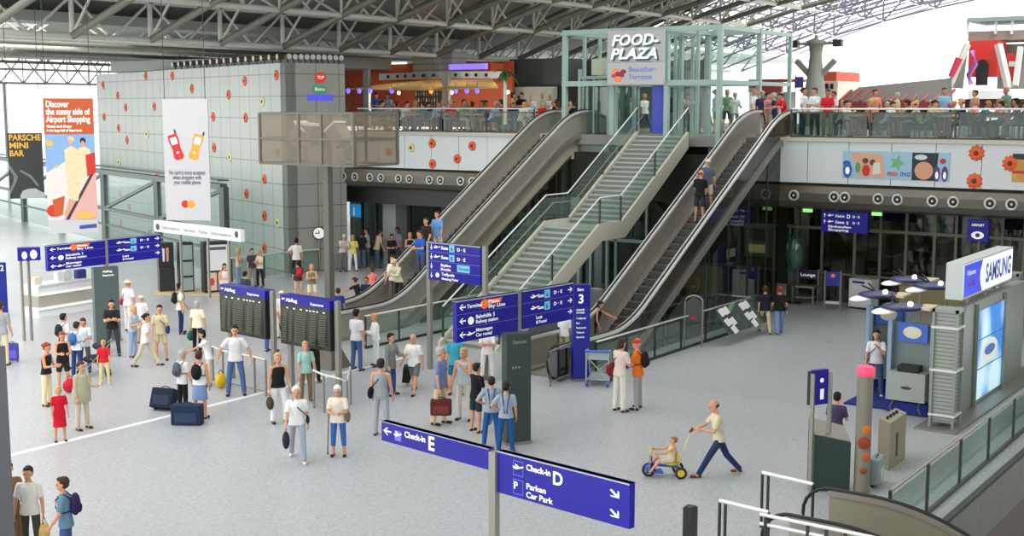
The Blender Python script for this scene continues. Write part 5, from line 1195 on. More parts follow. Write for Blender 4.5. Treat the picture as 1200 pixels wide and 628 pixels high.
# dark green console with two posts and sign
r = empty('service_console', (23.1, 8.7, 0), label='dark green service console with sloped grey top and two sign posts', cat='console')
c0, c1, c2 = Vector((22.95, 9.03, 0)), Vector((23.26, 8.42, 0)), Vector((23.75, 8.75, 0)); c3 = c0+(c2-c1)
H0, H1 = 1.02, 1.1
MB().add([c0, c1, c2, c3]+[v+Vector((0, 0, h)) for v, h in ((c0, H1), (c1, .98), (c2, 1.15), (c3, 1.3))], [(0,1,5,4), (1,2,6,5), (2,3,7,6), (3,0,4,7)]).build('body', mat('console_dark_green', (44, 62, 58), .4), r)
MB().add([v+Vector((0, 0, h)) for v, h in ((c0, H1), (c1, .98), (c2, 1.15), (c3, 1.3))], [(0, 1, 2, 3)]).add([v+Vector((0, 0, h+.02)) for v, h in ((c0, H1), (c1, .98), (c2, 1.15), (c3, 1.3))], [(0, 1, 2, 3)]).build('sloped_top', M_satin, r)
for q in (c0+Vector((-.05, .05, 0)), c0.lerp(c3, .0)+Vector((.3, -.16, 0))): MB().box(q.x-.035, q.x+.035, q.y-.035, q.y+.035, 0 if q.y > 9 else 1.1, 2.32).build('post', M_post, r)
qa = G(953, 577); f = Face((c0.x-.06, c0.y+.03, 2.38), Vector((.38, -.2, 0)), (0, 0, -1), .36, .68); f.t = .1
slab(f, M_blue, r, 'sign_plate'); poly_on(f, [disc(.55, .3, .14, .07, 8), [(.45, .55), (.7, .55), (.7, .85), (.45, .85)]], M_sign_white, r, 'pictogram', .004)
MB().box(f.p(0, 0).x-.02, f.p(0, 0).x+.03, f.p(0, 0).y-.0, f.p(0, 0).y+.12, 1.7, 2.36).build('sign_edge', M_blk, r)
# column with pink cap
r = empty('pink_capped_column', (23.4, 8.2, 0), label='slim grey column with glowing pink round cap and orange floral print', cat='column')
MB().lathe([(.15, 0), (.15, 2.3)], c=(23.45, 8.25, 0), n=20).build('shaft', mat('column_taupe', (132, 130, 116), .5), r)
MB().lathe([(.16, 2.3), (.17, 2.32), (.17, 2.44), (.14, 2.47)], c=(23.45, 8.25, 0), n=20).build('pink_cap', mat('pink_light', (250, 70, 110), .4, emit=(255, 60, 100), es=.6), r)
for k, (zz, sc, cc) in enumerate(((1.25, .10, (210, 130, 50)), (1.0, .13, (160, 70, 50)), (.72, .10, (190, 110, 70)), (.45, .07, (150, 80, 60)))):
    a_ = AZ+math.pi+.15*(-1)**k; Mx = Matrix.Translation((23.45+math.cos(a_)*.145, 8.25+math.sin(a_)*.145, zz)) @ Matrix.Rotation(a_, 4, 'Z') @ Matrix.Rotation(R(90), 4, 'Y')
    me = MB().lathe([(sc, 0), (sc*.9, .012), (.01, .016)], n=9).mesh('floral_print', cloth(cc, 'print')); me.transform(Mx); link_mesh('floral_print', me, r)
# tall display plinth and silver case
def ob(pl, pr, depth, h, name, m, parent):
    a, b = G(*pl), G(*pr); u = (b-a); u.z = 0; u.normalize(); n = Vector((-u.y, u.x, 0)); 
    if n.dot(Vector((1, .7, 0))) < 0: n = -n
    return MB().prism([a, b, b+n*depth, a+n*depth], (0, 0, h)).build(name, m, parent), a, b, n
r = empty('display_plinth', G(1040, 548), label='taupe rectangular display plinth with small black knobs on top', cat='plinth')
a, b = G(1028, 545), G(1041, 552); n = Vector((1, .02, 0)); MB().prism([a, b, b+n*1.1, a+n*1.1], (0, 0, 1.0)).build('body', mat('plinth_taupe', (150, 144, 124), .5, .2), r)
for k in range(4): q = a.lerp(b, .5)+n*(.2+.2*k); MB().lathe([(.035, 0), (.03, .06)], c=(q.x, q.y, 1.0), n=8).build('knob', M_black, r)
q = b+n*.5; MB().box(q.x-.05, q.x+.05, q.y-.012, q.y-.002, .2, .7).build('dark_inlay', M_dsteel, r)
o = suitcase(G(1027, 568), R(10), .55, .52, .2, (150, 158, 162), 'silver hard suitcase standing between the pink capped column and the plinth')
# ---- phone stand
r = empty('phone_stand', (30.5, 9.2, 0), label='grey steel exhibition stand with tall mesh columns and bright blue light panel', cat='exhibition stand')
M_stand = mat('stand_steel', (150, 158, 150), .4, .3); M_mesh = glass('perforated_mesh', (190, 200, 190), .03, .45, (150, 160, 152))
def mesh_col(cx, cy, w, h, nm='mesh_column'):
    o = MB().box(cx-w/2+.03, cx+w/2-.03, cy-w/2+.03, cy+w/2-.03, .15, h-.02).build(nm, tile_mat('wire_mesh', (158, 166, 158), (104, 112, 108), .09, .09, .02), r)
    b = MB()
    for sx in (-1, 1):
        for sy in (-1, 1): b.box(cx+sx*w/2-.03, cx+sx*w/2+.03, cy+sy*w/2-.03, cy+sy*w/2+.03, 0, h)
    b.box(cx-w/2-.03, cx+w/2+.03, cy-w/2-.03, cy+w/2+.03, h-.08, h); b.build('column_frame', M_stand, o)
    for z in (.3, 1.35, 2.35): MB().box(cx-w/2-.04, cx+w/2+.04, cy-w/2-.04, cy+w/2+.04, z, z+.05).build('bright_band', mat('bright_band', (225, 230, 225), .4), o)
for cx, cy in ((29.45, 8.45), (36.9, 8.95)): mesh_col(cx, cy, .52, 2.8)
MB().box(29.9, 36.5, 8.45, 8.7, 0, 2.65).build('rear_wall', M_stand, r)
f = Face((31.75, 8.43, 2.4), (1, 0, 0), (0, 0, -1), 2.5, 2.25)
def grad_mat():
    m = bpy.data.materials.new('blue_light_panel'); m.use_nodes = True; n = m.node_tree; b = n.nodes['Principled BSDF']
    tc = n.nodes.new('ShaderNodeTexCoord'); w = n.nodes.new('ShaderNodeTexNoise'); w.inputs['Scale'].default_value = .9; w.inputs['Detail'].default_value = 0
    rp = n.nodes.new('ShaderNodeValToRGB'); rp.color_ramp.elements[0].position = .38; rp.color_ramp.elements[0].color = (*srgb((40, 130, 215)), 1); rp.color_ramp.elements[1].position = .66; rp.color_ramp.elements[1].color = (*srgb((205, 236, 250)), 1)
    n.links.new(tc.outputs['Object'], w.inputs[0]); n.links.new(w.outputs['Fac'], rp.inputs[0]); n.links.new(rp.outputs[0], b.inputs['Base Color']); n.links.new(rp.outputs[0], b.inputs['Emission Color']); b.inputs['Emission Strength'].default_value = .55
    return m
o = poly_on(f, [[(0, 0), (1, 0), (1, 1), (0, 1)]], grad_mat(), r, 'blue_light_panel', .01)
poly_on(f, [disc(.5, .5, .3, .14, 16)], M_sign_white, r, 'white_swoosh', .016); poly_on(f, [disc(.5, .49, .2, .06, 16), ], mat('panel_mid_blue', (60, 140, 215), .4), r, 'swoosh_core', .02)
for k in (.33, .66): poly_on(f, [[(0, k-.006), (1, k-.006), (1, k+.006), (0, k+.006)]], M_dsteel, r, 'panel_joint', .014)
for k in (-.02, 1.02): q = f.p(k, 0); MB().box(q.x-.04, q.x+.04, 8.36, 8.44, 0, 2.6).build('panel_post', M_stand, r)
MB().box(30.3, 36.3, 8.9, 11.2, .0, .04).build('blue_carpet', mat('carpet_blue', (28, 40, 120), .9), r)
MB().box(28.8, 37.5, 8.0, 8.95, 0, .05).build('base_plate', M_satin, r)
# light box sign on top
A, B = Vector((31.2, 8.85, 0)), Vector((36.6, 8.85, 0)); zt_, zb_ = 3.68, 2.8
s_ = empty('illuminated_brand_sign', (33.9, 8.9, 2.95), label='long illuminated box sign reading SAMSUNG on top of the phone stand', cat='sign')
MB().box(30.8, 35.4, 8.55, 8.95, zb_, zt_).build('housing', mat('housing_pale', (205, 214, 210), .4), s_)
f = Face((30.85, 8.54, zt_-.05), (1, 0, 0), (0, 0, -1), 4.5, zt_-zb_-.1)
poly_on(f, [[1, (0, 0), (1, 0), (1, 1), (0, 1)]], [mat('sign_lit_blue', (50, 70, 220), .4, emit=(40, 60, 220), es=.5), mat('sign_lit_white', (240, 248, 255), .4, emit=(240, 248, 255), es=.75)], s_, 'lit_face', .004)
poly_on(f, [[(0, 0), (.42, 0)]+[(.36-.05*math.sin(math.pi*k/8), k/8) for k in range(9)]+[(.4, 1), (0, 1)]], mat('sign_lit_blue'), s_, 'blue_field', .008)
text_on(f, 'SAMSUNG', .42, .78, f.h*.85, mat('letter_blue', (60, 90, 190), .4), s_, bold=.03, depth=.014, width=f.w*.54)
text_on(f, 'Willkommen', .05, .35, f.h*.22, M_sign_white, s_, depth=.012, width=f.w*.17); text_on(f, 'mobile', .08, .72, f.h*.28, mat('letter_violet', (150, 60, 190), .4), s_, depth=.012, width=f.w*.14)
for x in (31.5, 33.2, 34.9): MB().box(x-.03, x+.03, 8.6, 8.66, 2.64, 2.82).build('support', M_stand, s_)
# display booths with canopy arms
def booth(cx, cy, lb, rz=0.):
    b_ = empty('display_booth', (cx, cy, .04), label=lb, cat='display booth', group='display booths of the phone stand')
    T = lambda n_, bb, mm: (lambda me: (me.transform(Matrix.Translation((cx, cy, 0)) @ Matrix.Rotation(rz, 4, 'Z')), link_mesh(n_, me, b_))[1])(bb.mesh(n_, mm))
    T('lower_cabinet', MB().box(-.35, .35, -.45, .45, .35, 1.05), mat('booth_grey', (158, 166, 160), .5))
    T('base', MB().box(-.3, .3, -.5, .5, .04, .3), mat('carpet_blue'))
    for s in (-1, 1): T('side_panel', MB().box(-.12, .12, s*.52-.05, s*.52+.05, .3, 2.25), mat('booth_side_blue_grey', (140, 164, 190), .4))
    T('back_panel', MB().box(.1, .16, -.48, .48, 1.05, 2.2), mat('booth_back', (120, 136, 132), .5))
    T('header_graphic', MB().box(-.0, .05, -.36, .36, 1.75, 2.2), mat('booth_header', (70, 110, 210), .4)); T('graphic_oval', MB().ell((-.01, 0, 1.98), .015, .24, .15), mat('graphic_white', (230, 226, 200), .4))
    T('orange_strip', MB().box(-.14, -.12, -.56, -.5, 1.0, 1.8), M_orange)
    T('counter_device', MB().box(-.3, .05, -.25, .25, 1.05, 1.2), M_black); T('brand_mark', MB().ell((-.36, 0, .68), .01, .13, .04), M_dsteel)
    for s in (-1, 1): T('stand_leg', MB().path([(-.25, s*.3, .4), (-.45, s*.34, .2), (-.3, s*.36, .04)], .02, 6), M_satin)
    return b_
booth(30.35, 9.55, 'display booth with oval header graphic, nearest of the phone stand'); booth(32.6, 10.9, 'display booth behind the nearest one, half hidden', R(40))
def canopy(cx, cy, z, lb):
    b_ = empty('lamp_canopy', (cx, cy, .04), label=lb, cat='canopy', group='spot canopies over the phone stand')
    MB().tube((cx+.2, cy-.3, .04), (cx+.2, cy-.3, z), .03, 8).build('mast', M_stand, b_)
    MB().ell((cx, cy, z+.05), .62, .52, .09, 14, 6).build('canopy_disc', mat('canopy_navy', (40, 48, 100), .4), b_)
    MB().ell((cx-.45, cy+.3, z-.02), .55, .26, .05, 12, 6).build('white_blade', M_sign_white, b_); MB().box(cx-.1, cx+.6, cy-.7, cy-.35, z+.02, z+.08).build('beige_shelf', mat('beige_shelf', (226, 206, 180), .5), b_)
    for k in (0, 1): MB().tube((cx+.1, cy+.1, z+.1), (cx+.35-.5*k, cy+.4, z+.28), .025, 6).build('arm', M_black, b_)
    MB().ell((cx-.2, cy-.25, z+.16), .07, .07, .07, 10, 8).build('spot_bulb', mat('spot_glow', (255, 240, 250), .4, emit=(255, 235, 250), es=2.5), b_)
canopy(30.6, 9.9, 2.5, 'nearest navy spot canopy above the booths'); canopy(32.6, 11.2, 2.45, 'second navy spot canopy, left of the light box sign'); canopy(34.0, 10.2, 2.6, 'third spot canopy, right below the light box sign'); canopy(35.6, 11.4, 2.5, 'rearmost spot canopy over the phone stand')
# ---- along the right shop front
def front_kiosk(pl, pr, depth, ytop, name, label, cat, m):
    a, b = G(*pl), G(*pr); h = on_ground_z(pl[0], ytop, a); r = empty(name, (a+b)/2, label=label, cat=cat)
    u = b-a; u.z = 0; f = Face(a+Vector((0, 0, h)), u, (0, 0, -1), u.length, h); f.t = depth; return r, f, h
r, f, h = front_kiosk((994, 361), (1020, 364), .6, 326, 'white_cabinet', 'white floor cabinet with small blue label in front of the shop front', 'cabinet', M_white)
f.h -= .08; slab(f, M_white, r, 'body'); poly_on(f, [[(.15, .07), (.7, .07), (.7, .15), (.15, .15)]], M_pblue, r, 'blue_label', .004); MB().prism([f.p(.02, 1, -.02), f.p(.98, 1, -.02), f.p(.98, 1, -.5), f.p(.02, 1, -.5)], (0, 0, -.08)).build('plinth', M_dsteel, r)
r, f, h = front_kiosk((965, 363), (985, 364), .12, 317, 'poster_stand', 'steel poster stand with blue poster on top left of the white cabinet', 'poster stand', M_white)
for k in (.04, .96): q = f.p(k, 0); MB().box(q.x-.03, q.x+.03, q.y-.03, q.y+.03, 0, h).build('post', M_satin, r)
poly_on(f, [[(.08, .02), (.92, .02), (.92, .38), (.08, .38)]], M_pblue, r, 'poster', .01); poly_on(f, [disc(.5, .12, .14, .05, 8)], M_orange, r, 'poster_mark', .014); lettering(f, r, [('Service', .2, .26, .13, None, .6), ('Info', .3, .33, .1, None, .35)])
MB().prism([f.p(.04, .78), f.p(.96, .78), f.p(.96, .84), f.p(.04, .84)], -f.n*.12).build('shelf', M_white, r)
r, f, h = front_kiosk((928, 355), (953, 357), .7, 316, 'bench_stand', 'steel table stand with small dark blue board behind it left of the poster stand', 'table stand', M_white)
for k in (.02, .98):
    for d_ in (0, -.6): q = f.p(k, 0, d_); MB().box(q.x-.025, q.x+.025, q.y-.025, q.y+.025, 0, h if d_ else h*.5).build('leg', M_satin, r)
MB().prism([f.p(0, .47), f.p(1, .47), f.p(1, .52), f.p(0, .52)], -f.n*.62).build('table_top', M_satin, r); MB().prism([f.p(.02, .8), f.p(.98, .8), f.p(.98, .83), f.p(.02, .83)], -f.n*.6).build('lower_shelf', M_satin, r)
poly_on(Face(f.p(0, 0, -.55), f.u, (0, 0, -1), f.w, f.h), [[(.05, .02), (.95, .02), (.95, .3), (.05, .3)]], mat('board_navy', (24, 34, 80), .5), r, 'board', .0); lettering(Face(f.p(0, 0, -.55), f.u, (0, 0, -1), f.w, f.h), r, [('Lounge', .15, .22, .16, None, .7)])
# green advertising column kiosk
r = empty('advertising_kiosk', (44.2, 21.3, 0), label='pale green back-lit advertising kiosk behind the right escalator', cat='advertising kiosk')
a = AX(873, 262, 44.0); b = AX(901, 262, 44.0); f = Face((44, a.y, a.z), (0, -1, 0), (0, 0, -1), a.y-b.y, a.z-AX(880, 300, 44).z); f.t = .4
slab(f, mat('kiosk_pale_green', (140, 168, 130), .5), r, 'head'); poly_on(f, [[0, (.12, .12), (.88, .15), (.88, .52), (.12, .48)], [1, (.12, .62), (.88, .62), (.88, .88), (.12, .88)]], [mat('kiosk_dark_screen', (90, 50, 60), .4, vary=.8, scale=5), mat('kiosk_warm_screen', (220, 214, 150), .4, emit=(220, 210, 140), es=.5)], r, 'screen', .005)
MB().box(43.95, 44.3, b.y+.15, a.y-.15, 0, f.p(0, 1).z).build('dark_pedestal', M_blk, r)
# ---- barrier plates, trolley, loop railing
for k, (px, py, lb) in enumerate(((812, 410, 'near the brochure rack'), (773, 374, 'further back beyond the railing'))):
    p = G(px, 408 if k == 0 else 376); q = yaw_of(-8); r = empty('standing_sign_plate', p, label='grey framed standing sign with rounded dark panel, %s' % lb, cat='standing sign', group='framed standing signs')
    Mx = Matrix.Translation(p) @ Matrix.Rotation(q, 4, 'Z'); w = .27
    me = MB().path([(-w, 0, .03), (-w, 0, 1.45)]+[(-w*math.cos(R(a)), 0, 1.45+w*.7*math.sin(R(a))) for a in range(15, 180, 15)]+[(w, 0, 1.45), (w, 0, .03)], .03, 8).mesh('frame', M_satin); me.transform(Mx); link_mesh('frame', me, r)
    me = MB().prism([(-w+.04, -.02, .85), (w-.04, -.02, .85), (w-.04, -.02, 1.45), (0, -.02, 1.62), (-w+.04, -.02, 1.45)], (0, .04, 0)).mesh('dark_panel', mat('plate_dark', (60, 72, 68), .4)); me.transform(Mx); link_mesh('dark_panel', me, r)
    me = MB().box(-.1, .1, -.03, -.021, .9, 1.0).mesh('red_label', cloth((170, 50, 60), 'print')); me.transform(Mx); link_mesh('red_label', me, r)
r = empty('brochure_rack', (37.3, 17.6, 0), label='sloping glass brochure rack with white leaflets on the railing corner', cat='brochure rack')
a = AY(837, 370, 17.55); b = AY(868, 358, 17.55); zt_ = 1.05; f = Face((35.8, 17.5, 1.15), (1, 0, 0), Vector((0, -.55, -.8)), 3.0, .95); f.t = .03
slab(f, glass('rack_glass', (190, 205, 200), .08, .3, (130, 144, 140)), r, 'sloped_sheet')
for k in range(2):
    for j, (u, v) in enumerate(((.1, .12), (.32, .1), (.12, .5), (.35, .52), (.22, .8))): 
        u0 = u*.5+.5*k; poly_on(f, [[(u0-.03, v), (u0+.08, v-.06), (u0+.11, v+.2), (u0, v+.26)]], M_white, r, 'leaflet', .012+.002*j)
for x in (35.85, 38.75): MB().bar((x, 17.0, .0), (x, 17.0, .42), .04).build('leg', M_satin, r)
r = empty('luggage_trolley', G(700, 452), label='grey airport luggage trolley with blue wheels beside the blue pylon', cat='luggage trolley')
Mx = Matrix.Translation(G(702, 450)) @ Matrix.Rotation(yaw_of(-12), 4, 'Z')
def tp(n_, bb, mm): me = bb.mesh(n_, mm); me.transform(Mx); link_mesh(n_, me, r)
Mt = mat('trolley_grey', (170, 184, 182), .4, .3)
for s in (-1, 1):
    tp('side_frame', MB().path([(s*.30, .45, .12), (s*.30, -.05, .95), (s*.30, -.35, .98), (s*.30, -.38, .85)], .022, 6), Mt)
    tp('upright', MB().path([(s*.30, -.33, .95), (s*.30, -.35, .12)], .022, 6), Mt)
    tp('brace', MB().path([(s*.28, -.34, .2), (s*-.28, .2, .6)], .014, 6), Mt)
    for y in (-.36, .45): tp('wheel', MB().lathe([(.075, -.03), (.085, 0), (.075, .03)], n=14, M=Matrix.Translation((s*.28, y, .085)) @ Matrix.Rotation(R(90), 4, 'Y')), mat('wheel_blue', (70, 84, 170), .4))
tp('handle_bar', MB().tube((-.33, -.36, .96), (.33, -.36, .96), .035, 8), mat('handle_blue', (70, 100, 200), .4)); tp('basket', MB().box(-.28, .28, -.3, .0, .72, .76).box(-.28, .28, -.31, -.29, .72, .92), Mt); tp('deck', MB().box(-.28, .28, -.3, .5, .17, .2), Mt)
r = empty('loop_barrier', (28.4, 18.6, 0), label='square steel loop barrier at the foot of the right escalator', cat='barrier')
a, b = G(645, 453), G(668, 443); MB().path([a, a+Vector((0, 0, .95)), b+Vector((0, 0, .95)), b], .035, 6).build('hoop', M_satin, r); MB().tube(a+Vector((0, 0, .12)), b+Vector((0, 0, .12)), .02, 6).build('lower_bar', M_satin, r)
# ---- queue rails below the flight boards
def qrail(pts, lb):
    P = [G(*p) for p in pts]; r = empty('queue_rail', P[0], label=lb, cat='queue rail', group='queue rails under the flight boards')
    for p in P: MB().tube(p, p+Vector((0, 0, .95)), .03, 8).build('post', M_satin, r)
    MB().path([p+Vector((0, 0, .95)) for p in P], .026, 8).build('top_rail', mat('polished_aluminium'), r); MB().path([p+Vector((0, 0, .1)) for p in P], .014, 6).build('lower_bar', M_satin, r)
qrail([(250, 446), (262, 452), (285, 457), (299, 460), (312, 464)], 'thin steel queue rail the man in white tee leans on')
qrail([(368, 478), (380, 484), (407, 492), (411, 474)], 'thin steel queue rail around the foot of the tall pole')
# tricycle and toddler
p = G(782, 558); yw = yaw_of(182); Mx = Matrix.Translation(p) @ Matrix.Rotation(yw, 4, 'Z')
r = empty('tricycle', p, label='blue and yellow child tricycle with long push handle', cat='tricycle')
for x, y, rr in ((.38, 0, .14), (-.24, .2, .12), (-.24, -.2, .12)):
    Mw = Matrix.Translation((x, y, rr)) @ Matrix.Rotation(R(90), 4, 'X')
    me = MB().lathe([(rr*.8, -.03), (rr, -.025), (rr, .025), (rr*.8, .03)], M=Mw, n=18).mesh('wheel', M_black); me.transform(Mx); o = link_mesh('wheel', me, r)
    me = MB().lathe([(rr*.62, -.035), (rr*.62, .035)], M=Mw, n=14).mesh('hub', mat('toy_yellow', (214, 190, 60), .4)); me.transform(Mx); link_mesh('hub', me, o)
def tp(n_, bb, mm): me = bb.mesh(n_, mm); me.transform(Mx); link_mesh(n_, me, r)
tp('frame', MB().path([(.34, 0, .42), (.3, 0, .25), (-.2, 0, .2), (-.24, 0, .14)], .03, 8).tube((-.24, -.2, .13), (-.24, .2, .13), .018, 6), mat('toy_blue', (60, 90, 200), .4))
tp('fork', MB().path([(.38, .05, .14), (.34, .03, .45)], .016, 6).path([(.38, -.05, .14), (.34, -.03, .45)], .016, 6), M_satin)
tp('mudguard', MB().lathe([(.02, -.045), (.085, -.04), (.085, .04), (.02, .045)], M=Matrix.Translation((.38, 0, .18)) @ Matrix.Rotation(R(90), 4, 'X'), n=14), mat('toy_blue'))
tp('handlebar', MB().path([(.32, -.18, .58), (.34, 0, .52), (.32, .18, .58)], .018, 6).tube((.34, 0, .44), (.34, 0, .53), .018, 6), mat('toy_yellow')); tp('seat', MB().ell((-.08, 0, .27), .15, .12, .04, 12, 6).ell((-.2, 0, .4), .03, .12, .14, 12, 6), mat('toy_yellow'))
tp('footrest', MB().box(.1, .3, -.16, .16, .1, .12), mat('toy_blue'))
hd = WM[P1['father'].name] @ (rig('push').J['wrr']+rig('push').J['hdr']*.09); hl = Mx.inverted() @ hd
tp('push_handle', MB().tube((-.22, 0, .2), hl, .014, 8), mat('pole_yellow', (226, 214, 150), .4)); tp('grip', MB().tube(hl+Vector((.03, 0, -.04)), hl+Vector((-.05, 0, .06)), .024, 8), M_black)
s_ = .56; tt = figure(Mx @ Vector((-.10, 0, .285-(.92-.42)*.5)), yw, 'ride', 1.76*s_, ('tank', (216, 196, 150)), ('shorts', (206, 200, 180)), ('short', (150, 104, 76)), 'toddler in beige riding the tricycle, reaching for the handlebar', shoes=(50, 60, 110), sx=1.15)
g = rig('ride'); zz = g.hipc.z*s_; tt.matrix_basis = Matrix.Translation(Mx @ Vector((-.08, 0, .30-(zz-.085*s_)))) @ Matrix.Rotation(yw, 4, 'Z') @ Matrix.Diagonal((s_*1.15, s_*1.15, s_, 1)); WM[tt.name] = tt.matrix_basis.copy()
# pushchair and yellow bag in the left group
p = G(111, 441); Mx = Matrix.Translation(p) @ Matrix.Rotation(yaw_of(200), 4, 'Z'); r = empty('pushchair', p, label='dark pushchair in the middle of the left group beside the child in red tee', cat='pushchair')
tp('seat_shell', MB().ell((0, 0, .5), .3, .2, .12, 12, 8).ell((-.22, 0, .68), .08, .19, .24, 12, 8), cloth((50, 50, 60)))
for s in (-1, 1):
    tp('side_frame', MB().path([(.38, s*.2, .1), (-.1, s*.22, .6), (-.5, s*.22, 1.0)], .016, 6).path([(-.35, s*.2, .1), (.1, s*.22, .55)], .016, 6), M_satin)
    for x in (.38, -.35): tp('wheel', MB().lathe([(.06, -.02), (.09, 0), (.06, .02)], n=12, M=Matrix.Translation((x, s*.22, .09)) @ Matrix.Rotation(R(90), 4, 'X')), M_black)
tp('canopy', MB().ell((-.18, 0, .86), .22, .21, .12, 12, 8), cloth((60, 60, 72)))
p = G(259, 455); r = empty('yellow_bag', p, label='bright yellow bag on the floor beside the leaning man in jeans', cat='bag'); b = MB(); b.ell(p+Vector((0, 0, .21)), .17, .13, .21, 14, 10); me = remesh(b, .02, 'bag_body'); me.materials.clear(); me.materials.append(cloth((220, 186, 50))); link_mesh('bag_body', me, r)
b = MB(); b.path([p+Vector((.07*math.cos(R(a)), 0, .4+.09*math.sin(R(a)))) for a in range(0, 181, 30)], .012, 6).build('handle', cloth((80, 76, 60)), r)
p = G(82, 460); r = empty('red_bag', p, label='red shopping bag on the floor between the women in black at the left', cat='bag'); b = MB(); b.ell(p+Vector((0, 0, .19)), .2, .12, .19, 14, 10); me = remesh(b, .02, 'bag_body'); me.materials.clear(); me.materials.append(cloth((200, 40, 56))); link_mesh('bag_body', me, r)
b = MB(); b.path([p+Vector((.07*math.cos(R(a)), 0, .36+.09*math.sin(R(a)))) for a in range(0, 181, 30)], .012, 6).build('handle', cloth((150, 30, 40)), r)
suitcase(G(190, 481), yaw_of(-15), .62, .5, .28, (34, 40, 56), 'dark suitcase tilted on its wheels left of the man with grey backpack', tilt=-22)
suitcase(G(220, 497), yaw_of(-4), .72, .48, .3, (38, 50, 74), 'dark blue suitcase lying upright in front of the man with grey backpack', wheels=False)

r = empty('display_bubble', (45.2, AX(932, 300, 45.2).y, 0), label='tall greenish glass bubble with a green figure left of the illuminated blue sign', cat='display')
p = Vector((45.2, AX(932, 300, 45.2).y, AX(932, 295, 45.2).z)); MB().ell(p, .3, .36, .75, 16, 10).build('glass_bubble', glass('bubble_glass', (170, 210, 190), .08, .2, (120, 160, 140)), r); MB().ell(p+Vector((0, .05, 0)), .08, .14, .5, 8, 8).build('green_figure', mat('figure_green', (50, 130, 60), .5), r)
MB().tube((p.x, p.y, 0), (p.x, p.y, p.z-.7), .05, 8).build('stand', M_dsteel, r); MB().lathe([(.3, 0), (.28, .04)], c=(p.x, p.y, 0), n=14).build('base', M_dsteel, r)
# ================================================================ WALL FLOWERS
def flower_proto(col, ccol, kind):
    r = empty('wall_flower', (0, 0, 0)); b = MB()
    for k in range(10):
        a = 2*math.pi*k/10; M = Matrix.Rotation(a, 4, 'X') @ Matrix.Translation((0, 0, .135)) @ Matrix.Rotation(R(14), 4, 'Y')
        b.ell((0, 0, 0), .018, .052, .085, 8, 6); n = len(b.v)-56
        b.v[n:] = [tuple(M @ Vector(v)) for v in b.v[n:]]
    b.build('petals', mat('petal_'+kind, col, .5, vary=.1), r, M=Matrix.Identity(4))
    MB().ell((-.02, 0, 0), .03, .07, .07, 10, 8).build('flower_centre', mat('centre_'+kind, ccol, .6), r, M=Matrix.Identity(4))
    return r
PRO = flower_proto((232, 96, 40), (110, 50, 30), 'orange'); PRY = flower_proto((226, 222, 160), (70, 64, 30), 'yellow')
PRO['label'] = ''; used_o = [False, False]
ORD = ['first', 'second', 'third', 'fourth', 'fifth', 'sixth', 'seventh', 'eighth', 'ninth', 'tenth', 'eleventh', 'twelfth', 'thirteenth', 'fourteenth', 'fifteenth', 'sixteenth', 'seventeenth', 'eighteenth', 'nineteenth', 'twentieth']+['twenty-%s' % x for x in ('first', 'second', 'third', 'fourth', 'fifth', 'sixth', 'seventh', 'eighth', 'ninth')]+['thirtieth']+['thirty-%s' % x for x in ('first', 'second', 'third', 'fourth', 'fifth', 'sixth', 'seventh', 'eighth', 'ninth')]+['fortieth']+['forty-%s' % x for x in ('first', 'second', 'third', 'fourth', 'fifth', 'sixth', 'seventh', 'eighth', 'ninth')]+['fiftieth']
def ray_plane(px, py, o, n):
    r_ = Vector(ray(px, py)); C0 = Vector((0, 0, HC)); t = (o-C0).dot(n)/r_.dot(n); return C0+r_*t
nwall = Vector((-wd.y, wd.x, 0))            # front normal of the tiled wall
if nwall.dot(-wc) < 0: nwall = -nwall
def put_flowers(pts, o, n, s, where, grp):
    for yel in (False, True):
        L = sorted([p for p in pts if (len(p) > 2) == yel])
        for i, p in enumerate(L):
            P = ray_plane(p[0], p[1], o, n)+n*.03
            yaw = math.atan2(n.y, n.x)+math.pi
            M = Matrix.Translation(P) @ Matrix.Rotation(yaw, 4, 'Z') @ Matrix.Scale(s, 4)
            src = PRY if yel else PRO
            if not used_o[yel]: used_o[yel] = True; c = src; c.matrix_basis = M; WM[c.name] = M
            else: c = copy_tree(src, M)
            tag(c, '%s flower ornament on %s, %s from the left' % ('pale yellow' if yel else 'orange', where, ORD[i]), 'flower ornament', grp)
put_flowers([(121,100),(138,112),(147.5,126),(122,137),(139,150),(171,89),(202,89),(181,125),(225,104),(268,111),(287,95),(250,137),(288,138),(324,88),(308,119,1),(149,164),(173,157,1),(140,190,1),(124,214),(141,227),(184,206),(251,173),(270,184,1),(289,227),(126,247),(152,243),(142,261),(176,271),(326,179),(310,210),(310,253),(326,261,1),(310,291)], wc, nwall, 1.15, 'the grey tiled wall', 'flower ornaments on the tiled wall')
put_flowers([(456,178),(482,173,1),(506.5,168),(507,192),(536,186),(553.5,171),(582,185,1)], Vector((XF, 0, 0)), Vector((-1, 0, 0)), 1.0, 'the left terrace fascia', 'flower ornaments on the left fascia')
put_flowers([(1144.5,179.5),(1142,212),(1184,191.5)], Vector((XF, 0, 0)), Vector((-1, 0, 0)), 1.25, 'the right terrace fascia', 'flower ornaments on the right fascia')
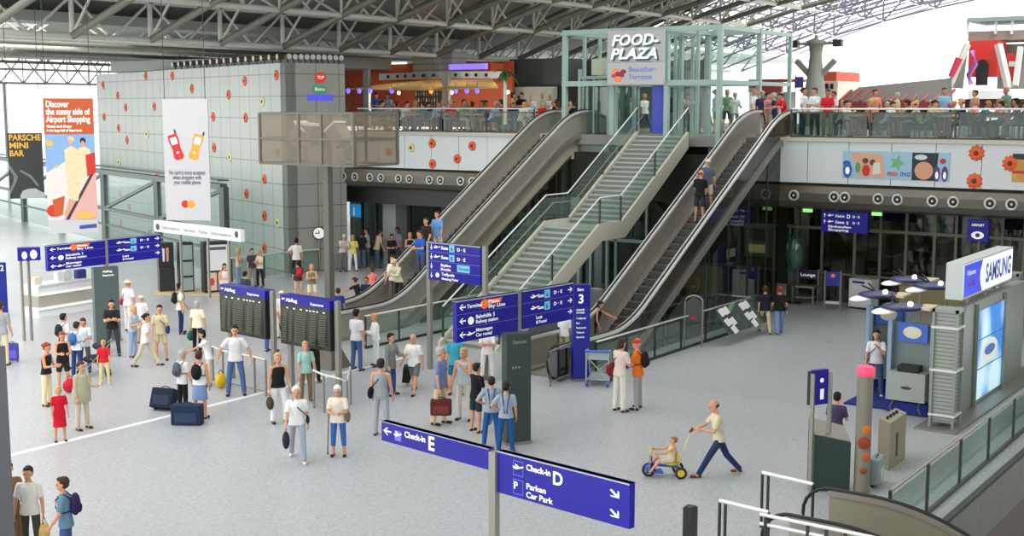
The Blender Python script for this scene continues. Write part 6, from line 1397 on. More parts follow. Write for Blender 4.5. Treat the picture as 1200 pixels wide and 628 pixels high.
# ================================================================ BANNERS
def hang_board(corners_px, depth_pt_z, dist, label, cat='banner', name='hanging_banner', t=.08):
    """corners TL,TR,BL px; stands at horizontal distance dist"""
    (x0, y0), (x1, y1), yb = corners_px
    def at(px, py, d): q = ray(px, py); k = d/math.hypot(q[0], q[1]); return Vector((q[0]*k, q[1]*k, HC+q[2]*k))
    a = at(x0, y0, dist[0]); b = at(x1, y1, dist[1]); b.z = a.z; bt = at(x0, yb, dist[0]); f = Face(a, b-a, (0, 0, -1), (b-a).length, a.z-bt.z); f.t = t
    r = empty(name, (a+b)/2, label=label, cat=cat); r.location = r.location; return r, f
ORA = mat('banner_orange', (190, 88, 44), .7); SKY = mat('poster_sky', (130, 170, 215), .6, vary=.15, scale=2)
r, f = hang_board(((50, 115), (109, 117), 274), 0, (46, 46), 'tall hanging banner with orange headline and two people walking on a ramp')
slab(f, mat('banner_white', (196, 196, 200), .7), r, 'banner_cloth')
poly_on(f, [[(0, 0), (1, 0), (1, .265), (0, .265)]], ORA, r, 'headline_field', .004); poly_on(f, [[(0, .265), (1, .265), (1, .9), (0, .9)]], SKY, r, 'picture_field', .004)
poly_on(f, [[0, (0, .55), (.6, .42), (1, .42), (1, .9), (0, .9)], [1, (.3, .9), (1, .5), (1, .9)], [2, (.35, .9), (.42, .9), (1, .53), (1, .49)]], [mat('poster_white', (222, 214, 210), .6), mat('poster_pink', (220, 170, 160), .6), mat('poster_dark', (60, 50, 60), .6)], r, 'ramp', .006)
SKN = mat('poster_skin', (214, 160, 130), .6)
poly_on(f, [[0]+disc(.52, .30, .065, .022, 10), [1]+disc(.50, .325, .04, .024, 10), [2, (.38, .38), (.52, .35), (.66, .38), (.68, .62), (.62, .76), (.44, .76), (.4, .6)], [1, (.44, .74), (.32, .86), (.38, .88), (.56, .76)], [3]+disc(.76, .315, .06, .025, 10), [1]+disc(.755, .335, .04, .022, 10), [2, (.66, .37), (.78, .355), (.9, .38), (.94, .48), (.84, .5), (.8, .62), (.68, .6)], [4, (.8, .42), (1, .4), (1, .55), (.82, .58)], [5]+disc(.09, .33, .08, .022), [5]+disc(.22, .5, .04, .012), [5]+disc(.75, .87, .2, .03), [4]+disc(.1, .83, .12, .045), [6, (.1, .75), (.35, .72), (.3, .86), (.14, .88)]],
    [mat('poster_hat', (226, 196, 140), .6), SKN, mat('poster_cream', (226, 208, 168), .6, vary=.25, scale=12), mat('poster_black', (30, 28, 30), .6), mat('poster_red', (200, 50, 40), .6), mat('poster_yellow', (226, 180, 90), .6), ORA], r, 'walking_couple', .009)
poly_on(f, [[(.62, .945), (.97, .935), (.97, .965), (.62, .972)]], mat('caption_blue', (60, 80, 150), .5), r, 'caption_bar', .006)
lettering(f, r, [('Discover', .05, .065, .30, None, .46), ('the sunny side of', .05, .12, .30, None, .88), ('Airport Shopping', .05, .175, .30, None, .88), ('Gates and shops', .05, .215, .13, None, .5), ('in the large hall of departures', .05, .245, .13, None, .7)])
for k in (.05, .95): q = f.p(k, 0); MB().tube(q, (q.x, q.y, 10.9), .012, 5).build('hanging_wire', M_dsteel, r)
r, f = hang_board(((190, 116), (243, 118), 258), 0, (44, 43.5), 'tall white hanging banner showing a red and an orange mobile phone'); slab(f, mat('banner_white', (196, 196, 200), .7), r, 'banner_cloth')
def phone(cx, cy, s, flip, m1, r, f):
    ang = .3*flip; c, sn = math.cos(ang), math.sin(ang); asp = f.w/f.h
    T = lambda pts: [(cx+(x*c-y*sn)*s, cy+(x*sn+y*c)*s*asp) for x, y in pts]
    o = poly_on(f, [T([(-.3, -.8), (.3, -.8), (.34, -.4), (.26, .1), (.34, .7), (.2, .85), (-.2, .85), (-.34, .7), (-.26, .1), (-.34, -.4)])], m1, r, 'printed_phone', .008)
    poly_on(f, [[0]+T([(-.2, -.6), (.2, -.6), (.2, -.15), (-.2, -.15)]), [0]+T(disc(0, .4, .08, .08, 8)), [1]+T([(.2, -1.05), (.3, -1.05), (.3, -.8), (.2, -.8)])], [M_sign_white, M_blk], o, 'screen', .012)
phone(.27, .39, .34, -1, mat('phone_red', (200, 40, 44), .5), r, f); phone(.72, .39, .34, 1, mat('phone_orange', (226, 160, 60), .5), r, f)
for i, (t_, w_) in enumerate((('No card is more accepted', .8), ('when shopping with', .64), ('your mobile phone', .6))): text_on(f, t_, .5-w_/2, .62+.04*i, .2, mat('ink_grey', (90, 94, 104), .6), r, width=f.w*w_, depth=.008)
poly_on(f, [[0]+disc(.44, .865, .085, .032), [1]+disc(.57, .865, .085, .032)], [mat('circle_red', (196, 40, 50), .5), mat('circle_amber', (236, 160, 50), .5)], r, 'circle_emblem', .009)
for k in (.05, .95): q = f.p(k, 0); MB().tube(q, (q.x, q.y, 11.0), .012, 5).build('hanging_wire', M_dsteel, r)
r, f = hang_board(((8, 156), (49, 155), 233), 0, (50, 50), 'dark advertising panel with yellow lettering and a curving road', 'advertising board', 'advertising_board'); slab(f, mat('panel_charcoal', (46, 50, 50), .5, vary=.2, scale=1.5), r, 'panel')
YL = mat('ad_yellow', (230, 176, 60), .5); lettering(f, r, [('PARSCHE', .04, .11, .30, YL, .92), ('MINI', .04, .23, .30, YL, .55), ('BAR', .04, .35, .30, YL, .42)])
poly_on(f, [[0, (0, .45), (.15, .58), (.25, .66), (.2, .75), (0, .95), (0, .88), (.12, .74), (.14, .66), (0, .54)], [0, (.3, .58), (.6, .68), (.8, .82), (.85, .8), (.65, .65), (.35, .56)], [1, (.3, .95), (.38, .88), (.55, .85), (.75, .85), (.9, .9), (1, .92), (1, 1), (.3, 1)]], [mat('road_grey', (110, 114, 110), .6), mat('car_silver', (170, 174, 170), .4)], r, 'road_picture', .006)
for k in (.05, .95): q = f.p(k, 0); MB().tube(q, (q.x, q.y, 11.0), .012, 5).build('hanging_wire', M_dsteel, r)
r, f = hang_board(((180, 258), (281, 252), 271), 0, (42, 38), 'long narrow white sign strip below the white banner', 'sign', 'sign_strip', .15); slab(f, M_white, r, 'strip')
poly_on(f, [disc(.05, .55, .025, .3, 8), disc(.96, .4, .02, .3, 8)], M_dsteel, r, 'end_mark', .006); lettering(f, r, [('Information · Service · Reise · Information', .1, .68, .15, mat('ink_pale', (150, 154, 160), .6), .8)])
for k in (.3, .62, .85): q = f.p(k, .9, -.07); MB().bar(q, (q.x, q.y, 1.6), .06).build('strut', M_satin, r)
# ================================================================ LEFT GALLERY AND KIOSKS
M_gal = mat('gallery_frame_grey', (96, 106, 102), .5, .2)
r = empty('glazed_gallery', (38, 44, 0), label='grey trussed steel gallery with glass panes in front of the tiled wall', cat='gallery')
def offw(px, py, d, z=None):    # point on a plane parallel to the tiled wall at distance d in front of it
    P = ray_plane(px, py, wc+nwall*d, nwall); return P
gl, gr = offw(-40, 242, 2.6), offw(262, 219, 2.6); gz = gr.z; gl.z = gz
D = (gr-gl); Lg = D.length; D.normalize()
for z, w in ((gz, .32), (gz-2.0, .2), (1.05, .12)): 
    MB().bar((gl.x, gl.y, z), (gr.x, gr.y, z), w, w*.8).build('beam', M_gal, r)
    if z > 3: MB().bar((gl.x, gl.y, z+.28), (gr.x, gr.y, z+.28), .5, .06).build('roof_plate', M_gal, r)
n = 6
for i in range(n+1):
    q = Vector((gl.x, gl.y, 0))+Vector((D.x, D.y, 0))*Lg*i/n; MB().box(q.x-.15, q.x+.15, q.y-.15, q.y+.15, 0, gz).build('column', M_gal, r)
    if i < n:
        q2 = q+Vector((D.x, D.y, 0))*Lg/n; MB().bar((q.x, q.y, gz-2.0), (q2.x, q2.y, gz-.1), .16).build('diagonal', M_gal, r)
MB().add([(gl.x, gl.y, .05), (gr.x, gr.y, .05), (gr.x, gr.y, gz), (gl.x, gl.y, gz)], [(0, 1, 2, 3)]).build('glass_pane', glass('gallery_glass', (206, 226, 220), .06, .16, (150, 175, 168)), r)
# information counter
a, b = G(47, 373), G(112, 362); u = b-a; L_ = u.length; u.normalize(); nn = Vector((-u.y, u.x, 0)); nn = nn if nn.dot(Vector((1, 1, 0))) > 0 else -nn
r = empty('information_counter', (a+b)/2, label='long white and grey banded information counter at the left', cat='counter')
for z0, z1, off, m_, nm in ((0, .28, .08, M_white, 'base'), (.28, .36, 0, M_sign_white, 'white_band'), (.36, .78, .05, mat('counter_grey', (168, 164, 156), .5), 'grey_front'), (.78, .86, 0, M_sign_white, 'white_band'), (.86, 1.12, .04, M_white, 'upper_front'), (1.12, 1.17, -.02, mat('counter_top', (226, 226, 224), .3), 'counter_top')):
    p0, p1 = a+nn*off, b+nn*off; MB().prism([p0+Vector((0, 0, z0)), p1+Vector((0, 0, z0)), p1+nn*.8+Vector((0, 0, z0)), p0+nn*.8+Vector((0, 0, z0))], (0, 0, z1-z0)).build(nm, m_, r)
for k, (t, w, h, c, nm, lb) in enumerate(((.08, .3, .24, (216, 210, 190), 'cardboard_box', 'small beige box standing at the left end of the information counter'), (.48, .32, .32, (240, 240, 240), 'leaflet_holder', 'white leaflet holder on the middle of the information counter'), (.62, .3, .36, (228, 230, 232), 'leaflet_holder', 'taller white leaflet holder right of the first on the information counter'), (.86, .4, .3, (60, 70, 140), 'desk_monitor', 'blue-black desk monitor at the right end of the information counter'))):
    q = a+u*L_*t+nn*.35+Vector((0, 0, 1.17)); o = empty(nm, q, label=lb, cat='counter item'); MB().obox(q, w, .2, h, math.atan2(u.y, u.x)).build('body', cloth(c, 'plastic'), o); MB().obox(q+Vector((0, 0, h)), w*.8, .14, .02, math.atan2(u.y, u.x)).build('top', cloth([min(255, x+15) for x in c], 'plastic'), o)
# vending / telephone kiosks
def kiosk(pl, pr, ytop, label, content, name='telephone_kiosk', cat='kiosk', d=.5):
    a, b = G(*pl), G(*pr); h = on_ground_z(pl[0], ytop, a); u = b-a; u.z = 0; f = Face(a+Vector((0, 0, h)), u, (0, 0, -1), u.length, h); f.t = d
    r = empty(name, (a+b)/2, label=label, cat=cat); content(r, f); return r
M_kb = mat('kiosk_black', (38, 42, 42), .4)
def k1(r, f):
    slab(f, M_kb, r, 'housing', 0, 1, 0, .5); slab(Face(f.p(0, .5, -.15), f.u, (0, 0, -1), f.w, f.h*.5), M_kb, r, 'lower_housing') if False else None
    g = Face(f.p(0, .5, .12), f.u, (0, 0, -1), f.w, f.h*.5); g.t = .6; slab(g, M_kb, r, 'lower_housing')
    poly_on(f, [[0, (.25, .1), (.42, .12), (.4, .38), (.28, .38)], [1, (.5, .1), (.68, .1), (.66, .38), (.52, .38)]], [M_white, mat('leaf_salmon', (220, 150, 120), .5)], r, 'leaflet', .006)
def k2(r, f):
    slab(f, mat('kiosk_glass_back', (150, 168, 164), .3), r, 'back_panel'); 
    for k in (0, .92): slab(Face(f.p(k, 0, .03), f.u, (0, 0, -1), f.w*.08, f.h), M_kb, r, 'side_frame') if False else MB().prism([f.p(k, 0, .02), f.p(k+.08, 0, .02), f.p(k+.08, 1, .02), f.p(k, 1, .02)], -f.n*.5).build('side_frame', M_kb, r)
    for k in (0, .34, .66, .96): MB().prism([f.p(.08, k, .02), f.p(.92, k, .02), f.p(.92, k+.04, .02), f.p(.08, k+.04, .02)], -f.n*.4).build('shelf', M_kb, r)
def k3(r, f):
    slab(f, M_kb, r, 'frame'); poly_on(f, [[0, (.12, .06), (.95, .06), (.95, .56), (.12, .56)], [1, (.12, .6), (.5, .6), (.5, .95), (.12, .95)], [1, (.56, .6), (.95, .6), (.95, .95), (.56, .95)]], [M_white, mat('poster_peach', (222, 190, 170), .6)], r, 'poster', .006)
    poly_on(f, [[0]+disc(.31, .78, .1, .08, 9), [0]+disc(.76, .78, .1, .08, 9), [1, (.18, .1), (.9, .1), (.9, .16), (.18, .16)]], [mat('motif_red', (196, 70, 60), .6), mat('ink_grey')], r, 'poster_motif', .01)
kiosk((187, 342), (205, 341), 285, 'black kiosk with leaflets and a bulging lower half, leftmost of three', k1); kiosk((211, 343), (228, 342), 285, 'black framed open shelf kiosk, middle of three', k2, 'shelf_kiosk'); kiosk((240, 344), (269, 342), 284, 'black kiosk with a big white map poster and two small posters', k3, 'poster_kiosk')
struct(MB().prism([G(180, 345), G(262, 346), G(262, 338), G(184, 338)], (0, 0, .02)).build('trim_7', mat('ochre_floor_strip', (206, 188, 140), .5)))
# curved grey barrier wall with rail left of the tall pole
r = empty('glass_railing', G(300, 330), label='glass railing with rounded steel end in front of the tiled wall corner', cat='railing', group='glass railings')
P = [G(px, py) for px, py in ((272, 330), (310, 326), (345, 320), (374, 318))]
MB().path([p+Vector((0, 0, 1.0)) for p in P], .05, 8).build('top_rail', mat('polished_aluminium'), r)
g = MB()
for p, q in zip(P, P[1:]): g.add([p+Vector((0, 0, .08)), q+Vector((0, 0, .08)), q+Vector((0, 0, .95)), p+Vector((0, 0, .95))], [(0, 1, 2, 3)])
g.build('glass_panel', M_glass, r)
for p in P: MB().tube(p, p+Vector((0, 0, 1)), .035, 6).build('post', M_dsteel, r)
# ================================================================ FOOD COURT (left terrace)
XB = 52.0
fc_ = empty('restaurant_pavilion', (XB, 37, ZU), label='restaurant pavilion with red-orange walls and cream awning on the left terrace', cat='pavilion')
M_ora = mat('pavilion_rust', (176, 76, 40), .6, vary=.12, scale=1.2)
def yx(px, x, py=100): return AX(px, py, x).y
def zx(py, x, px=500): return AX(px, py, x).z
MB().box(XB+2.4, XB+2.6, yx(600, XB+2.4), yx(404, XB+2.4), ZU, zx(74, XB+2.4)).build('back_wall', M_ora, fc_)
MB().box(XB+.9, XB+1.1, yx(482, XB+1), yx(404, XB+1), zx(102, XB), zx(75, XB)).build('upper_wall', M_ora, fc_)
MB().box(XB+1.2, XB+2.4, yx(586, XB+2), yx(573, XB+2), zx(95, XB), zx(74, XB)).build('end_wall', M_ora, fc_)
MB().box(XB+1.0, XB+2.2, yx(530, XB+1), yx(484, XB+1), zx(86, XB), zx(60, XB)).build('service_box', tile_mat('slatted_grey_box', (150, 156, 156), (110, 116, 116), 50, .3, .05), fc_)
MB().box(XB+.7, XB+.95, yx(478, XB+1), yx(443, XB+1), zx(73.5, XB), zx(71, XB)).build('light_strip', mat('strip_glow', (245, 240, 230), .4, emit=(255, 250, 240), es=1.0), fc_)
# awning: two cream sails
def sail(pts): 
    b = MB(); b.add(pts+[p+Vector((0, 0, -.05)) for p in pts], [(0,1,2,3), (7,6,5,4), (0,4,5,1), (1,5,6,2), (2,6,7,3), (3,7,4,0)]); return b
M_cr = mat('awning_cream', (232, 214, 176), .8)
_n = M_cr.node_tree; _b = _n.nodes['Principled BSDF']; _t = _n.nodes.new('ShaderNodeBsdfTranslucent'); _t.inputs[0].default_value = (*srgb((250, 232, 190)), 1); _m = _n.nodes.new('ShaderNodeMixShader'); _m.inputs[0].default_value = .6
_n.links.new(_b.outputs[0], _m.inputs[1]); _n.links.new(_t.outputs[0], _m.inputs[2]); _n.links.new(_m.outputs[0], _n.nodes['Material Output'].inputs[0])
sail([AX(408, 104, XB-2), AX(521, 105, XB-2.6), AX(521, 93, XB+1), AX(470, 96, XB+1)]).build('awning_sail', M_cr, fc_)
sail([AX(523, 104, XB-2.6), AX(584, 102, XB-2), AX(576, 92, XB+1), AX(523, 93, XB+1)]).build('awning_sail', M_cr, fc_)
for y_ in (36.5, 40.0, 43.5):      # added bulbs and point lights that brighten the awning
    MB().ell((XB-.6, y_, 8.12), .09, .09, .09, 10, 8).build('added_awning_bulb', mat('warm_glow'), fc_); MB().tube((XB-.6, y_, 8.18), (XB-.6, y_, 8.6), .01, 5).build('added_bulb_cable', M_black, fc_)
    ld = bpy.data.lights.new('awning_fill_light', 'POINT'); ld.energy = 130; ld.shadow_soft_size = .15; ld.color = (1, .9, .74); lo = bpy.data.objects.new('awning_fill_light', ld); COL.objects.link(lo); lo.location = (XB-.6, y_, 7.95)
b = MB(); N = 16
for i in range(N):
    t0, t1 = i/N, (i+1)/N; xa_ = XB-.2-1.3*math.sin(math.pi*t0); xb_ = XB-.2-1.3*math.sin(math.pi*t1); ya_ = yx(444+t0*142, xa_, 88); yb_ = yx(444+t1*142, xb_, 88)
    b.prism([(xa_, ya_, zx(93, XB)), (xb_, yb_, zx(93, XB)), (xb_, yb_, zx(85.5, XB)), (xa_, ya_, zx(85.5, XB))], (.3, 0, 0))
b.build('metal_ring_canopy', mat('ring_metal', (186, 188, 184), .35, .5), fc_)
for px in (455, 466, 475, 485, 496, 508, 534, 547, 558, 570):
    t0 = (px-444)/142; xa_ = XB-.28-1.3*math.sin(math.pi*t0); y = yx(px, xa_, 89); Mx = Matrix.Translation((xa_, y, zx(89.5, XB))) @ Matrix.Rotation(R(-90), 4, 'Y'); MB().lathe([(.09, 0), (.09, .04)], M=Mx, n=10).build('ring_lamp', M_blk, fc_)
for px, w in ((430, .18), (523, .2)): y = yx(px, XB-1.5); MB().box(XB-1.6, XB-1.4, y-w, y+w, ZU, zx(78 if px < 500 else 84, XB-1.5)).build('pillar', mat('column_grey'), fc_)
for k, (pa, pb_) in enumerate(((526, 541), (543, 569))): MB().box(XB+.4, XB+.6, yx(pb_, XB+.4), yx(pa, XB+.4), zx(82, XB), zx(75.5, XB)).build('lit_sign_box', mat('violet_screen', (150, 130, 240), .4, emit=(140, 120, 250), es=.8), fc_)
MB().box(XB+2.2, XB+2.4, yx(515, XB+2), yx(484, XB+2), ZU+.9, zx(103, XB)).build('bottle_shelf', mat('shelf_dark', (44, 36, 34), .5), fc_)
for j in range(3):
    for i in range(9):
        q = (XB+2.1, yx(486+i*3.1, XB+2), ZU+1.0+.35*j)
        if j < 3: MB().lathe([(.035, 0), (.035, .14), (.012, .2), (.012, .25)], c=q, n=6).build('bottle', cloth(((120, 140, 120), (170, 120, 70), (200, 200, 190))[(i+j) % 3], 'bottle_glass'), None, 'small bottle on the %s bar shelf under the cream awning, %s from the left' % (('lowest', 'middle', 'top')[j], ORD[i]), 'bottle', 'bottles on the bar shelf')
for k in range(3): MB().box(XB+2.0, XB+2.25, yx(515, XB+2), yx(484, XB+2), ZU+.97+.35*k, ZU+1.0+.35*k).build('shelf_board', M_dsteel, fc_)
for i, (px, c) in enumerate(((408, 0), (421, 0), (434, 0), (459, 0), (505, 1), (534, 0), (547, 0), (559, 0))):
    p = AX(px, 106.5, XB-2.2); o = empty('pendant_lamp', p, label='%s pendant lamp under the awning, %s from the left' % ('orange' if c else 'violet', ORD[i]), cat='lamp', group='pendant lamps under the awning')
    MB().ell(p, .11, .11, .14, 10, 8).build('lamp_shade', mat('pendant_orange', (250, 150, 60), .4, emit=(255, 150, 50), es=1.5) if c else mat('pendant_violet', (120, 110, 250), .4, emit=(110, 100, 255), es=1.5), o); MB().tube(p+Vector((0, 0, .13)), p+Vector((0, 0, .42)), .012, 5).build('cable', M_black, o)
# lit badge signs on the wall return
p = Vector((46.5, 0, 0)); 
def badge(px, py, w, h, body, m, nm, lb, round_=True, txt=None):
    P = ray_plane(px, py, wc+we*0, Vector((we.y, -we.x, 0)))+Vector((we.y, -we.x, 0))*.0; n_ = Vector((we.y, -we.x, 0)); n_ = n_ if n_.dot(-wc) > 0 else -n_
    f = Face(P+n_*.06-we*w/2+Vector((0, 0, h/2)), we, (0, 0, -1), w, h); r = empty(nm, P, label=lb, cat='sign'); f.t = .08
    MB().prism([f.p(x, y) for x, y in (disc(.5, .5, .5, .5, 18) if round_ else [(0, 0), (1, 0), (1, 1), (0, 1)])], -f.n*.08).build('plate', m, r)
    if txt: lettering(f, r, [txt])
badge(375, 91, .55, .5, '', mat('badge_red', (220, 60, 40), .4, emit=(220, 60, 40), es=.3), 'badge_sign', 'round red badge sign with white mark on the wall return', True, ('TOP', .2, .62, .2, None, .6))
badge(374, 104.5, .72, .42, '', mat('badge_green', (70, 160, 110), .4, emit=(60, 160, 100), es=.3), 'badge_sign', 'oval green badge sign on the wall return below the red one', True, ('Bistro', .15, .65, .2, None, .7))
badge(375, 114.5, 1.25, .26, '', mat('badge_blue', (90, 90, 230), .4, emit=(80, 80, 240), es=.5), 'light_bar_sign', 'narrow blue illuminated bar below the green badge sign', False)
def plant(p, h, lb, trunk=False, name='potted_plant'):
    r = empty(name, p, label=lb, cat='plant'); p = Vector(p)
    MB().lathe([(.16, 0), (.22, .35), (.2, .35)], c=p, n=12).build('pot', mat('pot_grey', (120, 116, 108), .7), r)
    if trunk: MB().tube(p+Vector((0, 0, .3)), p+Vector((0, 0, h-.35)), .09, 8, .07).build('trunk', mat('white_trunk', (220, 222, 214), .6), r)
    b = MB(); c = p+Vector((0, 0, h-.4 if trunk else .4)); rnd = random.Random(int(p.y*10))
    for k in range(26):
        a = rnd.random()*6.28; L_ = (.7 if trunk else .5)*(.6+.5*rnd.random()); up = (.55 if trunk else 1.0)*rnd.random(); pts = []
        for t in (0, .35, .7, 1): pts.append(c+Vector((math.cos(a)*L_*t, math.sin(a)*L_*t, up*t*1.2-.55*t*t*(1 if trunk else .3))))
        sd = Vector((-math.sin(a), math.cos(a), 0))*.05
        for i in range(3): w0, w1 = (1, 1.3, 1.0, .1)[i], (1, 1.3, 1.0, .1)[i+1]; b.add([pts[i]-sd*w0, pts[i]+sd*w0, pts[i+1]+sd*w1, pts[i+1]-sd*w1], [(0, 1, 2, 3)])
    b.build('foliage', mat('leaf_green', (62, 104, 54), .6, vary=.3, scale=6), r)
plant((44.4, AX(402, 125, 44.4).y, ZU), 1.3, 'leafy plant at the left end of the terrace beside the rust wall'); plant((43.9, AX(592, 120, 50).y*43.9/50, ZU), 2.9, 'small palm with white trunk at the right end of the diners', True, 'potted_palm')
# dark volume and pale panels right of the pavilion
struct(MB().box(56, 58, yx(660, 56), yx(597, 56), zx(103, 56), zx(72, 56)).build('wall_upper_dark', mat('dark_upper_panel', (74, 80, 80), .6)))
struct(MB().box(55, 55.4, yx(648, 55), yx(600, 55), ZU, zx(103, 55)).build('wall_upper_pale', mat('pale_upper_panel', (170, 176, 168), .6)))
struct(MB().box(60, 60.4, 30, 44, ZU, 9.8).build('wall_upper_back', mat('dim_upper_wall', (110, 112, 106), .7)))
# ================================================================ RIGHT TERRACE BACKGROUND
def pxbox(r, x, d, p0, p1, y0, y1, nm, m): a = AX(p0, y1, x); b = AX(p1, y1, x); return MB().box(x, x+d, b.y, a.y, a.z, AX(p0, y0, x).z).build(nm, m, r)
X2 = 62
r = empty('viewing_tower', (X2+8, AX(953, 100, X2+8).y, ZU), label='grey concrete tower with winged head beyond the right terrace', cat='tower')
xt_ = X2+8; yc_ = AX(955, 100, xt_).y; M_con = mat('tower_concrete', (138, 142, 134), .8, vary=.12)
zt0 = AX(955, 46, xt_).z
MB().lathe([(.85, ZU-.2), (.62, ZU+1.6), (.46, zt0-2.0), (.34, zt0-.9), (.42, zt0-.35), (.55, zt0-.28), (.55, zt0-.1), (.12, zt0), (.08, zt0+.25)], c=(xt_, yc_, 0), n=14).build('shaft', M_con, r)
for s in (-1, 1):
    MB().bar((xt_, yc_, zt0-.3), (xt_, yc_+s*1.55, zt0-.2), .3, .14).build('upper_wing', M_con, r); MB().box(xt_-.2, xt_+.2, yc_+s*1.3-.25, yc_+s*1.3+.25, zt0-.45, zt0-.05).build('wing_lamp', M_dsteel, r)
    MB().bar((xt_, yc_+s*.25, zt0-2.1), (xt_, yc_+s*1.15, zt0-1.2), .28, .28).build('lower_wing', M_con, r)
M_mar = mat('maroon_paint', (128, 40, 44), .5); M_bri = mat('brick_red', (196, 90, 66), .7)
r = empty('market_stall', (X2, AX(895, 100, X2).y, ZU), label='market stall with maroon fascia and illegible cream lettering behind the terrace guests', cat='stall')
pxbox(r, X2, .3, 877, 915, 95, 108, 'fascia', M_mar); pxbox(r, X2-.02, .02, 881, 906, 97, 101, 'lettering_strip', M_cr); pxbox(r, X2+.3, 2, 877, 928, 93, 96, 'roof', M_mar); pxbox(r, X2+2, .2, 877, 930, 108, 150, 'rear_panel', mat('pale_panel', (200, 204, 200), .6))
for p_ in (878, 914): pxbox(r, X2+.1, .15, p_-1, p_+1, 108, 150, 'post', M_white)
r = empty('flag_banner', (X2+1, AX(936, 100, X2+1).y, ZU), label='dark blue vertical flag banner left of the concrete tower', cat='flag'); pxbox(r, X2+1, .05, 931, 941, 90, 103, 'flag_cloth', mat('flag_blue', (52, 60, 130), .6)); pxbox(r, X2+1, .06, 930, 931, 88, 150, 'pole', M_satin)
r = empty('brick_building', (X2+14, AX(972, 100, X2+14).y, ZU), label='small brick red and white building right behind the concrete tower', cat='building'); pxbox(r, X2+14, 4, 964, 980, 84, 95, 'upper_wall', M_bri); pxbox(r, X2+14, 4, 964, 980, 95, 150, 'lower_wall', mat('pale_pink_wall', (224, 200, 190), .7)); 
for p_ in (967, 973): pxbox(r, X2+13.9, .1, p_, p_+3, 98, 104, 'window', M_blk)
r = empty('red_roof_pavilion', (X2, AX(1050, 100, X2).y, ZU), label='long low pavilion with grey roof, red ribs and dark red eaves', cat='pavilion')
x_ = X2-2; zr = AX(1050, 101, x_+3).z; zr2 = AX(1050, 122, x_).z; y0_, y1_ = AX(1117, 110, x_).y, AX(981, 115, x_).y
MB().prism([(x_, y1_, zr2), (x_, y0_, zr2), (x_+3, y0_+1.0, zr+.25), (x_+3, y1_, zr-.15)], (0, 0, .12)).build('roof_slope', mat('roof_dark_grey', (84, 84, 80), .6, vary=.1), r)
for i in range(11):
    t = (i+.3)/11; MB().bar((x_-.02, y1_+(y0_-y1_)*t, zr2+.15), (x_+1.8, y1_+(y0_-y1_)*(t-.02), zr2+.15+(zr-zr2)*.6), .12, .1).build('roof_rib', mat('rib_red', (150, 50, 50), .5), r)
MB().box(x_-.1, x_+.1, y0_, y1_, zr2-.25, zr2+.06).build('eaves', M_mar, r); MB().box(x_+.6, x_+.8, y0_, y1_, ZU, zr2-.2).build('rear_wall', mat('stall_dark', (70, 34, 34), .6), r)
for i in range(6): y = y1_+(y0_-y1_)*i/5; MB().box(x_+.0, x_+.12, y-.06, y+.06, ZU, zr2-.2).build('post', M_dsteel, r)
# red exhibit building
r = empty('red_exhibit_tower', (X2, AX(1160, 90, X2).y, ZU), label='large red and grey exhibit structure with slanted legs and rounded roof windows', cat='exhibit structure')
x_ = X2+2
pxbox(r, x_, 1.5, 1134, 1168, 48, 90, 'red_wall', mat('exhibit_red', (206, 46, 40), .5)); pxbox(r, x_+.5, 3, 1134, 1215, 37, 48, 'grey_cornice', mat('cornice_grey', (150, 140, 132), .6)); pxbox(r, x_+.2, 3.4, 1133, 1215, 21, 26, 'roof_beam', mat('roof_teal_grey', (140, 160, 160), .5))
pxbox(r, x_+2, 1.5, 1168, 1215, 52, 104, 'grey_wall', mat('exhibit_grey', (150, 152, 146), .6)); pxbox(r, x_-.3, .3, 1179, 1193, 63, 96, 'red_capsule', mat('exhibit_red')); pxbox(r, x_-.35, .06, 1182, 1190, 72, 78, 'capsule_window', M_white)
for p_ in (1132, 1165, 1184): pxbox(r, x_+.3, .2, p_, p_+2, 24, 40, 'roof_post', M_white)
b = MB(); a = AX(1151, 78, x_-.1); b.prism([(x_-.1, a.y+q[0], a.z+q[1]) for q in [(-.28, -.9), (.28, -.9), (.28, 0)]+[(.28*math.cos(R(t)), .35*math.sin(R(t))) for t in range(20, 180, 20)]+[(-.28, 0)]], (.06, 0, 0)); b.build('arched_door', M_blk, r)
for (a, b2, w) in (((1134, 52), (1112, 103), .35), ((1170, 52), (1182, 103), .3), ((1196, 55), (1190, 100), .22)): MB().bar(AX(*a, x_-.4), AX(*b2, x_-.8), w, .25).build('slanted_leg', mat('leg_pale', (200, 204, 200), .5), r)
b = MB().prism([AX(1134, 55, x_-.2), AX(1128, 104, x_-.2), AX(1113, 103, x_-.2)], (.1, 0, 0)); b.build('grey_gusset', mat('exhibit_grey'), r)
MB().tube(AX(1124, 68, x_-1), AX(1114, 90, x_-1), .17, 10, .13).build('red_tube', mat('exhibit_magenta', (206, 60, 90), .4), r); MB().path([AX(1140, 60, x_-1), AX(1143, 75, x_-1.2), AX(1135, 88, x_-1), AX(1138, 99, x_-1)], .13, 8).build('violet_slide', mat('exhibit_violet', (190, 120, 200), .4), r)
pxbox(r, x_-1.2, .8, 1134, 1186, 106, 116, 'white_counter', M_white); pxbox(r, x_-1.0, .5, 1130, 1205, 116, 128, 'dark_base', mat('stall_dark'))
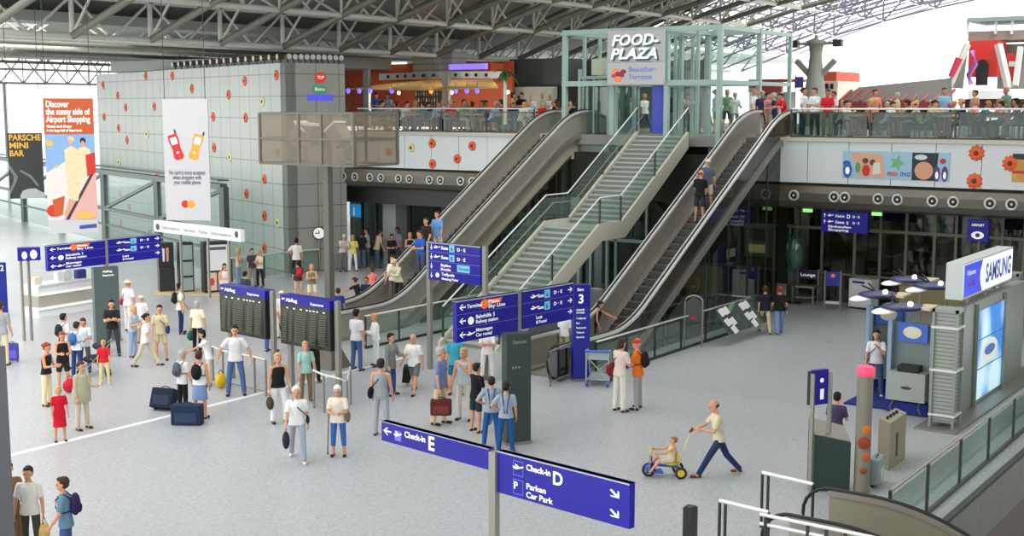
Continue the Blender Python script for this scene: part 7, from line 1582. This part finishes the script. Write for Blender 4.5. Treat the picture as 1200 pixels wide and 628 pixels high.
# ================================================================ TERRACE CROWDS
rnd = random.Random(11)
TOPS = [('white', (238, 238, 238)), ('white', (230, 226, 222)), ('red', (206, 40, 46)), ('pink', (226, 170, 170)), ('light blue', (150, 190, 220)), ('navy', (40, 48, 88)), ('black', (34, 34, 38)), ('grey', (140, 142, 146)), ('beige', (210, 190, 150)), ('green', (110, 150, 110)), ('teal', (60, 130, 140)), ('salmon', (220, 140, 110))]
HR = [('short', 'brown'), ('short', 'black'), ('short', 'grey'), ('bob', 'blond'), ('bob', 'brown'), ('long', 'brown'), ('rim', 'brown'), ('short', 'blond'), ('bun', 'dark')]
cnt = {}
def guest(x, y, yaw, pose, where, top=None, h=None):
    nm, c = top or rnd.choice(TOPS)
    act = 'seated' if pose.startswith('sit') else 'standing'
    hs = rnd.choice(HR); hz = 0
    s = (h or rnd.uniform(1.62, 1.84))
    z = ZU
    if pose.startswith('sit'): g = rig(pose); z = ZU+.47-(g.hipc.z-.09)*s/1.76
    hn = {'rim': 'bald'}.get(hs[0], hs[1]+'-haired')
    o = figure((x, y, max(z, ZU)), yaw, pose, s, ('tee', c), (rnd.choice(['jeans', 'trousers', 'shorts']), rnd.choice([(70, 90, 130), (50, 52, 60), (190, 176, 146), (120, 120, 124)])), hs, '', skin=rnd.randrange(4), group='guests on '+where, fine=False)
    rt = Vector((math.sin(AZ), -math.cos(AZ))); fw = Vector((math.cos(AZ), math.sin(AZ))); GST.append(((x*rt.x+y*rt.y)/(x*fw.x+y*fw.y), (act, hn, nm, where), o)); return o
GST = []
def chair_proto():
    r = empty('cafe_chair', (0, 0, 0)); I = Matrix.Identity(4)
    MB().box(-.2, .2, -.21, .21, .43, .46).build('seat', mat('chair_dark_teal', (50, 74, 74), .5), r, M=I)
    MB().box(-.22, -.19, -.2, .2, .6, .86).build('backrest', mat('chair_dark_teal'), r, M=I)
    for sx, sy in ((1, 1), (1, -1), (-1, 1), (-1, -1)): MB().tube((sx*.18, sy*.19, 0), (sx*.18, sy*.19, .44 if sx > 0 else .62), .013, 5).build('leg', M_satin, r, M=I)
    return r
def table_proto():
    r = empty('cafe_table', (0, 0, 0)); I = Matrix.Identity(4); MB().lathe([(.36, .72), (.38, .735), (.36, .75)], n=16).build('tabletop', mat('table_pale', (196, 204, 196), .4), r, M=I)
    MB().tube((0, 0, .02), (0, 0, .72), .03, 8).build('pedestal', M_satin, r, M=I); MB().lathe([(.22, 0), (.2, .025)], n=14).build('base', M_satin, r, M=I); return r
CP, TP = chair_proto(), table_proto(); uc = [0, 0]
def put(proto, k, x, y, yaw, where):
    M = Matrix.Translation((x, y, ZU+.02)) @ Matrix.Rotation(yaw, 4, 'Z')
    if uc[k] == 0: c = proto; c.matrix_basis = M; WM[c.name] = M
    else: c = copy_tree(proto, M)
    uc[k] += 1; tag(c, ('dark teal metal cafe chair among the guests on %s' if k == 0 else 'small round pale cafe table among the guests on %s') % where, 'chair' if k == 0 else 'table', ('cafe chairs on ' if k == 0 else 'cafe tables on ')+where)
LT = 'the left terrace'; RTN = 'the right terrace'
y = 38.2; i = 0
while y > 30.0:
    for row, x in enumerate((44.3, 46.3, 48.2)):
        yy_ = y+rnd.uniform(-.1, .1)+row*.5
        put(TP, 1, x, yy_, 0, LT)
        for sgn in (1, -1):
            if rnd.random() < .92:
                yc2 = yy_+sgn*.62; yaw = -sgn*math.pi/2+rnd.uniform(-.3, .3); put(CP, 0, x, yc2, yaw, LT); guest(x+math.cos(yaw)*.0, yc2, yaw, rnd.choice(['sit', 'sitlean']), LT)
        if rnd.random() < .3: put(CP, 0, x+.66, yy_, math.pi, LT); guest(x+.66, yy_, math.pi, 'sit', LT)
    y -= 1.62; i += 1
for px, x, tp_ in ((441, 48, ('light blue', (60, 120, 190))), (455, 49, None), (600, 47.5, None), (612, 48, None), (624, 47.5, ('white', (238, 238, 238))), (636, 48.3, None), (608, 50.5, None), (645, 49.5, None)): guest(x, AX(px, 120, x).y, rnd.uniform(0, 6.3), rnd.choice(['stand', 'talk', 'hold']), LT, tp_)
y = 16.3
while y > 8.2:
    for row, x in enumerate((44.4, 46.2, 48.0, 49.8)):
        if row == 0 and y > 15.5: continue
        yy_ = y+rnd.uniform(-.15, .15)+row*.6; put(TP, 1, x, yy_, 0, RTN)
        for sgn in (1, -1):
            yc2 = yy_+sgn*.62; yaw = -sgn*math.pi/2+rnd.uniform(-.3, .3); put(CP, 0, x, yc2, yaw, RTN)
            if rnd.random() < .9: guest(x, yc2, yaw, rnd.choice(['sit', 'sitlean']), RTN, rnd.choice([t for t in TOPS if t[0] not in ('red', 'white')]) if rnd.random() < .6 else None)
    y -= 1.6
for px, x, tp_, po in ((884, 46.5, ('white', (236, 236, 236)), 'stand'), (893, 46, ('navy', (50, 54, 90)), 'talk'), (899, 45.6, ('pink', (200, 130, 130)), 'hold'), (908, 45.4, ('navy', (40, 50, 90)), 'hold'), (920, 45.2, ('red', (220, 40, 50)), 'leanf'), (941, 45, ('white', (240, 240, 240)), 'stand'), (955, 45, ('white', (228, 236, 242)), 'talk'), (970, 45, ('red', (214, 40, 56)), 'stand'), (977, 47, ('white', (230, 230, 230)), 'stand2'), (1052, 48.6, ('beige', (210, 190, 150)), 'stand'), (1106, 48.5, ('light blue', (150, 190, 220)), 'talk'), (1143, 49, ('grey', (150, 150, 150)), 'stand'), (1180, 48.5, ('green', (110, 150, 120)), 'hold'), (1025, 49, ('salmon', (220, 150, 120)), 'stand2')):
    guest(x, AX(px, 120, x).y, rnd.uniform(1.5, 4.8), po, RTN, tp_)
MT = 'the rear landing'
for px, x in ((733, 47.5), (741, 48.5), (756, 49), (790, 48), (797, 49.5), (805, 47.6), (830, 49), (838, 48.4), (852, 50), (861, 47.8), (720, 50)): guest(x, AX(px, 120, x).y, rnd.uniform(0, 6.3), rnd.choice(['stand', 'talk', 'hold', 'walk']), MT)
CTL = []
for o in list(bpy.data.objects):
    if o.parent is None and o.name.split('.')[0] in ('cafe_chair', 'cafe_table'):
        w = WM[o.name].translation; CTL.append(((w.x*math.sin(AZ)-w.y*math.cos(AZ))/(w.x*math.cos(AZ)+w.y*math.sin(AZ)), o['label'], o))
CTL.sort(key=lambda g: g[0])
for _, k, o in CTL:
    same = [g for g in CTL if g[1] == k]; o['label'] = '%s, %s from the left' % (k.replace(' metal', '').replace('small ', ''), ORD[[g[2] for g in same].index(o)])
GST.sort(key=lambda g: g[0])
for _, k, o in GST:
    same = [g for g in GST if g[1] == k]; t = '%s %s person in %s top on %s' % k
    if len(same) > 1: t += ', %s such from the left' % ORD[[g[2] for g in same].index(o)]
    tag(o, t, 'person')
# fascia posters
def fposter(p0, p1, y0, y1, lb):
    a = AX(p0, y0, XF-.03); b = AX(p1, y0, XF-.03); f = Face(a, (0, -1, 0), (0, 0, -1), a.y-b.y, a.z-AX(p0, y1, XF-.03).z); f.t = .03; r = empty('fascia_poster', (XF, (a.y+b.y)/2, f.p(0, 1).z), label=lb, cat='poster'); return r, f
r, f = fposter(988, 1113.5, 176.5, 208.5, 'wide pale blue poster with cartoon-like family scene and portrait on the right fascia'); slab(f, mat('poster_pale_blue', (158, 196, 216), .6), r, 'sheet')
poly_on(f, [[0, (.08, .05), (.38, .1), (.41, .95), (.16, .92)], [1, (.66, .02), (.9, .02), (.88, 1), (.66, 1)], [2]+disc(.77, .65, .085, .32, 14), [3]+disc(.05, .7, .045, .3, 10), [3]+disc(.04, .45, .04, .1, 8), [4]+disc(.89, .75, .03, .28, 10), [4]+disc(.96, .75, .03, .28, 10), [5]+disc(.74, .18, .06, .1, 8), [6]+disc(.94, .3, .03, .1, 7)],
    [mat('card_peach', (216, 170, 134), .6), mat('poster_charcoal', (40, 46, 58), .6), SKN, mat('poster_mid_blue', (40, 100, 180), .6), mat('poster_purple', (90, 60, 130), .6), mat('poster_pale_text', (210, 220, 220), .6), mat('poster_red')], r, 'picture', .005)
poly_on(f, [[0]+disc(.22, .35, .03, .11, 8), [0]+disc(.29, .4, .03, .11, 8), [1]+disc(.23, .7, .04, .22, 8), [2, (.3, .4), (.36, .4), (.37, .8), (.29, .85)], [3]+disc(.15, .6, .025, .2, 8), [4]+[(.52+(.075 if k % 2 == 0 else .035)*math.cos(R(36*k)), .4+(.3 if k % 2 == 0 else .14)*math.sin(R(36*k))) for k in range(10)], [5]+disc(.05, .72, .022, .14, 8), [5]+disc(.89, .8, .014, .14, 8), [5]+disc(.96, .8, .014, .14, 8)],
    [mat('poster_brown', (110, 60, 50), .6), mat('poster_red'), mat('poster_white'), mat('poster_green', (90, 150, 110), .6), mat('star_green', (110, 180, 130), .6), M_sign_white], r, 'picture_detail', .009)
lettering(f, r, [('FERIEN', .43, .87, .2, mat('poster_red'), .1), ('SPASS', .55, .87, .2, mat('poster_mid_blue'), .1)])
r, f = fposter(1187, 1215, 180, 213, 'colourful poster cut off by the right picture edge on the fascia'); slab(f, mat('poster_amber', (200, 150, 70), .6, vary=.4, scale=3), r, 'sheet'); poly_on(f, [[0, (0, 0), (1, 0), (1, .2), (0, .2)], [1, (0, .6), (1, .6), (1, .7), (0, .7)]], [mat('poster_charcoal'), mat('poster_red')], r, 'picture', .005)
r, f = fposter(873, 890, 182, 206, 'small blue and white poster partly behind the right escalator'); slab(f, mat('poster_mid_blue'), r, 'sheet'); poly_on(f, [disc(.5, .5, .35, .3, 10)], M_white, r, 'picture', .005)
